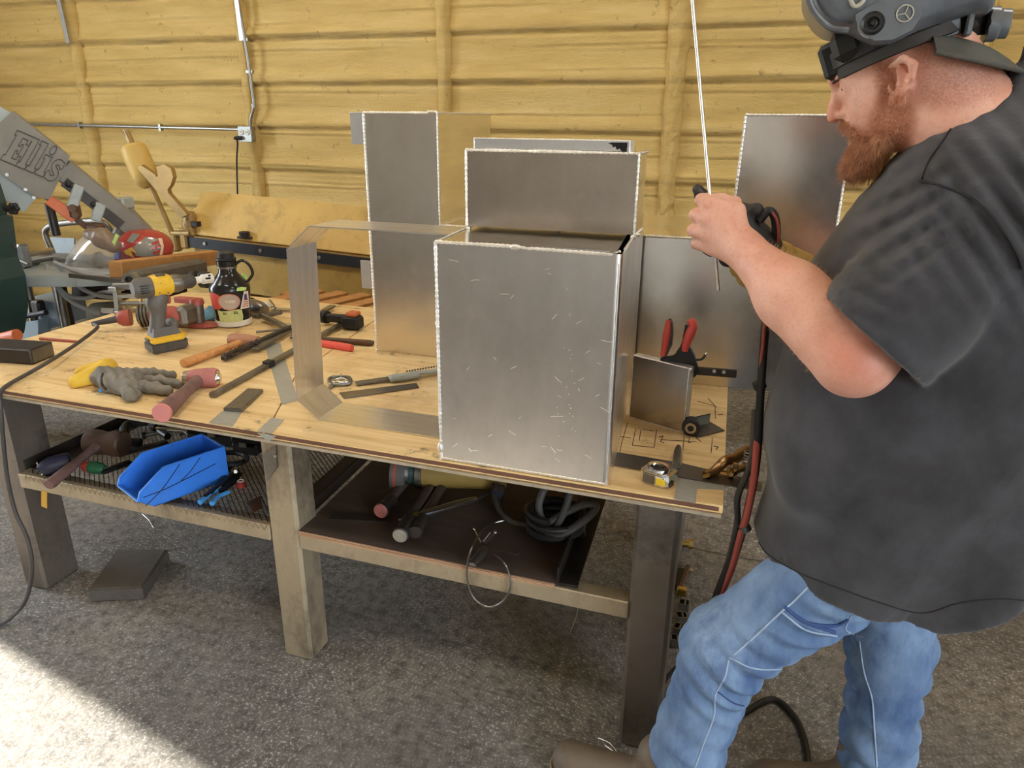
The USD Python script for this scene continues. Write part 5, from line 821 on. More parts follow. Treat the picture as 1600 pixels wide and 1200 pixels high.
part(wc, 'grip', oval(S(737, 884, .012), S(758, 856, .016), [(0, 0), (.010, .003), (.014, .02), (.013, .07), (.008, .085), (0, .09)], 1, .8), 'plate_grey', world=True); part(wc, 'prong', rod(S(752, 848, .014), S(741, 827, .03), .0025), 'chrome', world=True); part(wc, 'prong', rod(S(758, 850, .014), S(774, 832, .03), .003), 'chrome', world=True); part(wc, 'prong', rod(S(755, 846, .014), S(766, 832, .03), .0025), 'steel_bright', world=True); part(wc, 'bead', ball(S(741, 827, .03), .005, 2), 'chrome', world=True); part(wc, 'bead', ball(S(774, 832, .03), .006, 2), 'chrome', world=True); part(wc, 'hook', tube(spl([S(772, 858, .012), S(790, 862, .012), S(808, 866, .012), S(811, 858, .014)], 5), .0025, 6), 'steel_dark', world=True)

# ------------------------------------------------------------------ on the floor
sbk = thing('steel_block', 'heavy dark steel block lying on the floor under the left shelf', 'block', (*Zp(200, 920, 0)[:2], 0)); q = [Zp(137, 921, .055), Zp(222, 917, .055), Zp(262, 857, .055), Zp(182, 857, .055)]; part(sbk, 'body', rprism(Polygon([p[:2] for p in q]), .054, .006, (0, 0, .001)), 'stone_block', world=True, smooth=20)
brf = thing('brass_fitting', 'small brass hose fitting lying on the floor behind the right leg', 'fitting', (*Zp(1070, 850, 0)[:2], 0)); a, b = Zp(1062, 848, .02), Zp(1080, 850, .02); part(brf, 'stem', rodprof(a, b, [(0, 0), (.012, 0), (.012, .04), (0, .04)]), 'brass', world=True); part(brf, 'hex_collar', rodprof(a+(b-a)/np.linalg.norm(b-a)*.035, b+(b-a), [(0, 0), (.020, 0), (.020, .016), (0, .016)], 6), 'brass', world=True)
spots = [(1068, 952, 'rounded steel U-clip farthest back in the row beside the right leg', .0), (1064, 972, 'second steel U-clip from the back in the row beside the right leg', .3), (1060, 990, 'dark steel U-clip third from the back beside the right leg', -.2), (1056, 1008, 'nearest steel U-clip in the row on the floor beside the right leg', .15)]
first = None
for (px, py, lab, rz) in spots:
    o = Zp(px, py, 0)
    if first is None:
        first = thing('u_clip', lab, 'clip', (*o[:2], .001), rz, group=None); part(first, 'clip_body', cat_([prism(Polygon([(-.013, -.011), (.013, -.011), (.013, .011), (-.013, .011)]).buffer(.005).difference(Polygon([(-.013, -.011), (.013, -.011), (.013, .011), (-.013, .011)]).buffer(.002)), .03)]), 'steel_grey'); part(first, 'tongue', box(.006, .022, .006, (.003, 0, .027), .001), 'steel_grey')
    else: copy_of(first, 'u_clip', lab, (*o[:2], .001), rz)
lv = thing('toggle_lever', 'rusty toggle lever with a square bright block lying beside the right leg', 'lever', (*Zp(1065, 900, 0)[:2], 0)); part(lv, 'arm', bar(Zp(1063, 918, .03), Zp(1076, 884, .03), .016, .014, bev=.003), 'steel_rust', world=True); part(lv, 'block', box(.035, .026, .03, Zp(1065, 924, .02), .004), 'brass', world=True); part(lv, 'plate', box(.03, .12, .02, Zp(1062, 905, .012), .003), 'steel_dark', world=True); part(lv, 'bolt', hexbolt(Zp(1079, 893, .01), (.2, -.3, 1), .010, .012), 'steel_bright', world=True)
wires = [[(222, 803), (232, 812), (240, 825)], [(660, 920), (664, 938), (661, 958)], [(903, 945), (901, 962), (890, 990)], [(935, 1153), (955, 1163), (972, 1188)], [(946, 1165), (965, 1178), (985, 1190)], [(993, 1160), (1005, 1150), (1012, 1148)]]
for k, w in enumerate(wires): solo('wire_offcut', ['thin bright wire offcut on the floor under the mesh shelf', 'thin wire offcut on the floor under the shelf board', 'curled wire offcut on the floor left of the right leg', 'wire offcut on the floor in front of the right leg, at the boot toe', 'wire offcut lying nearest the boot toe', 'short wire offcut at the foot of the right leg'][k], 'wire', tube(spl([Zp(*p, .003) for p in w], 5), .0016, 5), 'steel_bright')

# ------------------------------------------------------------------ behind the bench at the left: cut-off saw, helmets, timber, sheet-metal brake
Bd = 1.45                                                        # the saw stands askew: SN is the way its lettered face looks, SX runs along it
SN, SX, SP = np.array([.74, -.673, 0]), np.array([.673, .74, 0]), Yp(120, 300, Bd)
def W_(px, py, d=0): r = ray(px, py); return CAM+r*(((SP-SN*d-CAM)@SN)/(r@SN))
def xz(L, d=0): return Polygon([((W_(*p, d)-SP)@SX, W_(*p, d)[2]) for p in L])
def sprism(L, t, d, mat=None): return prism(xz(L, d), t, SP*[1, 1, 0]-SN*(d+t), SX, (0, 0, 1))   # its front at depth d
saw = thing('cutoff_saw', 'grey metal-cutting band saw with a raised lettered head and pale bed behind the bench', 'band saw', (-3.0, Bd, 0))
part(saw, 'head_cover', sprism([(20, 174), (109, 245), (78, 312), (54, 307), (-14, 262), (-30, 250), (-28, 215)], .16, 0), 'saw_grey', world=True, smooth=20)
part(saw, 'cover_rim', cat_([bar(W_(12, 173, .08), W_(-24, 240, .08), .17, .02, SN), ]), 'saw_light', world=True); part(saw, 'lower_rim', bar(W_(-20, 262, .05), W_(54, 312, .05), .16, .022, SN), 'saw_light', world=True)
for p in ((11, 273), (40, 296), (53, 309)): part(saw, 'rim_bolt', hexbolt(W_(*p, -.035), SN, .010, .006), 'galv', world=True)
# slanting raised lettering, drawn as an outline in slab-serif letters
LO = W_(1, 249, -.0006); lxd = W_(86, 284, 0)-W_(1, 249, 0); lup = W_(28, 203, 0)-W_(2, 248, 0)
def slab(w, parts): return union_all([sbox(*p) for p in parts])
def stem(x, h, s=.34): return [(x, 0, x+s, h)]
EL_ = union_all([sbox(.10, 0, .45, 1), sbox(0, 0, .8, .16), sbox(0, .86, .9, 1), sbox(.2, .44, .65, .58), sbox(.72, 0, .85, .30), sbox(.78, .72, .92, 1), sbox(.58, .36, .68, .66)])
ell_ = lambda x: union_all([sbox(x+.09, 0, x+.39, 1.0), sbox(x, 0, x+.48, .14), sbox(x, .88, x+.2, 1.0)])
i_ = lambda x: union_all([sbox(x+.09, 0, x+.39, .66), sbox(x, 0, x+.48, .14), sbox(x, .54, x+.2, .66), Point(x+.24, .88).buffer(.14)])
sP = np.array([(.62, .52), (.50, .60), (.30, .60), (.18, .50), (.28, .38), (.50, .28), (.60, .16), (.46, .06), (.24, .06), (.10, .16)])
s_l = lambda x: union_all([LineString(np.c_[spl(np.c_[sP, sP[:, :1]*0], 5)[:, 0]+x, spl(np.c_[sP, sP[:, :1]*0], 5)[:, 1]]).buffer(.085), sbox(x+.04, 0, x+.14, .22), sbox(x+.58, .44, x+.68, .66)])
wd = union_all([EL_, ell_(.88), ell_(1.42), i_(1.98), s_l(2.48)]).buffer(.01)
ln_ = wd.buffer(.02).difference(wd.buffer(-.022)); sc = 1/3.2
lx1, ly1 = lxd*sc, lup
ltr = [trimesh.creation.extrude_polygon(g, 1, engine='earcut') for g in getattr(ln_, 'geoms', [ln_])]
def warp(m): v = m.vertices; return tm(LO+np.outer(v[:, 0], lx1)+np.outer(v[:, 1], ly1)+np.outer(v[:, 2], SN*.003), m.faces)
part(saw, 'lettering', cat_([warp(m) for m in ltr]), 'saw_letter', world=True, smooth=False, label='dark outlined slanting raised letters')
part(saw, 'beam', bar(W_(96, 262, .08), W_(228, 370, .08), .12, .115, SX*.6+[0, 0, .8], bev=.008), 'saw_grey', world=True); part(saw, 'beam_slot', bar(W_(100, 284, .015), W_(190, 352, .015), .006, .05, SX*.6+[0, 0, .8]), 'steel_dark', world=True)
part(saw, 'blade_guide', bar(W_(124, 290, .0), W_(112, 325, .0), .05, .05, SN, bev=.005), 'saw_light', world=True); part(saw, 'blade_guide', bar(W_(158, 318, .0), W_(149, 345, .0), .05, .05, SN, bev=.005), 'saw_light', world=True)
for p in ((107, 288), (147, 320)): part(saw, 'guide_knob', cat_([ball(W_(*p, -.01), .016, 2), rod(W_(*p, -.01), W_(p[0]+8, p[1]+3, -.01), .012)]), 'rubber', world=True)
part(saw, 'blade_cover', bar(W_(76, 312, -.01), W_(118, 342, -.01), .04, .05, SX*.55+[0, 0, .83], bev=.004), 'orange_paint', world=True); part(saw, 'roller_block', cat_([box(.05, .06, .07, W_(116, 330, -.01), .012), rod(W_(112, 326, -.05), W_(112, 326, -.02), .018), rod(W_(117, 336, -.05), W_(117, 336, -.02), .015)]), 'steel_rust', world=True); part(saw, 'blade', bar(W_(70, 305, .03), W_(150, 366, .03), .003, .03, SX*.55+[0, 0, .83]), 'steel_rust', world=True); part(saw, 'roller_block', box(.09, .06, .05, W_(150, 356, .0), .014), 'steel_rust', world=True)
part(saw, 'pivot_yoke', sprism([(176, 372), (192, 332), (205, 325), (250, 372), (256, 395), (180, 395)], .2, .06), 'saw_grey', world=True, smooth=20); part(saw, 'yoke_edge', bar(W_(181, 366, .05), W_(173, 392, .05), .10, .03, SN), 'saw_light', world=True); part(saw, 'yoke_slot', sprism([(201, 338), (207, 335), (217, 344), (212, 349)], .006, .056), 'steel_dark', world=True); part(saw, 'top_lug', box(.05, .08, .06, W_(196, 317, .08), .008), 'saw_light', world=True)
BZ = W_(60, 418)[2]
bed = Polygon([Zp(*p, BZ)[:2] for p in ((24, 424), (18, 414), (45, 405), (110, 398), (235, 408), (245, 425), (120, 430), (40, 430))]).buffer(.02); part(saw, 'bed', rprism(bed, .055, .008, (0, 0, BZ-.055)), 'saw_light', world=True, smooth=20)
for k, (pa, pb_) in enumerate((((62, 404), (210, 412)), ((80, 398), (226, 406)), ((110, 430), (200, 440)))): part(saw, 'bed_rail', bar(Zp(*pa, BZ+.012), Zp(*pb_, BZ+.012), .02, .02), 'steel_grey', world=True)
part(saw, 'vise', cat_([box(.12, .10, .07, Zp(37, 404, BZ+.035), .012), box(.05, .06, .12, Zp(36, 400, BZ+.06), .012)]), 'galv', world=True); part(saw, 'vise_screw', rod(Zp(12, 403, BZ+.05), Zp(82, 392, BZ+.05), .018), 'steel_bright', world=True); part(saw, 'vise_screw', rod(Zp(40, 408, BZ+.03), Zp(80, 400, BZ+.04), .022), 'steel_grey', world=True); part(saw, 'vise_knob', ball(Zp(10, 403, BZ+.05), .024, 2), 'rubber', world=True); part(saw, 'lever', tube(spl([Zp(17, 413, BZ+.03), Zp(19, 408, BZ+.045), Zp(27, 406, BZ+.05), Zp(45, 413, BZ+.04)], 5), .008, 8), 'steel_grey', world=True)
fy = Bd+.26
part(saw, 'hoop', tube(spl([Yp(86, 412, fy), Yp(82, 395, fy), Yp(71, 367, fy), Yp(74, 356, fy), Yp(90, 350, fy), Yp(130, 346, fy), Yp(156, 346, fy), Yp(168, 354, fy), Yp(174, 366, fy)], 8), .017, 12), 'steel_grey', world=True); part(saw, 'strut', rod(W_(76, 318, .1), W_(88, 368, .1), .022), 'steel_dark', world=True)
for (a, b) in (((38, 430), (48, 470)), ((48, 470), (60, 540)), ((88, 432), (104, 512))): part(saw, 'leg', rod(Yp(*a, Bd-.05), Yp(*b, Bd-.05), .022), 'steel_grey', world=True)
part(saw, 'front_leg', bar(Yp(88, 430, Bd-.02), Yp(118, 560, Bd-.02), .05, .05), 'steel_dark', world=True); part(saw, 'panel', prism(Polygon([Yp(*p, Bd+.5)[[0, 2]] for p in ((75, 370), (118, 372), (118, 395), (80, 395))]), .01, (0, Bd+.5, 0), (1, 0, 0), (0, 0, 1)), 'saw_blue', world=True)
part(saw, 'motor_box', cat_([prism(Polygon([Yp(*p, Bd+.05)[[0, 2]] for p in ((112, 432), (190, 440), (190, 470), (112, 465))]), .20, (0, Bd+.25, 0), (1, 0, 0), (0, 0, 1))]), 'steel_dark', world=True); part(saw, 'motor', rodprof(Yp(146, 490, Bd-.1), Yp(185, 487, Bd-.1), [(0, 0), (.045, 0), (.055, .02), (.055, .14), (0, .14)], 22), 'saw_grey', world=True); part(saw, 'motor_label', prism(Polygon([Yp(*p, Bd-.16)[[0, 2]] for p in ((158, 481), (178, 482), (176, 490), (158, 489))]), .003, (0, Bd-.157, 0), (1, 0, 0), (0, 0, 1)), 'label_white', world=True)
gp_ = [[(72, 412), (76, 425), (86, 442), (104, 460), (125, 466), (142, 464), (160, 457), (182, 456)], [(72, 418), (90, 450), (110, 470), (135, 483), (158, 491)], [(88, 413), (105, 430), (130, 452), (160, 463), (190, 466)], [(85, 410), (120, 424), (160, 432), (195, 440)], [(100, 416), (140, 430), (190, 437)]]
for k, L in enumerate(gp_): part(saw, 'cable', tube(spl([Yp(*p, Bd-.18-.01*k) for p in L], 7), .0105, 10), 'cable_grey', world=True)
part(saw, 'stand_panel', prism(Polygon([Yp(*p, Bd-.02)[[0, 2]] for p in ((40, 466), (92, 474), (102, 506), (48, 522))]), .16, (0, Bd+.14, 0), (1, 0, 0), (0, 0, 1)), 'saw_blue', world=True); part(saw, 'stand_foot', prism(Polygon([Yp(*p, Bd-.08)[[0, 2]] for p in ((23, 507), (60, 500), (58, 560), (26, 560))]), .08, (0, Bd+.0, 0), (1, 0, 0), (0, 0, 1)), 'saw_blue', world=True); part(saw, 'crank', rod(Yp(40, 494, Bd-.10), Yp(72, 488, Bd-.10), .014), 'rubber', world=True); part(saw, 'crank_boss', box(.06, .05, .07, Yp(60, 479, Bd-.06), .01), 'steel_dark', world=True)
fl_z = Yp(60, 540, Bd)[2]; part(saw, 'pedestal', box(.5, .35, max(.3, fl_z-.02), (-2.95, Bd+.20, .01), .02, base=True), 'steel_dark', world=True)
solo('orange_pipe', 'orange painted pipe end low at the left edge', 'pipe', rod(Yp(-40, 539, .68), Yp(27, 523, .68), .024), 'orange_paint')
mg = thing('green_machine', 'dark green machine housing at the left edge of the picture', 'machine', (-3.5, 1.1, 0)); MY = 1.05
part(mg, 'housing', prism(Polygon([Yp(*p, MY)[[0, 2]] for p in ((-120, 300), (0, 285), (10, 316), (11, 335), (20, 337), (28, 400), (40, 430), (44, 480), (38, 520), (10, 540), (-120, 560))]), .30, (0, MY, 0), (1, 0, 0), (0, 0, 1)), 'machine_green', world=True, smooth=20); part(mg, 'base', box(.5, .28, .80, (Yp(-20, 500, MY)[0]-.16, MY-.15, .005), .02, base=True), 'machine_green', world=True)
part(mg, 'star_knob', cat_([rod(Yp(10, 326, MY-.03), Yp(20, 326, MY-.03), .016)]+[ball(Yp(21+6*math.cos(a), 326+6*math.sin(a), MY-.03), .012, 1) for a in np.linspace(0, 2*np.pi, 6, endpoint=False)]), 'rubber', world=True); part(mg, 'bolt_head', ball(Yp(10, 368, MY-.005), .012, 2), 'steel_grey', world=True); part(mg, 'handle', tube([Yp(10, 368, MY-.02), Yp(20, 382, MY-.02), Yp(26, 390, MY-.02)], .004, 6), 'steel_dark', world=True)
# welding helmets on the saw bed
fs = thing('face_shield', 'clear scratched face shield with a brown crown lying on the saw bed', 'face shield', (*Zp(140, 405, BZ)[:2], BZ)); FY = Bd-.03
def FS(px, py, d=0): return Yp(px, py, FY+d)
prof_ = [(100, 414), (104, 402), (112, 388), (122, 375), (135, 366)]; prof2 = [(168, 430), (172, 420), (178, 408), (183, 396), (186, 385)]
V_, NF = [], 14
for k in range(5):
    a, b = FS(*prof_[k], .02), FS(*prof2[k], -.03); c = (a+b)/2+np.array([-.03, -.13, .04])*(1-.1*k)
    for t in np.linspace(0, 1, NF): V_.append((1-t)**2*a+2*t*(1-t)*c+t*t*b)
i, j = np.meshgrid(np.arange(4), np.arange(NF-1), indexing='ij'); q = np.stack([i*NF+j, i*NF+j+1, (i+1)*NF+j+1, (i+1)*NF+j], -1).reshape(-1, 4); part(fs, 'visor', tm(V_, np.vstack([q[:, [0, 1, 2]], q[:, [0, 2, 3]]])), 'clear_plastic', smooth=True, world=True)
part(fs, 'crown', blob([FS(140, 366, .0), FS(160, 372, -.03), FS(178, 384, -.04)], [.03, .045, .035], k=.03, n=.002), 'visor_brown', smooth=True, world=True); part(fs, 'rim', tube(spl(np.array(V_[:NF]), 2), .004, 6), 'galv', world=True); part(fs, 'headband', blob([FS(140, 420, .03), FS(155, 405, .0), FS(165, 418, -.02)], [.02, .03, .03], n=.008), 'visor_brown', smooth=True, world=True); part(fs, 'yellow_tab', place(box(.07, .004, .02, bev=.001), frame((.75, 0, -.6), (0, -1, 0)), FS(180, 375, -.06)), 'label_lime', world=True)
rh_ = thing('welding_helmet', 'red flame-and-stripe painted welding helmet lying on its side beside the timber', 'helmet', (*Zp(225, 405, BZ)[:2], BZ)); RY = Bd+.16
def RH(px, py, d=0): return Yp(px, py, RY+d)
hc = RH(228, 388, .02)
def rh_sdf(P):
    q = (P-hc); ang = math.radians(-8); X = q[..., 0]*math.cos(ang)-q[..., 2]*math.sin(ang); Z_ = q[..., 0]*math.sin(ang)+q[..., 2]*math.cos(ang); Yq = q[..., 1]
    d = (np.sqrt((X/.15)**2+(Yq/.12)**2+(Z_/.10)**2)-1)*.10; d = smin(d, rc(P, RH(188, 402, -.02), RH(205, 380, -.02), .03, .045), .05); return smax(d, (RH(228, 410)[2])-P[..., 2], .01)
hm_ = surfnet(rh_sdf, hc-.26, hc+.26, .010); part(rh_, 'shell', hm_, 'helmet_red', smooth=True, world=True)
def onto(parent, name, mesh, polypx, mat, off=.003):
    """a painted patch following a surface: drawn outline filled with a fine triangulation and laid on the mesh"""
    g = trimesh.creation.triangulate_polygon(Polygon(polypx), engine='earcut'); v, f = np.c_[np.array(g[0])[:, :2], np.zeros(len(g[0]))], np.array(g[1]); v, f = trimesh.remesh.subdivide_to_size(v, f, 4.0)[:2]
    D = np.array([ray(*p[:2]) for p in v]); D /= np.linalg.norm(D, axis=1, keepdims=True); loc, ri, ti = mesh.ray.intersects_location(np.repeat(CAM[None], len(D), 0), D, multiple_hits=False)
    V2 = np.full((len(v), 3), np.nan); V2[ri] = loc-D[ri]*off; ok = ~np.isnan(V2).any(1); f = f[ok[f].all(1)]
    if len(f): part(parent, name, tm(np.nan_to_num(V2), f), mat, smooth=False, world=True)
onto(rh_, 'lens', hm_, [(198, 377), (207, 364), (219, 366), (208, 380)], 'lens_grey', .004); onto(rh_, 'grey_panel', hm_, [(208, 386), (228, 370), (252, 374), (256, 392), (240, 402), (212, 400)], 'lens_grey')
for L in ([(236, 380), (250, 374), (253, 377), (240, 384)], [(236, 387), (252, 381), (254, 385), (238, 391)], [(238, 394), (253, 389), (254, 393), (240, 398)]): onto(rh_, 'stripe', hm_, L, 'helmet_red', .006)
onto(rh_, 'cream_flash', hm_, [(247, 372), (253, 372), (256, 384), (254, 398), (249, 400), (252, 386)], 'helmet_cream', .007); onto(rh_, 'gold_flame', hm_, [(193, 392), (206, 386), (214, 396), (204, 392), (210, 403), (196, 397)], 'helmet_gold', .006); onto(rh_, 'blue_chin', hm_, [(176, 396), (182, 386), (188, 390), (186, 404), (178, 406)], 'helmet_blue', .006)
# timber and a wrapped steel section on the back of the bench
tmb = thing('timber', 'square pale timber beam lying behind the bench, its sawn end to the left', 'timber', (*Zp(250, 420, .9)[:2], .9)); TY = 1.36
e0, e1 = Yp(180, 421, 1.22), Yp(336, 402, 1.95); part(tmb, 'beam', bar(e0, e1, .075, .075, bev=.003), 'wood_timber', world=True); part(tmb, 'support', box(.10, .10, (e0[2]+e1[2])/2-.045, (*((e0+e1)/2)[:2], .005), .01, base=True), 'steel_dark', world=True)
wp = thing('steel_section', 'dusty leather-grey steel section lying in front of the timber beam', 'steel section', (*Tb(255, 450)[:2], H)); s0, s1 = Yp(208, 438, 1.14), Yp(314, 417, 1.75); part(wp, 'body', bar(s0, s1, .085, .085, bev=.016), 'leather_grey', world=True); part(wp, 'open_end', rodprof(s0-(s1-s0)/np.linalg.norm(s1-s0)*.03, s1, [(.022, 0), (.038, 0), (.038, .06), (.022, .06)], 20), 'galv', world=True); part(wp, 'clamp_foot', cat_([box(.06, .05, .07, Yp(320, 437, TY-.12), .012), box(.04, .05, .05, Yp(303, 432, TY-.12), .012)]), 'rubber', world=True)
part(wp, 'foot', bar([*((s0+s1)/2)[:2], .004], [*((s0+s1)/2)[:2], (s0[2]+s1[2])/2-.04], .06, .06), 'steel_dark', world=True)
# bending brake
KY = 2.15; a0, a1 = Yp(300, 371, KY), Yp(576, 404, KY); a1 = a0+(a1-a0)*3.2; kd_ = (a1-a0)/np.linalg.norm(a1-a0)
brk = thing('bending_brake', 'yellow sheet-metal bending brake with a black angle bar and counterweight arm behind the bench', 'bending brake', (*((a0+a1)/2)[:2], 0))
def K(px, py, d=0): return Yp(px, py, KY+d)
rr_ = Yp(318, 299, KY+.16); top_l = [K(297, 368, .0), K(314, 304, .14), K(322, 299, .15)]
tl, bl2 = K(318, 300, .15), K(297, 367, .0); tr2, br2_ = tl+kd_*np.linalg.norm(a1-a0), bl2+kd_*np.linalg.norm(a1-a0); nb = np.cross(br2_-bl2, tl-bl2); nb /= np.linalg.norm(nb)
uu = kd_; vv = (tl-bl2)-uu*((tl-bl2)@uu); hgt = np.linalg.norm(vv); vv = vv/hgt; off = (tl-bl2)@uu; LEN = np.linalg.norm(a1-a0)
part(brk, 'clamping_leaf', rprism(Polygon([(0, 0), (LEN, 0), (LEN, hgt), (off+.03, hgt), (off, hgt-.02)]), .02, .003, bl2, uu, vv), 'brake_yellow', world=True, smooth=20)
part(brk, 'black_angle', bar(a0-[0, .02, .0]+[0, 0, -.022], a1-[0, .02, 0]+[0, 0, -.022], .03, .062, (0, 0, 1)), 'brake_black', world=True)
part(brk, 'dusty_ledge', bar(a0+[0, .0, .012], a1+[0, .0, .012], .06, .008), 'brake_iron', world=True)
for k in range(6): part(brk, 'bolt', hexbolt(a0+kd_*(.12+.39*k)+[0, -.036, -.02], (0, -1, 0), .012, .007), 'galv', world=True)
kn = K(382, 368, -.02); part(brk, 'clamp_knob', cat_([rod(kn-Z3*.012, kn+Z3*.022, .030, n=12), box(.09, .03, .012, kn-[0, 0, .012], .003)]), 'steel_dark', world=True)
part(brk, 'apron', prism([(.0, 0), (LEN, 0), (LEN, -.25), (.0, -.25)], .02, a0+[0, .03, -.05], kd_, Z3), 'brake_yellow', world=True, smooth=20); part(brk, 'stand', cat_([box(.12, .5, a0[2]-.28, (*(a0+kd_*.15+[0, .25, 0])[:2], .004), .01, base=True), box(.12, .5, a0[2]-.28, (*(a0+kd_*1.9+[0, .25, 0])[:2], .004), .01, base=True), bar(a0+[0, .2, -.33], a1+[0, .2, -.33], .12, .12)]), 'brake_iron', world=True)
part(brk, 'hinge_casting', blob([K(297, 340, .02), K(296, 352, .0), K(302, 366, -.01)], [.04, .036, .03], k=.03, n=.002, h=.008), 'brake_iron', smooth=True, world=True); part(brk, 'hinge_gap', box(.05, .04, .03, K(306, 350, -.03), .004), 'rubber', world=True); part(brk, 'pivot_block', cat_([box(.05, .06, .11, K(275, 378, -.02), .01), box(.05, .06, .09, K(291, 376, -.02), .01), rod(K(270, 365, -.03), K(298, 365, -.03), .02)]), 'brake_iron', world=True)
part(brk, 'lever_arm', prism(Polygon([K(*p, -.03)[[0, 2]] for p in ((222, 262), (226, 259), (248, 274), (250, 279), (254, 276), (252, 262), (262, 258), (272, 264), (275, 276), (271, 288), (266, 295), (268, 302), (296, 334), (288, 338), (262, 310), (244, 288))]).buffer(.012).buffer(-.006), .03, (0, KY-.03, 0), (1, 0, 0), (0, 0, 1)), 'brake_iron', world=True, smooth=20)
part(brk, 'counterweight_rod', rod(K(197, 204, .02), K(281, 392, .02), .017), 'brake_iron', world=True); w0, w1 = K(206, 226, .02), K(234, 292, .02); wl_ = np.linalg.norm(w1-w0); part(brk, 'counterweight', rodprof(w0, w1, [(0, 0), (.055, .002), (.072, .02), (.076, .05), (.076, wl_-.07), (.06, wl_-.02), (.035, wl_), (0, wl_)], 28), 'brake_yellow', world=True); part(brk, 'rod_end', rod(K(195, 203, .02), K(202, 220, .02), .013), 'steel_bright', world=True)
# slatted pallet seen over the bench's far edge
pal = thing('pallet', 'weathered slatted pallet low behind the bench under the brake', 'pallet', (-2.1, 1.6, 0))
for k in range(9): part(pal, 'slat', bar([-2.35+.14*k, 1.50, .70], [-2.20+.14*k, 1.92, .70], .085, .02), 'wood_timber', world=True)
for y in (1.54, 1.86): part(pal, 'bearer', bar([-2.40, y, .665], [-1.0, y, .665], .05, .05), 'wood_timber', world=True)
for x in (-2.2, -1.2): part(pal, 'post', box(.06, .06, .636, (x, 1.7, .004), base=True), 'wood_timber', world=True); part(pal, 'cross_bearer', bar([x, 1.5, .665], [x, 1.9, .665], .05, .05), 'wood_timber', world=True)

# ------------------------------------------------------------------ the welder
person = thing('person', 'bearded man in black t-shirt, blue jeans and flipped-up grey hood, holding a thin rod', 'person', (.25, .04, 0))
def V(*a): return np.array(a, float)
_rc = rc
def rc(P, a, b, ra, rb):                                        # skip what is far from this slab of the grid
    lo, hi = min(a[0]-ra, b[0]-rb)-.09, max(a[0]+ra, b[0]+rb)+.09
    if P[0, 0, 0, 0] > hi or P[-1, 0, 0, 0] < lo: return None
    return _rc(P, a, b, ra, rb)
def blend(P, items, k):
    d = None
    for it in items:
        v = it if isinstance(it, np.ndarray) else rc(P, *it[:4])
        if v is None: continue
        kk = it[4] if not isinstance(it, np.ndarray) and len(it) > 4 else k
        d = v if d is None else smin(d, v, kk)
    return np.full(P.shape[:-1], 1.0) if d is None else d
# joints
SH, EL, WR = V(.335, -.065, 1.43), V(.187, -.13, 1.215), V(-.012, .018, 1.360)
SHR, ELR, WRR = V(.34, .20, 1.44), V(.25, .30, 1.17), V(.015, .135, 1.345)
HS = .955; hp = math.radians(24); hy = math.radians(167)          # head scale, pitch down, heading
hf = V(math.cos(hy)*math.cos(hp), math.sin(hy)*math.cos(hp), -math.sin(hp)); hl = V(-math.sin(hy), math.cos(hy), 0); hu = np.cross(hf, hl)
HR = np.stack([hf, hl, hu], 1); HO = Yp(1409, 121, .065)
hd = lambda x, y, z: HO+HR@(V(x, y, z)*HS)
def ellh(P, c, r):
    cw = hd(*c); m = max(r)*HS+.08
    if P[0, 0, 0, 0] > cw[0]+m or P[-1, 0, 0, 0] < cw[0]-m: return None
    q = ((P-HO)@HR/HS-V(*c))/V(*r); k = np.linalg.norm(q, axis=-1); g = np.linalg.norm(q/V(*r), axis=-1)+1e-9
    return (k*(k-1)/g)*HS
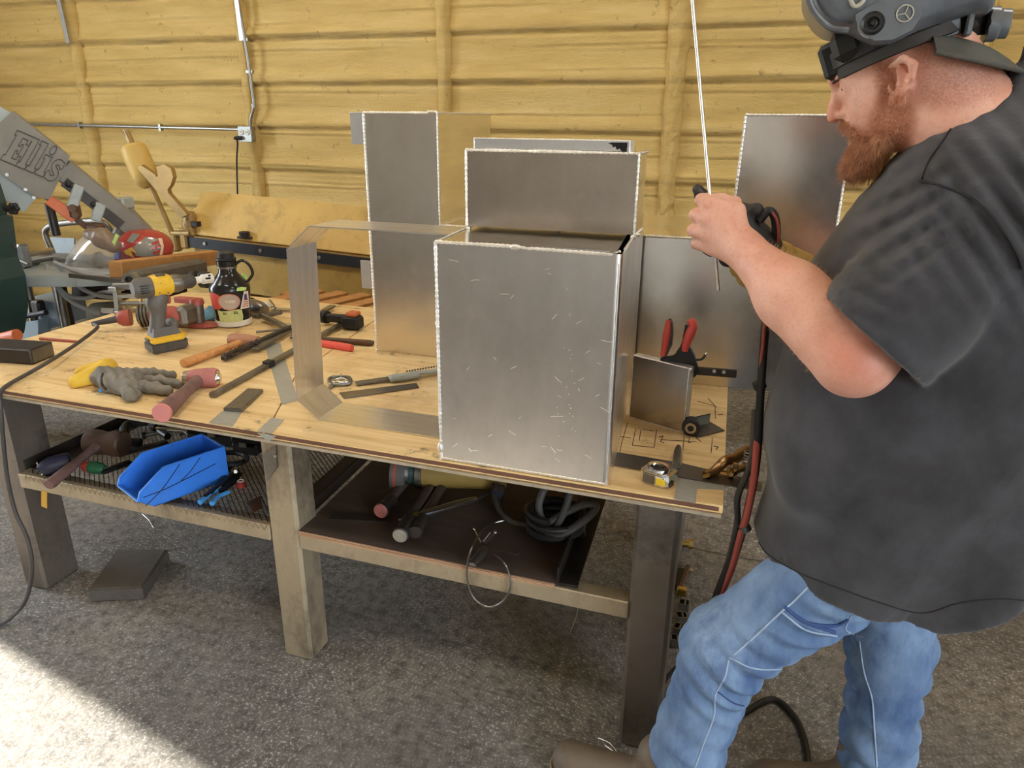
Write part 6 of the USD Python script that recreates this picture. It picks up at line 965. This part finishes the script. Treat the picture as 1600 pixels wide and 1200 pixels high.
def body_sdf(P):
    d = blend(P, [(V(.40, .06, 1.40), V(.385, .06, 1.50), .15, .11), (V(.40, .06, 1.10), V(.40, .06, 1.40), .18, .15)], .06)
    neck = blend(P, [(hd(-.042, 0, .0), hd(-.04, 0, -.03)+V(.045, .0, -.05), .066*HS, .074), (hd(-.04, 0, -.03)+V(.045, .0, -.05), V(.385, .06, 1.50), .078, .10)], .04)
    arm = blend(P, [(SH, EL, .072, .060), (EL, EL*.45+WR*.55, .061, .055), (EL*.78+WR*.22+V(0, 0, .01), EL*.5+WR*.5, .062, .05), (EL*.45+WR*.55, WR, .055, .034), (V(.37, .0, 1.45), SH, .10, .08)], .03)
    armr = blend(P, [(SHR, ELR, .07, .055), (ELR, ELR*.5+WRR*.5, .055, .048), (ELR*.5+WRR*.5, WRR, .048, .032), (V(.37, .12, 1.45), SHR, .10, .08)], .03)
    # left hand: a fist round the rod, its back to the viewer
    mc = [Yp(1112, 320, .040), Yp(1106, 341, .038), Yp(1104, 363, .040), Yp(1110, 385, .046)]
    pp = [Yp(1096, 312, .066), Yp(1087, 336, .064), Yp(1083, 360, .064), Yp(1088, 381, .066)]
    dp = [p+V(.022, .028, .0) for p in pp]; tp = [p+V(.042, .012, -.004) for p in pp]
    hand = [(WR, m*.8+WR*.2, .030, .0195) for m in mc]+[(WR*.5+mc[0]*.5, WR*.5+mc[3]*.5, .024, .022)]
    for i in range(4):
        r = [.0105, .011, .0105, .0092][i]*1.12; hand += [(mc[i], pp[i], r*1.25, r*1.05, .006), (pp[i], dp[i], r, r*.92, .004), (dp[i], dp[i]+tp[i]-pp[i], r*.92, r*.8, .004), (mc[i], mc[i]+V(.02, .0, -.004), r*1.3, r*1.2, .01)]
    tb = [WR+V(-.01, .01, .018), Yp(1150, 330, .045), Yp(1128, 313, .068), Yp(1106, 309, .080)]
    hand += [(tb[0], tb[1], .022, .0175, .012), (tb[1], tb[2], .0165, .0135, .006), (tb[2], tb[3], .0135, .010, .004)]
    hd_ = blend(P, hand, .011)
    head = [ellh(P, (-.012, 0, .052), (.100, .079, .098)), ellh(P, (.030, 0, -.005), (.066, .066, .085)), ellh(P, (.045, 0, -.05), (.052, .055, .058)), ellh(P, (.066, 0, .035), (.040, .060, .040)),
            ellh(P, (.035, .036, -.02), (.045, .034, .045)), ellh(P, (.035, -.036, -.02), (.045, .034, .045)), ellh(P, (.072, 0, -.092), (.026, .028, .022)), ellh(P, (.09, 0, .046), (.018, .046, .013)), ellh(P, (.078, 0, -.055), (.026, .03, .03)),
            ellh(P, (-.050, 0, -.01), (.066, .068, .08)), ellh(P, (-.062, 0, -.035), (.052, .056, .06)), ellh(P, (.02, 0, -.06), (.055, .058, .05))]
    hh = None
    for v in head:
        if v is not None: hh = v if hh is None else smin(hh, v, .022)
    if hh is None: hh = np.full(P.shape[:-1], 1.0)
    for s in (-1, 1):
        e = ellh(P, (.092, s*.036, .026), (.013, .015, .011))
        if e is not None: hh = smax(hh, -e, .010)
        e = ellh(P, (.0775, s*.032, .0255), (.0135, .0145, .0125))
        if e is not None: hh = smin(hh, e, .003)
        zl = ((P-HO)@HR/HS)[..., 2]
        e = ellh(P, (.0775, s*.032, .0255), (.0155, .0165, .0145))
        if e is not None: hh = smin(hh, smax(e, (.0215-zl)*HS, .001), .004)
        lid = rc(P, hd(.086, s*.021, .0135), hd(.080, s*.046, .0155), .0042, .0036)
        if lid is not None: hh = smin(hh, lid, .005)
    nose = blend(P, [(hd(.093, 0, .034), hd(.113, 0, -.004), .0125, .0115), (hd(.115, 0, -.004), hd(.121, 0, -.018), .0105, .0115), (hd(.100, .012, -.021), hd(.108, .012, -.021), .008, .0075), (hd(.100, -.012, -.021), hd(.108, -.012, -.021), .008, .0075)], .008)
    hh = smin(hh, nose, .008)
    for s in (-1, 1):
        n = rc(P, hd(.108, s*.0075, -.031), hd(.112, s*.0065, -.026), .0036, .003)
        if n is not None: hh = smax(hh, -n, .003)
    lips = blend(P, [(hd(.098, -.016, -.049), hd(.098, .016, -.049), .0062, .0062), (hd(.096, -.015, -.061), hd(.096, .015, -.061), .0068, .0068), (hd(.103, 0, -.048), hd(.103, 0, -.0485), .005, .005)], .004)
    hh = smin(hh, lips, .005)
    m = rc(P, hd(.108, -.014, -.0555), hd(.108, .014, -.0555), .0022, .0022)
    if m is not None: hh = smax(hh, -m, .002)
    for s in (-1, 1):                                           # ears
        t = blend(P, [(hd(0.014, s*.074, -0.040), hd(0.004, s*.086, -0.032), .0095, .0085), (hd(0.002, s*.088, -0.030), hd(-0.020, s*.100, -0.012), .0075, .0068), (hd(-0.020, s*.100, -0.012), hd(-0.028, s*.104, 0.004), .0068, .006), (hd(-0.028, s*.104, 0.004), hd(-0.016, s*.101, 0.020), .006, .0055),
                      (hd(-0.016, s*.101, 0.020), hd(0.004, s*.090, 0.016), .0055, .005), (hd(-0.006, s*.084, -0.018), hd(-0.010, s*.088, 0.004), .010, .009), (hd(0.014, s*.080, -0.022), hd(0.013, s*.081, -0.012), .0055, .005)], .005)
        hh = smin(hh, t, .006)
        c = ellh(P, (-.006, s*.100, -.008), (.011, .012, .017))
        if c is not None: hh = smax(hh, -c, .004)
    return smin(smin(smin(smin(d, neck, .05), smin(arm, hd_, .016), .05), armr, .05), hh, .03)
body = surfnet(body_sdf, (-.17, -.22, 1.06), (.58, .40, 1.80), .0042)
relax(body, 4)
bp_ = part(person, 'body', body, 'skin', smooth=True, world=True)
def loc2(px, py): q = (Yp(px, py, HO[1]-.06)-HO)@HR/HS; return q[0], q[2]
def fmask(poly, soft, v):
    import shapely
    pg = Polygon([loc2(*p) for p in poly]); q = (v-HO)@HR/HS; pt = shapely.points(q[:, [0, 2]]); dd = shapely.distance(pt, pg.exterior); ins = shapely.contains(pg, pt)
    t = np.clip(.5+np.where(ins, dd, -dd)/soft, 0, 1); return t*t*(3-2*t)*(np.abs(q[:, 1]) < .12)*(np.linalg.norm(q, axis=1) < .2)
bv = np.asarray(body.vertices)
for nm, val in (('beard', fmask([(1362, 88), (1398, 92), (1402, 128), (1425, 150), (1432, 190), (1418, 232), (1385, 272), (1335, 280), (1312, 240), (1312, 203), (1330, 196), (1352, 200), (1360, 175), (1372, 150), (1368, 120)], .022, bv)), ('scalp', fmask([(1425, 60), (1560, 60), (1560, 150), (1500, 172), (1455, 172), (1432, 140)], .03, bv)),
                ('elbow', np.exp(-(np.linalg.norm(bv-(EL+V(-.01, -.05, .02)), axis=1)/.05)**2)*.55+np.exp(-(np.linalg.norm(bv-hd(.122, 0, -.018), axis=1)/.022)**2)*.5+np.exp(-(np.linalg.norm(bv-hd(-.022, .09, .0), axis=1)/.022)**2)*.5)):
    UsdGeom.PrimvarsAPI(stage.GetPrimAtPath(bp_.path)).CreatePrimvar(nm, Sdf.ValueTypeNames.FloatArray, 'vertex').Set([float(x) for x in val])
def strands(pts, nrm, n_, length, droop, spread, w, name, mat, parent=person, seed=3, root=None):
    """short hairs from points along normals"""
    g = np.random.default_rng(seed); P, W = [], []
    for p, n in zip(pts, nrm):
        d = n+g.normal(0, spread, 3)+np.asarray(droop); d /= np.linalg.norm(d); L = length*g.uniform(.5, 1.2); k = g.normal(0, .25, 3)*L
        P += [p-n*.001, p+d*L*.35, p+d*L*.7+k*.3+np.asarray(droop)*L*.1, p+d*L+k*.6+np.asarray(droop)*L*.25]; W += [w, w, w*.8, w*.25]
    pth = parent.path+'/'+numbered(parent.path, name); c = UsdGeom.BasisCurves.Define(stage, pth)
    q = (np.hstack([np.array(P), np.ones((len(P), 1))])@person.inv.T)[:, :3]
    c.CreatePointsAttr([Gf.Vec3f(*map(float, x)) for x in q]); c.CreateCurveVertexCountsAttr([4]*len(pts)); c.CreateTypeAttr('cubic'); c.CreateBasisAttr('catmullRom'); c.CreateWidthsAttr(W); c.SetWidthsInterpolation('vertex')
    UsdShade.MaterialBindingAPI.Apply(c.GetPrim()).Bind(MAT[mat]); custom(c.GetPrim(), kind='stuff')
# beard: a full jaw beard, longest at the chin
def beard_sdf(P):
    its = [(hd(.050, s*.040, -.090), hd(.088, s*.012, -.108), .015, .021) for s in (-1, 1)]+[(hd(.084, 0, -.098), hd(.110, 0, -.122), .026, .018), (hd(.098, 0, -.112), hd(.122, 0, -.128), .020, .012), (hd(.070, 0, -.100), hd(.086, 0, -.134), .021, .013)]
    its += [(hd(.1035, s*.003, -.038), hd(.092, s*.024, -.048), .0055, .0060) for s in (-1, 1)]+[(hd(.092, s*.024, -.048), hd(.084, s*.028, -.082), .0062, .010) for s in (-1, 1)]
    d = blend(P, its, .016); n = meshkit.noise(P*85, 3)+.5*meshkit.noise(P*190, 4)-.75
    return d+n*.005
bd = surfnet(beard_sdf, HO+V(-.20, -.12, -.26), HO+V(.06, .12, .05), .0036)
bt = part(person, 'beard', bd, 'beard', smooth=True, world=True)
g = np.random.default_rng(5); sp, fi = trimesh.sample.sample_surface(bd, 5200, seed=5); nn = bd.face_normals[fi]
ok = (np.einsum('ij,j->i', sp-HO, hf) > -.02); fb, fbi = trimesh.sample.sample_surface(body, 60000, seed=6); m_ = fmask([(1366, 92), (1396, 96), (1400, 128), (1422, 152), (1428, 190), (1415, 230), (1385, 268), (1335, 275), (1325, 240), (1345, 205), (1362, 178), (1376, 150), (1370, 120)], .02, fb); m_ = g.uniform(size=len(fb)) < m_*.9
strands(fb[m_], body.face_normals[fbi][m_], 0, .0058, V(.05, 0, -.75), .4, .00045, 'jaw_hair', 'hair_curve', seed=8)
am = (np.abs((fb-(EL*.5+WR*.5))@((EL-WR)/np.linalg.norm(EL-WR))) < .115) & (fb[:, 0] < .155) & (np.linalg.norm(np.cross(fb-WR, (EL-WR)/np.linalg.norm(EL-WR)), axis=1) < .075) & (g.uniform(size=len(fb)) < .22)
strands(fb[am], body.face_normals[fbi][am], 0, .009, V(.2, 0, .35), .35, .00022, 'arm_hair', 'arm_hair', seed=9)
strands(sp[ok], nn[ok], 0, .012, .35*hf*.4+V(0, 0, -.75), .45, .00050, 'beard_hair', 'hair_curve')
for s in (-1, 1):
    ey = part(person, 'eye', ball(hd(.0775, s*.032, .0255), .0142*HS*.92, 3), 'eye_white', smooth=True, world=True)
    part(ey, 'iris', ball(hd(.0872, s*.0322, .0192), .0046, 2, (1, 1, 1)), 'iris', smooth=True, world=True)
    part(person, 'eyebrow', tube([hd(.100, s*.014, .047), hd(.099, s*.030, .052), hd(.086, s*.050, .047)], [.004, .0045, .002], 8), 'brow', world=True)
# t-shirt
TZ = V(.66, .72, .86, 1.05, 1.20, 1.33, 1.42, 1.50, 1.56, 1.605, 1.64, 1.68)
TC = np.array([(.345, .262, .055, .205), (.345, .264, .055, .205), (.345, .266, .055, .205), (.347, .272, .055, .208), (.357, .270, .055, .208), (.372, .262, .058, .21), (.392, .235, .06, .215), (.405, .200, .06, .205), (.402, .160, .062, .160), (.392, .100, .064, .105), (.388, .05, .065, .06), (.388, .01, .065, .01)])
def tors(P):
    z = P[..., 2]; cx, rx, cy, ry = (np.interp(z, TZ, TC[:, k]) for k in range(4))
    a, b = np.abs(P[..., 0]-cx)/rx, np.abs(P[..., 1]-cy)/ry; return ((a**2.3+b**2.3)**(1/2.3)-1)*np.minimum(rx, ry)
hem_n = V(-.62, -.10, -.77); hem_n /= np.linalg.norm(hem_n); hem_p = Yp(1359, 527, -.115)
def shirt_sdf(P):
    x, y, z = P[..., 0], P[..., 1], P[..., 2]; t = tors(P)
    ax = (EL-SH)/np.linalg.norm(EL-SH); E2 = EL+ax*.03
    sl = blend(P, [(SH+V(.025, .03, .02), SH*.4+EL*.6+V(.008, -.006, .0), .108, .102), (SH*.4+EL*.6+V(.008, -.006, 0), E2, .102, .099)], .04)
    hdst = (P-hem_p)@hem_n; s3 = (x*.35+z*.94)+.016*(meshkit.noise(P*V(7, 7, 4), 11)-.5); mask3 = np.exp(-(((x-.175)/.05)**2+((z-1.32)/.05)**2)); sl = sl-mask3*.011*np.abs(np.sin(s3*np.pi/.030))-.003*(hdst > -.022)
    sl = smax(sl, hdst, .004); inn = _rc(P, SH*.3+EL*.7, E2+ax*.05, .084, .080); sl = smax(sl, -np.maximum(inn, -(hdst+.016)), .003)
    axr = (ELR-SHR)/np.linalg.norm(ELR-SHR); slr = blend(P, [(SHR+V(.02, -.02, .01), SHR*.25+ELR*.75, .105, .094)], .04); slr = smax(slr, (P-(SHR*.25+ELR*.75))@axr, .004)
    kk = .012+.035*np.clip((z-1.36)/.08, 0, 1); d = smin(smin(t, sl, kk), slr, .03)
    nk = np.linalg.norm((P-V(.318, .055, 1.612))/V(1, 1, 1), axis=-1)
    cut = _rc(P, hd(-.045, 0, -.02)+V(.035, .0, -.035), hd(-.035, 0, -.03)+V(-.03, .0, .10), .080, .115); d = smax(d, -cut, .006)
    n1 = meshkit.noise(P*V(7, 7, 4), 11)-.5
    # gathers over the shoulder, from collar to armhole
    s = (x*.80+z*.60)*1.0+.010*n1; mask = np.exp(-(((x-.40)/.16)**2+((z-1.46)/.12)**2))*(y < .12); d = d+mask*.0075*np.sin(s*2*np.pi/.033)
    s2 = (x*.62-z*.78)+.012*n1; mask2 = np.exp(-(((x-.235)/.06)**2+((z-1.43)/.09)**2)); d = d+mask2*.0045*np.sin(s2*2*np.pi/.026)
    low = np.clip((1.25-z)/.4, 0, 1); d = d+low*.010*np.sin((x*.75+y*.5-z*.45)*2*np.pi/.17+3*n1)+low*.016*n1
    hz = .735+.012*np.sin(x*9)+.008*np.sin(y*14+1)+-.006+.055*np.clip((x-.40)/.12, 0, 1); d = smax(d, hz-z, .006)
    d = smax(d, -np.maximum(np.maximum(t+.014, z-hz-.03), hz-.1-z), .003)
    return d
shirt = surfnet(shirt_sdf, (.02, -.26, .68), (.68, .44, 1.70), .0062)
relax(shirt, 3)
shp = part(person, 'shirt', shirt, 'shirt', smooth=True, world=True)
def hits(mesh, pix, off=.0015, n=6):
    """points of the surface along a drawn line"""
    q = spl(np.array([(a, b, 0) for a, b in pix], float), n)[:, :2]; D = np.array([ray(*p) for p in q]); D /= np.linalg.norm(D, axis=1, keepdims=True)
    loc, ri, ti = mesh.ray.intersects_location(np.repeat(CAM[None], len(D), 0), D, multiple_hits=False)
    o = np.argsort(ri); return loc[o]-D[ri[o]]*off
def seam(parent, mesh, pix, r, mat, name='seam', off=.0005, w=True):
    p = hits(mesh, pix, off)
    if len(p) > 2: part(parent, name, tube(p, r, 6), mat, smooth=True, world=True)
seam(shp, shirt, [(1437, 283), (1470, 290), (1520, 312), (1560, 350), (1590, 398), (1597, 420)], .0022, 'shirt_seam')
seam(shp, shirt, [(1440, 280), (1452, 250), (1470, 225), (1490, 195)], .0018, 'shirt_seam')
seam(shp, shirt, [(1181, 838), (1200, 866), (1245, 893), (1300, 915), (1370, 940), (1440, 958), (1500, 942), (1560, 936), (1599, 938)], .0014, 'shirt_seam', 'hem_stitch')
#seam(shp, shirt, [(1326, 462), (1345, 486), (1380, 518), (1412, 542)], .0014, 'shirt_seam', 'hem_stitch')
def ring(c, ax, rx, ry, r, n=40):
    F = frame(ax); a = np.linspace(0, 2*np.pi, n, endpoint=False); return tube(c+np.outer(np.cos(a)*rx, F[:, 0])+np.outer(np.sin(a)*ry, F[:, 1]), r, 8, closed=True)
# jeans
LH, LK, LA = V(.315, -.02, .83), V(.048, -.045, .515), V(-.035, -.045, .06)
RH, RK, RA = V(.365, .14, .83), V(.397, .105, .48), V(.418, .10, .04)
def jeans_sdf(P):
    x, y, z = P[..., 0], P[..., 1], P[..., 2]
    d = blend(P, [(V(.30, .03, .84), V(.40, .08, .84), .155, .165), (LH, LK, .112, .088), (LK, LK*.4+LA*.6, .086, .078), (LK*.4+LA*.6, LA, .078, .080), (RH, RK, .108, .082), (RK, RK*.5+RA*.5, .079, .074), (RK*.5+RA*.5, RA, .074, .082)], .035)
    n1 = meshkit.noise(P*V(9, 9, 9), 21)-.5
    kd = np.exp(-(((x-.06)/.12)**2+((z-.50)/.10)**2)); s = (x*.55+z*.83)+.03*n1; d = d+kd*.0105*np.sin(s*2*np.pi/.052)*(y < .1)*(.5+.9*np.clip(n1+.5,0,1))
    hp_ = np.exp(-(((x-.25)/.12)**2+((z-.66)/.09)**2)); s = (x*.25+z*.97)+.03*n1; d = d+hp_*.008*np.sin(s*2*np.pi/.048)*(y < .1)
    sh = np.clip((.40-z)/.2, 0, 1); d = d+sh*.006*np.sin((z+.4*x)*2*np.pi/.07+5*n1)+(y > .06)*.007*np.sin((z-.35*x)*2*np.pi/.075+5*n1)*np.clip((.7-z)/.2, 0, 1)+.008*n1
    return smax(smax(d, .035-z, .004), z-.87, .01)
jeans = surfnet(jeans_sdf, (-.16, -.20, .02), (.62, .30, .90), .0068)
relax(jeans, 3)
jp = part(person, 'jeans', jeans, 'denim', smooth=True, world=True)
for L, r, m in (([(1262, 918), (1240, 940), (1222, 955), (1190, 985), (1140, 1030)], .0020, 'denim_light'), ([(1138, 1032), (1132, 1060), (1118, 1085), (1115, 1120), (1100, 1160), (1086, 1199)], .0020, 'denim_light'),
                ([(1343, 1002), (1350, 1050), (1362, 1090), (1366, 1140), (1370, 1198)], .002, 'denim_light'), ([(1222, 957), (1260, 985), (1308, 994)], .0020, 'denim_light'), ([(1226, 948), (1258, 972), (1300, 978), (1325, 968)], .004, 'denim_dark'),
                ([(1141, 1028), (1175, 1044), (1215, 1046), (1250, 1040)], .0018, 'denim_light'), ([(1231, 953), (1265, 975), (1305, 988)], .0035, 'denim_dark'), ([(1330, 962), (1322, 985), (1350, 995)], .0016, 'denim_light'), ([(1120, 1080), (1150, 1100), (1190, 1106)], .0018, 'denim_dark')):
    seam(jp, jeans, L, r, m)
# boots
def boot(toe, heel, y_off, name_label=None):
    toe, heel = np.array(toe, float), np.array(heel, float); d = (toe-heel)/np.linalg.norm(toe-heel); s = np.cross([0, 0, 1.0], d)
    def f(P):
        u = blend(P, [(heel+d*.045+V(0, 0, .055), toe-d*.055+V(0, 0, .048), .040, .042), (toe-d*.065+V(0, 0, .045)+s*.008, toe-d*.048+V(0, 0, .040)-s*.006, .046, .040), (heel+d*.05+V(0, 0, .06), heel+d*.055+V(0, 0, .17), .046, .052), (heel+d*.09+V(0, 0, .09), toe-d*.11+V(0, 0, .06), .042, .036)], .03)
        return smax(u, .022-P[..., 2], .004)
    lo, hi = np.minimum(toe, heel)-.09, np.maximum(toe, heel)+.09; lo[2], hi[2] = .0, .24
    b = surfnet(f, lo, hi, .0055); relax(b, 3); bp = part(person, 'boot', b, 'boot', smooth=True, world=True)
    ol = LineString([(heel+d*.045)[:2], (heel+d*.14)[:2], (toe-d*.055)[:2]]).buffer(.046); ol = union_all([ol, Point(*(toe-d*.055)[:2]).buffer(.052)])
    part(bp, 'sole', rprism(ol, .026, .004, (0, 0, .0)), 'boot_sole', world=True)
    wl = np.array(ol.buffer(.001).exterior.coords)[:-1]; part(bp, 'welt', tube(np.c_[wl, np.full(len(wl), .028)], .0035, 6, closed=True), 'boot_sole', world=True)
boot(V(-.338, -.005, 0), V(-.012, -.055, 0), 0); boot(V(.14, .085, 0), V(.438, .11, 0), 0)
# right glove (holds the torch)
GW = WRR
def glove_sdf(P):
    its = [(GW+V(.01, 0, 0), Yp(1150, 335, .115), .036, .026), (GW, Yp(1120, 360, .11), .036, .026)]
    for k, (a, b, c) in enumerate((((1118, 330, .10), (1100, 308, .088), (1090, 296, .082)), ((1112, 345, .11), (1092, 345, .105), (1092, 350, .095)), ((1114, 362, .115), (1096, 366, .11), (1100, 372, .10)), ((1122, 380, .115), (1106, 388, .11), (1112, 394, .10)))):
        its += [(Yp(*a), Yp(*b), .0135, .012, .006), (Yp(*b), Yp(*c), .012, .0105, .005)]
    its += [(Yp(1165, 335, .115), Yp(1182, 328, .105), .018, .014), (GW, Yp(1138, 402, .115), .034, .020)]
    return blend(P, its, .012)
gm = surfnet(glove_sdf, (-.16, .0, 1.24), (.10, .24, 1.50), .0045); gp = part(person, 'glove', gm, 'glove_black', smooth=True, world=True)
def cuff_sdf(P):
    d = blend(P, [(GW+V(.004, .010, -.030), ELR*.75+GW*.25+V(0, 0, -.01), .056, .084)], .01); ax = (ELR-GW)/np.linalg.norm(ELR-GW); t = (P-GW)@ax
    d = d+.004*np.sin(t*2*np.pi/.03)*np.clip(1-t/.1, 0, 1)+.006*(meshkit.noise(P*18, 6)-.5); d = smax(d, t-.215, .004); return smax(d, -_rc(P, GW+ax*.14, GW+ax*.30, .052, .070), .003)
cm = surfnet(cuff_sdf, (-.06, .04, 1.08), (.36, .42, 1.46), .006); part(gp, 'cuff', cm, 'glove_tan', smooth=True, world=True, label='tan leather gauntlet cuff')
# cap worn backwards, its brim over the nape
def cap_sdf(P):
    q = (P-HO)@HR/HS; X, Y_, Z_ = q[..., 0], q[..., 1], q[..., 2]
    c = (np.linalg.norm((q-V(-.010, 0, .060))/V(.112, .090, .112), axis=-1)-1)*.09; tilt = .047+.10*X-.02
    c = smax(c, (tilt+.018)-Z_, .004); return c*HS
capm = surfnet(cap_sdf, HO-.20, HO+V(.22, .2, .26), .006); cp = part(person, 'cap', capm, 'cap', smooth=True, world=True)
bl_ = []; BC = Yp(1428, 72, HO[1]); b2 = math.radians(8); BF = V(math.cos(hy)*math.cos(b2), math.sin(hy)*math.cos(b2), math.sin(b2)); BU = np.cross(BF, hl)
for i, u in enumerate(np.linspace(-1, 1, 25)):                  # brim: a curved plate
    for j, v in enumerate(np.linspace(0, 1, 9)):
        a = math.pi+u*1.25; rx = .080+.082*v*(1-.30*u*u); ry = .078+.040*v
        bl_.append(BC+BF*(rx*math.cos(a))+hl*(ry*math.sin(a))+BU*(.014*(1-v)-.004*u*u*v-.020*v*v*(1-.6*u*u)))
gv = np.array(bl_); i, j = np.meshgrid(np.arange(24), np.arange(8), indexing='ij'); q = np.stack([i*9+j, (i+1)*9+j, (i+1)*9+j+1, i*9+j+1], -1).reshape(-1, 4); f = np.vstack([q[:, [0, 1, 2]], q[:, [0, 2, 3]]])
nv = tm(gv, f).vertex_normals*.0022; edge = [a*9+8 for a in range(25)]
solid = tm(np.vstack([gv+nv, gv-nv]), np.vstack([f, f[:, ::-1]+len(gv), *[[[a*9+8, (a+1)*9+8, (a+1)*9+8+225], [a*9+8, (a+1)*9+8+225, a*9+8+225]] for a in range(24)]]))
br_ = part(cp, 'brim', solid, 'cap', smooth=60, world=True); part(cp, 'brim_edge', tube(gv[[a*9+8 for a in range(25)]], .0042, 8), 'cap', smooth=True, world=True)
part(cp, 'stitching', cat_([tube(gv[[a*9+k for a in range(3, 22)]]+nv[[a*9+k for a in range(3, 22)]]*1.3, .0016, 5) for k in (4, 6)]), 'cap_thread', smooth=True, world=True, kind='stuff')
# welding hood, flipped up, on its headband
def bandpts(z0, sl, rx, ry, n=48): a = np.linspace(0, 2*np.pi, n, endpoint=False); return np.array([hd(-.008+rx*math.cos(t), ry*math.sin(t), z0+sl*rx*math.cos(t)) for t in a])
hood = part(person, "welding_hood", place(box(.05, .006, .03, bev=.002), HR, hd(.02, .0985, .10)), "hood_black", world=True)
def band(z0, h, rx, ry, t, mat, name, sl=.0):
    a = np.linspace(0, 2*np.pi, 64, endpoint=False); rings = []
    for (dr, dz) in ((0, 0), (t, .002), (t, h-.002), (0, h)): rings.append(np.array([hd(-.008+(rx+dr)*math.cos(k), (ry+dr)*math.sin(k), z0+dz+sl*rx*math.cos(k)) for k in a]))
    V_ = np.vstack(rings); F_ = []
    for r in range(3):
        for k in range(64): p, q_ = r*64+k, r*64+(k+1) % 64; F_ += [[p, q_, q_+64], [p, q_+64, p+64]]
    part(hood, name, tm(V_, F_), mat, smooth=30, world=True)
band(.030, .022, .114, .092, .004, 'headband', 'sweat_band', .03); band(.049, .030, .116, .094, .006, 'hood_black', 'head_strap', .03)
part(hood, 'front_pad', place(cat_([box(.03, .11, .060, (0, 0, 0), .008), box(.05, .186, .05, (-.035, 0, .01), .012)]), HR, hd(.094, 0, .070)), 'hood_black', world=True)
def sp_(px, py, dy): return Yp(px, py, HO[1]-dy)
HY = HO[1]
shell = Polygon([sp_(*p, .10)[[0, 2]] for p in ((1262, -10), (1270, 14), (1284, 32), (1300, 43), (1326, 46), (1350, 58), (1372, 68), (1396, 64), (1424, 52), (1447, 40), (1480, 30), (1520, 16), (1552, 14), (1562, -20), (1570, -110), (1540, -190), (1470, -240), (1380, -240), (1300, -190), (1262, -100))]).buffer(.004)
def shell_sdf(P):
    from shapely import contains_xy, distance, points
    g2 = P[:, 0, :, :][..., [0, 2]]; pts = points(g2.reshape(-1, 2)); dd = distance(pts, shell.exterior).reshape(g2.shape[:-1]); dd = np.where(contains_xy(shell, g2.reshape(-1, 2)[:, 0], g2.reshape(-1, 2)[:, 1]).reshape(dd.shape), -dd, dd)
    y = np.abs(P[..., 1]-HY)-.118; o = smax(dd[:, None, :]+0*y, y, .045); return smax(o, -smax((dd+.005)[:, None, :]+0*y, y+.005, .045), .001) if False else o
hs = surfnet(shell_sdf, (*sp_(1225, 60, .1)[:1], HY-.15, sp_(1400, 85, .1)[2]), (sp_(1585, 0, .1)[0], HY+.15, sp_(1400, -260, .1)[2]), .008)
part(hood, 'shell', hs, 'hood_grey', smooth=True, world=True)
yk = lambda px, py, d=.122: sp_(px, py, d)
rim_ = np.array([yk(*p, .112) for p in ((1262, -10), (1270, 14), (1284, 32), (1300, 44), (1326, 47))]); part(hood, 'lip', tube(spl(rim_, 6), .005, 8), 'hood_grey', world=True)
dl = part(hood, 'pivot_dial', place(lathe([(0, 0), (.017, 0), (.017, .006), (.013, .010), (.009, .010), (.008, .006), (.0045, .007), (.003, .012), (0, .012)], 28), frame((0, -1, 0)), yk(1363, 37, .116)), 'hood_black', world=True)
part(dl, 'dial_ring', place(lathe([(.018, 0), (.021, 0), (.021, .004), (.018, .004)], 28), frame((0, -1, 0)), yk(1363, 37, .115)), 'hood_print', world=True)
part(hood, 'side_plate', prism(Polygon([yk(*p)[[0, 2]] for p in ((1340, 24), (1356, 14), (1400, -8), (1432, -6), (1438, 22), (1424, 44), (1396, 58), (1368, 60), (1346, 48))]).buffer(.003), .008, (0, HY-.113, 0), (1, 0, 0), (0, 0, 1)), 'hood_grey', world=True)
pr_ = yk(1414, 21, .1225); part(hood, 'round_mark', cat_([ring(pr_, (0, 1, 0), .0115, .0115, .0011, 28)]+[rod(pr_, pr_+V(math.sin(a)*.0105, 0, math.cos(a)*.0105), .0009, n=6) for a in (.3, 2.4, 4.5)]), 'hood_print', world=True)
part(hood, 'letter', cat_([tube(spl([yk(1326, -16, .121), yk(1330, 2, .121), yk(1336, 10, .121), yk(1346, 5, .121), yk(1352, -6, .121), yk(1353, -16, .121)], 5), .0034, 8)]), 'hood_print', world=True)
part(hood, 'rear_strap', cat_([place(box(.05, .010, .034, bev=.003), frame((0, 0, 1), (1, 0, -.05)), Yp(1510, 40, HO[1]-.06))]), 'hood_grey', world=True)
part(hood, 'strap_arm', cat_([bar(Yp(1430, 56, HO[1]-.085), Yp(1500, 36, HO[1]-.07), .008, .03, (0, 0, 1)), bar(Yp(1500, 38, HO[1]-.06), Yp(1546, 36, HO[1]-.0), .012, .034, (0, 0, 1))]), 'hood_black', world=True)
kb = Yp(1541, 38, HO[1]-.015); kx = V(.024, 0, 0)
part(hood, 'ratchet_knob', cat_([rodprof(kb-kx*.01, kb+kx, [(0, 0), (.026, 0), (.026, .014), (.022, .018), (.022, .030), (0, .032)], 24)]+[rod(kb+kx*.012+V(0, math.cos(a)*.025, math.sin(a)*.025), kb+kx*.02+V(0, math.cos(a)*.025, math.sin(a)*.025), .0055, n=8) for a in np.linspace(0, 2*np.pi, 10, endpoint=False)]), 'hood_grey', world=True)
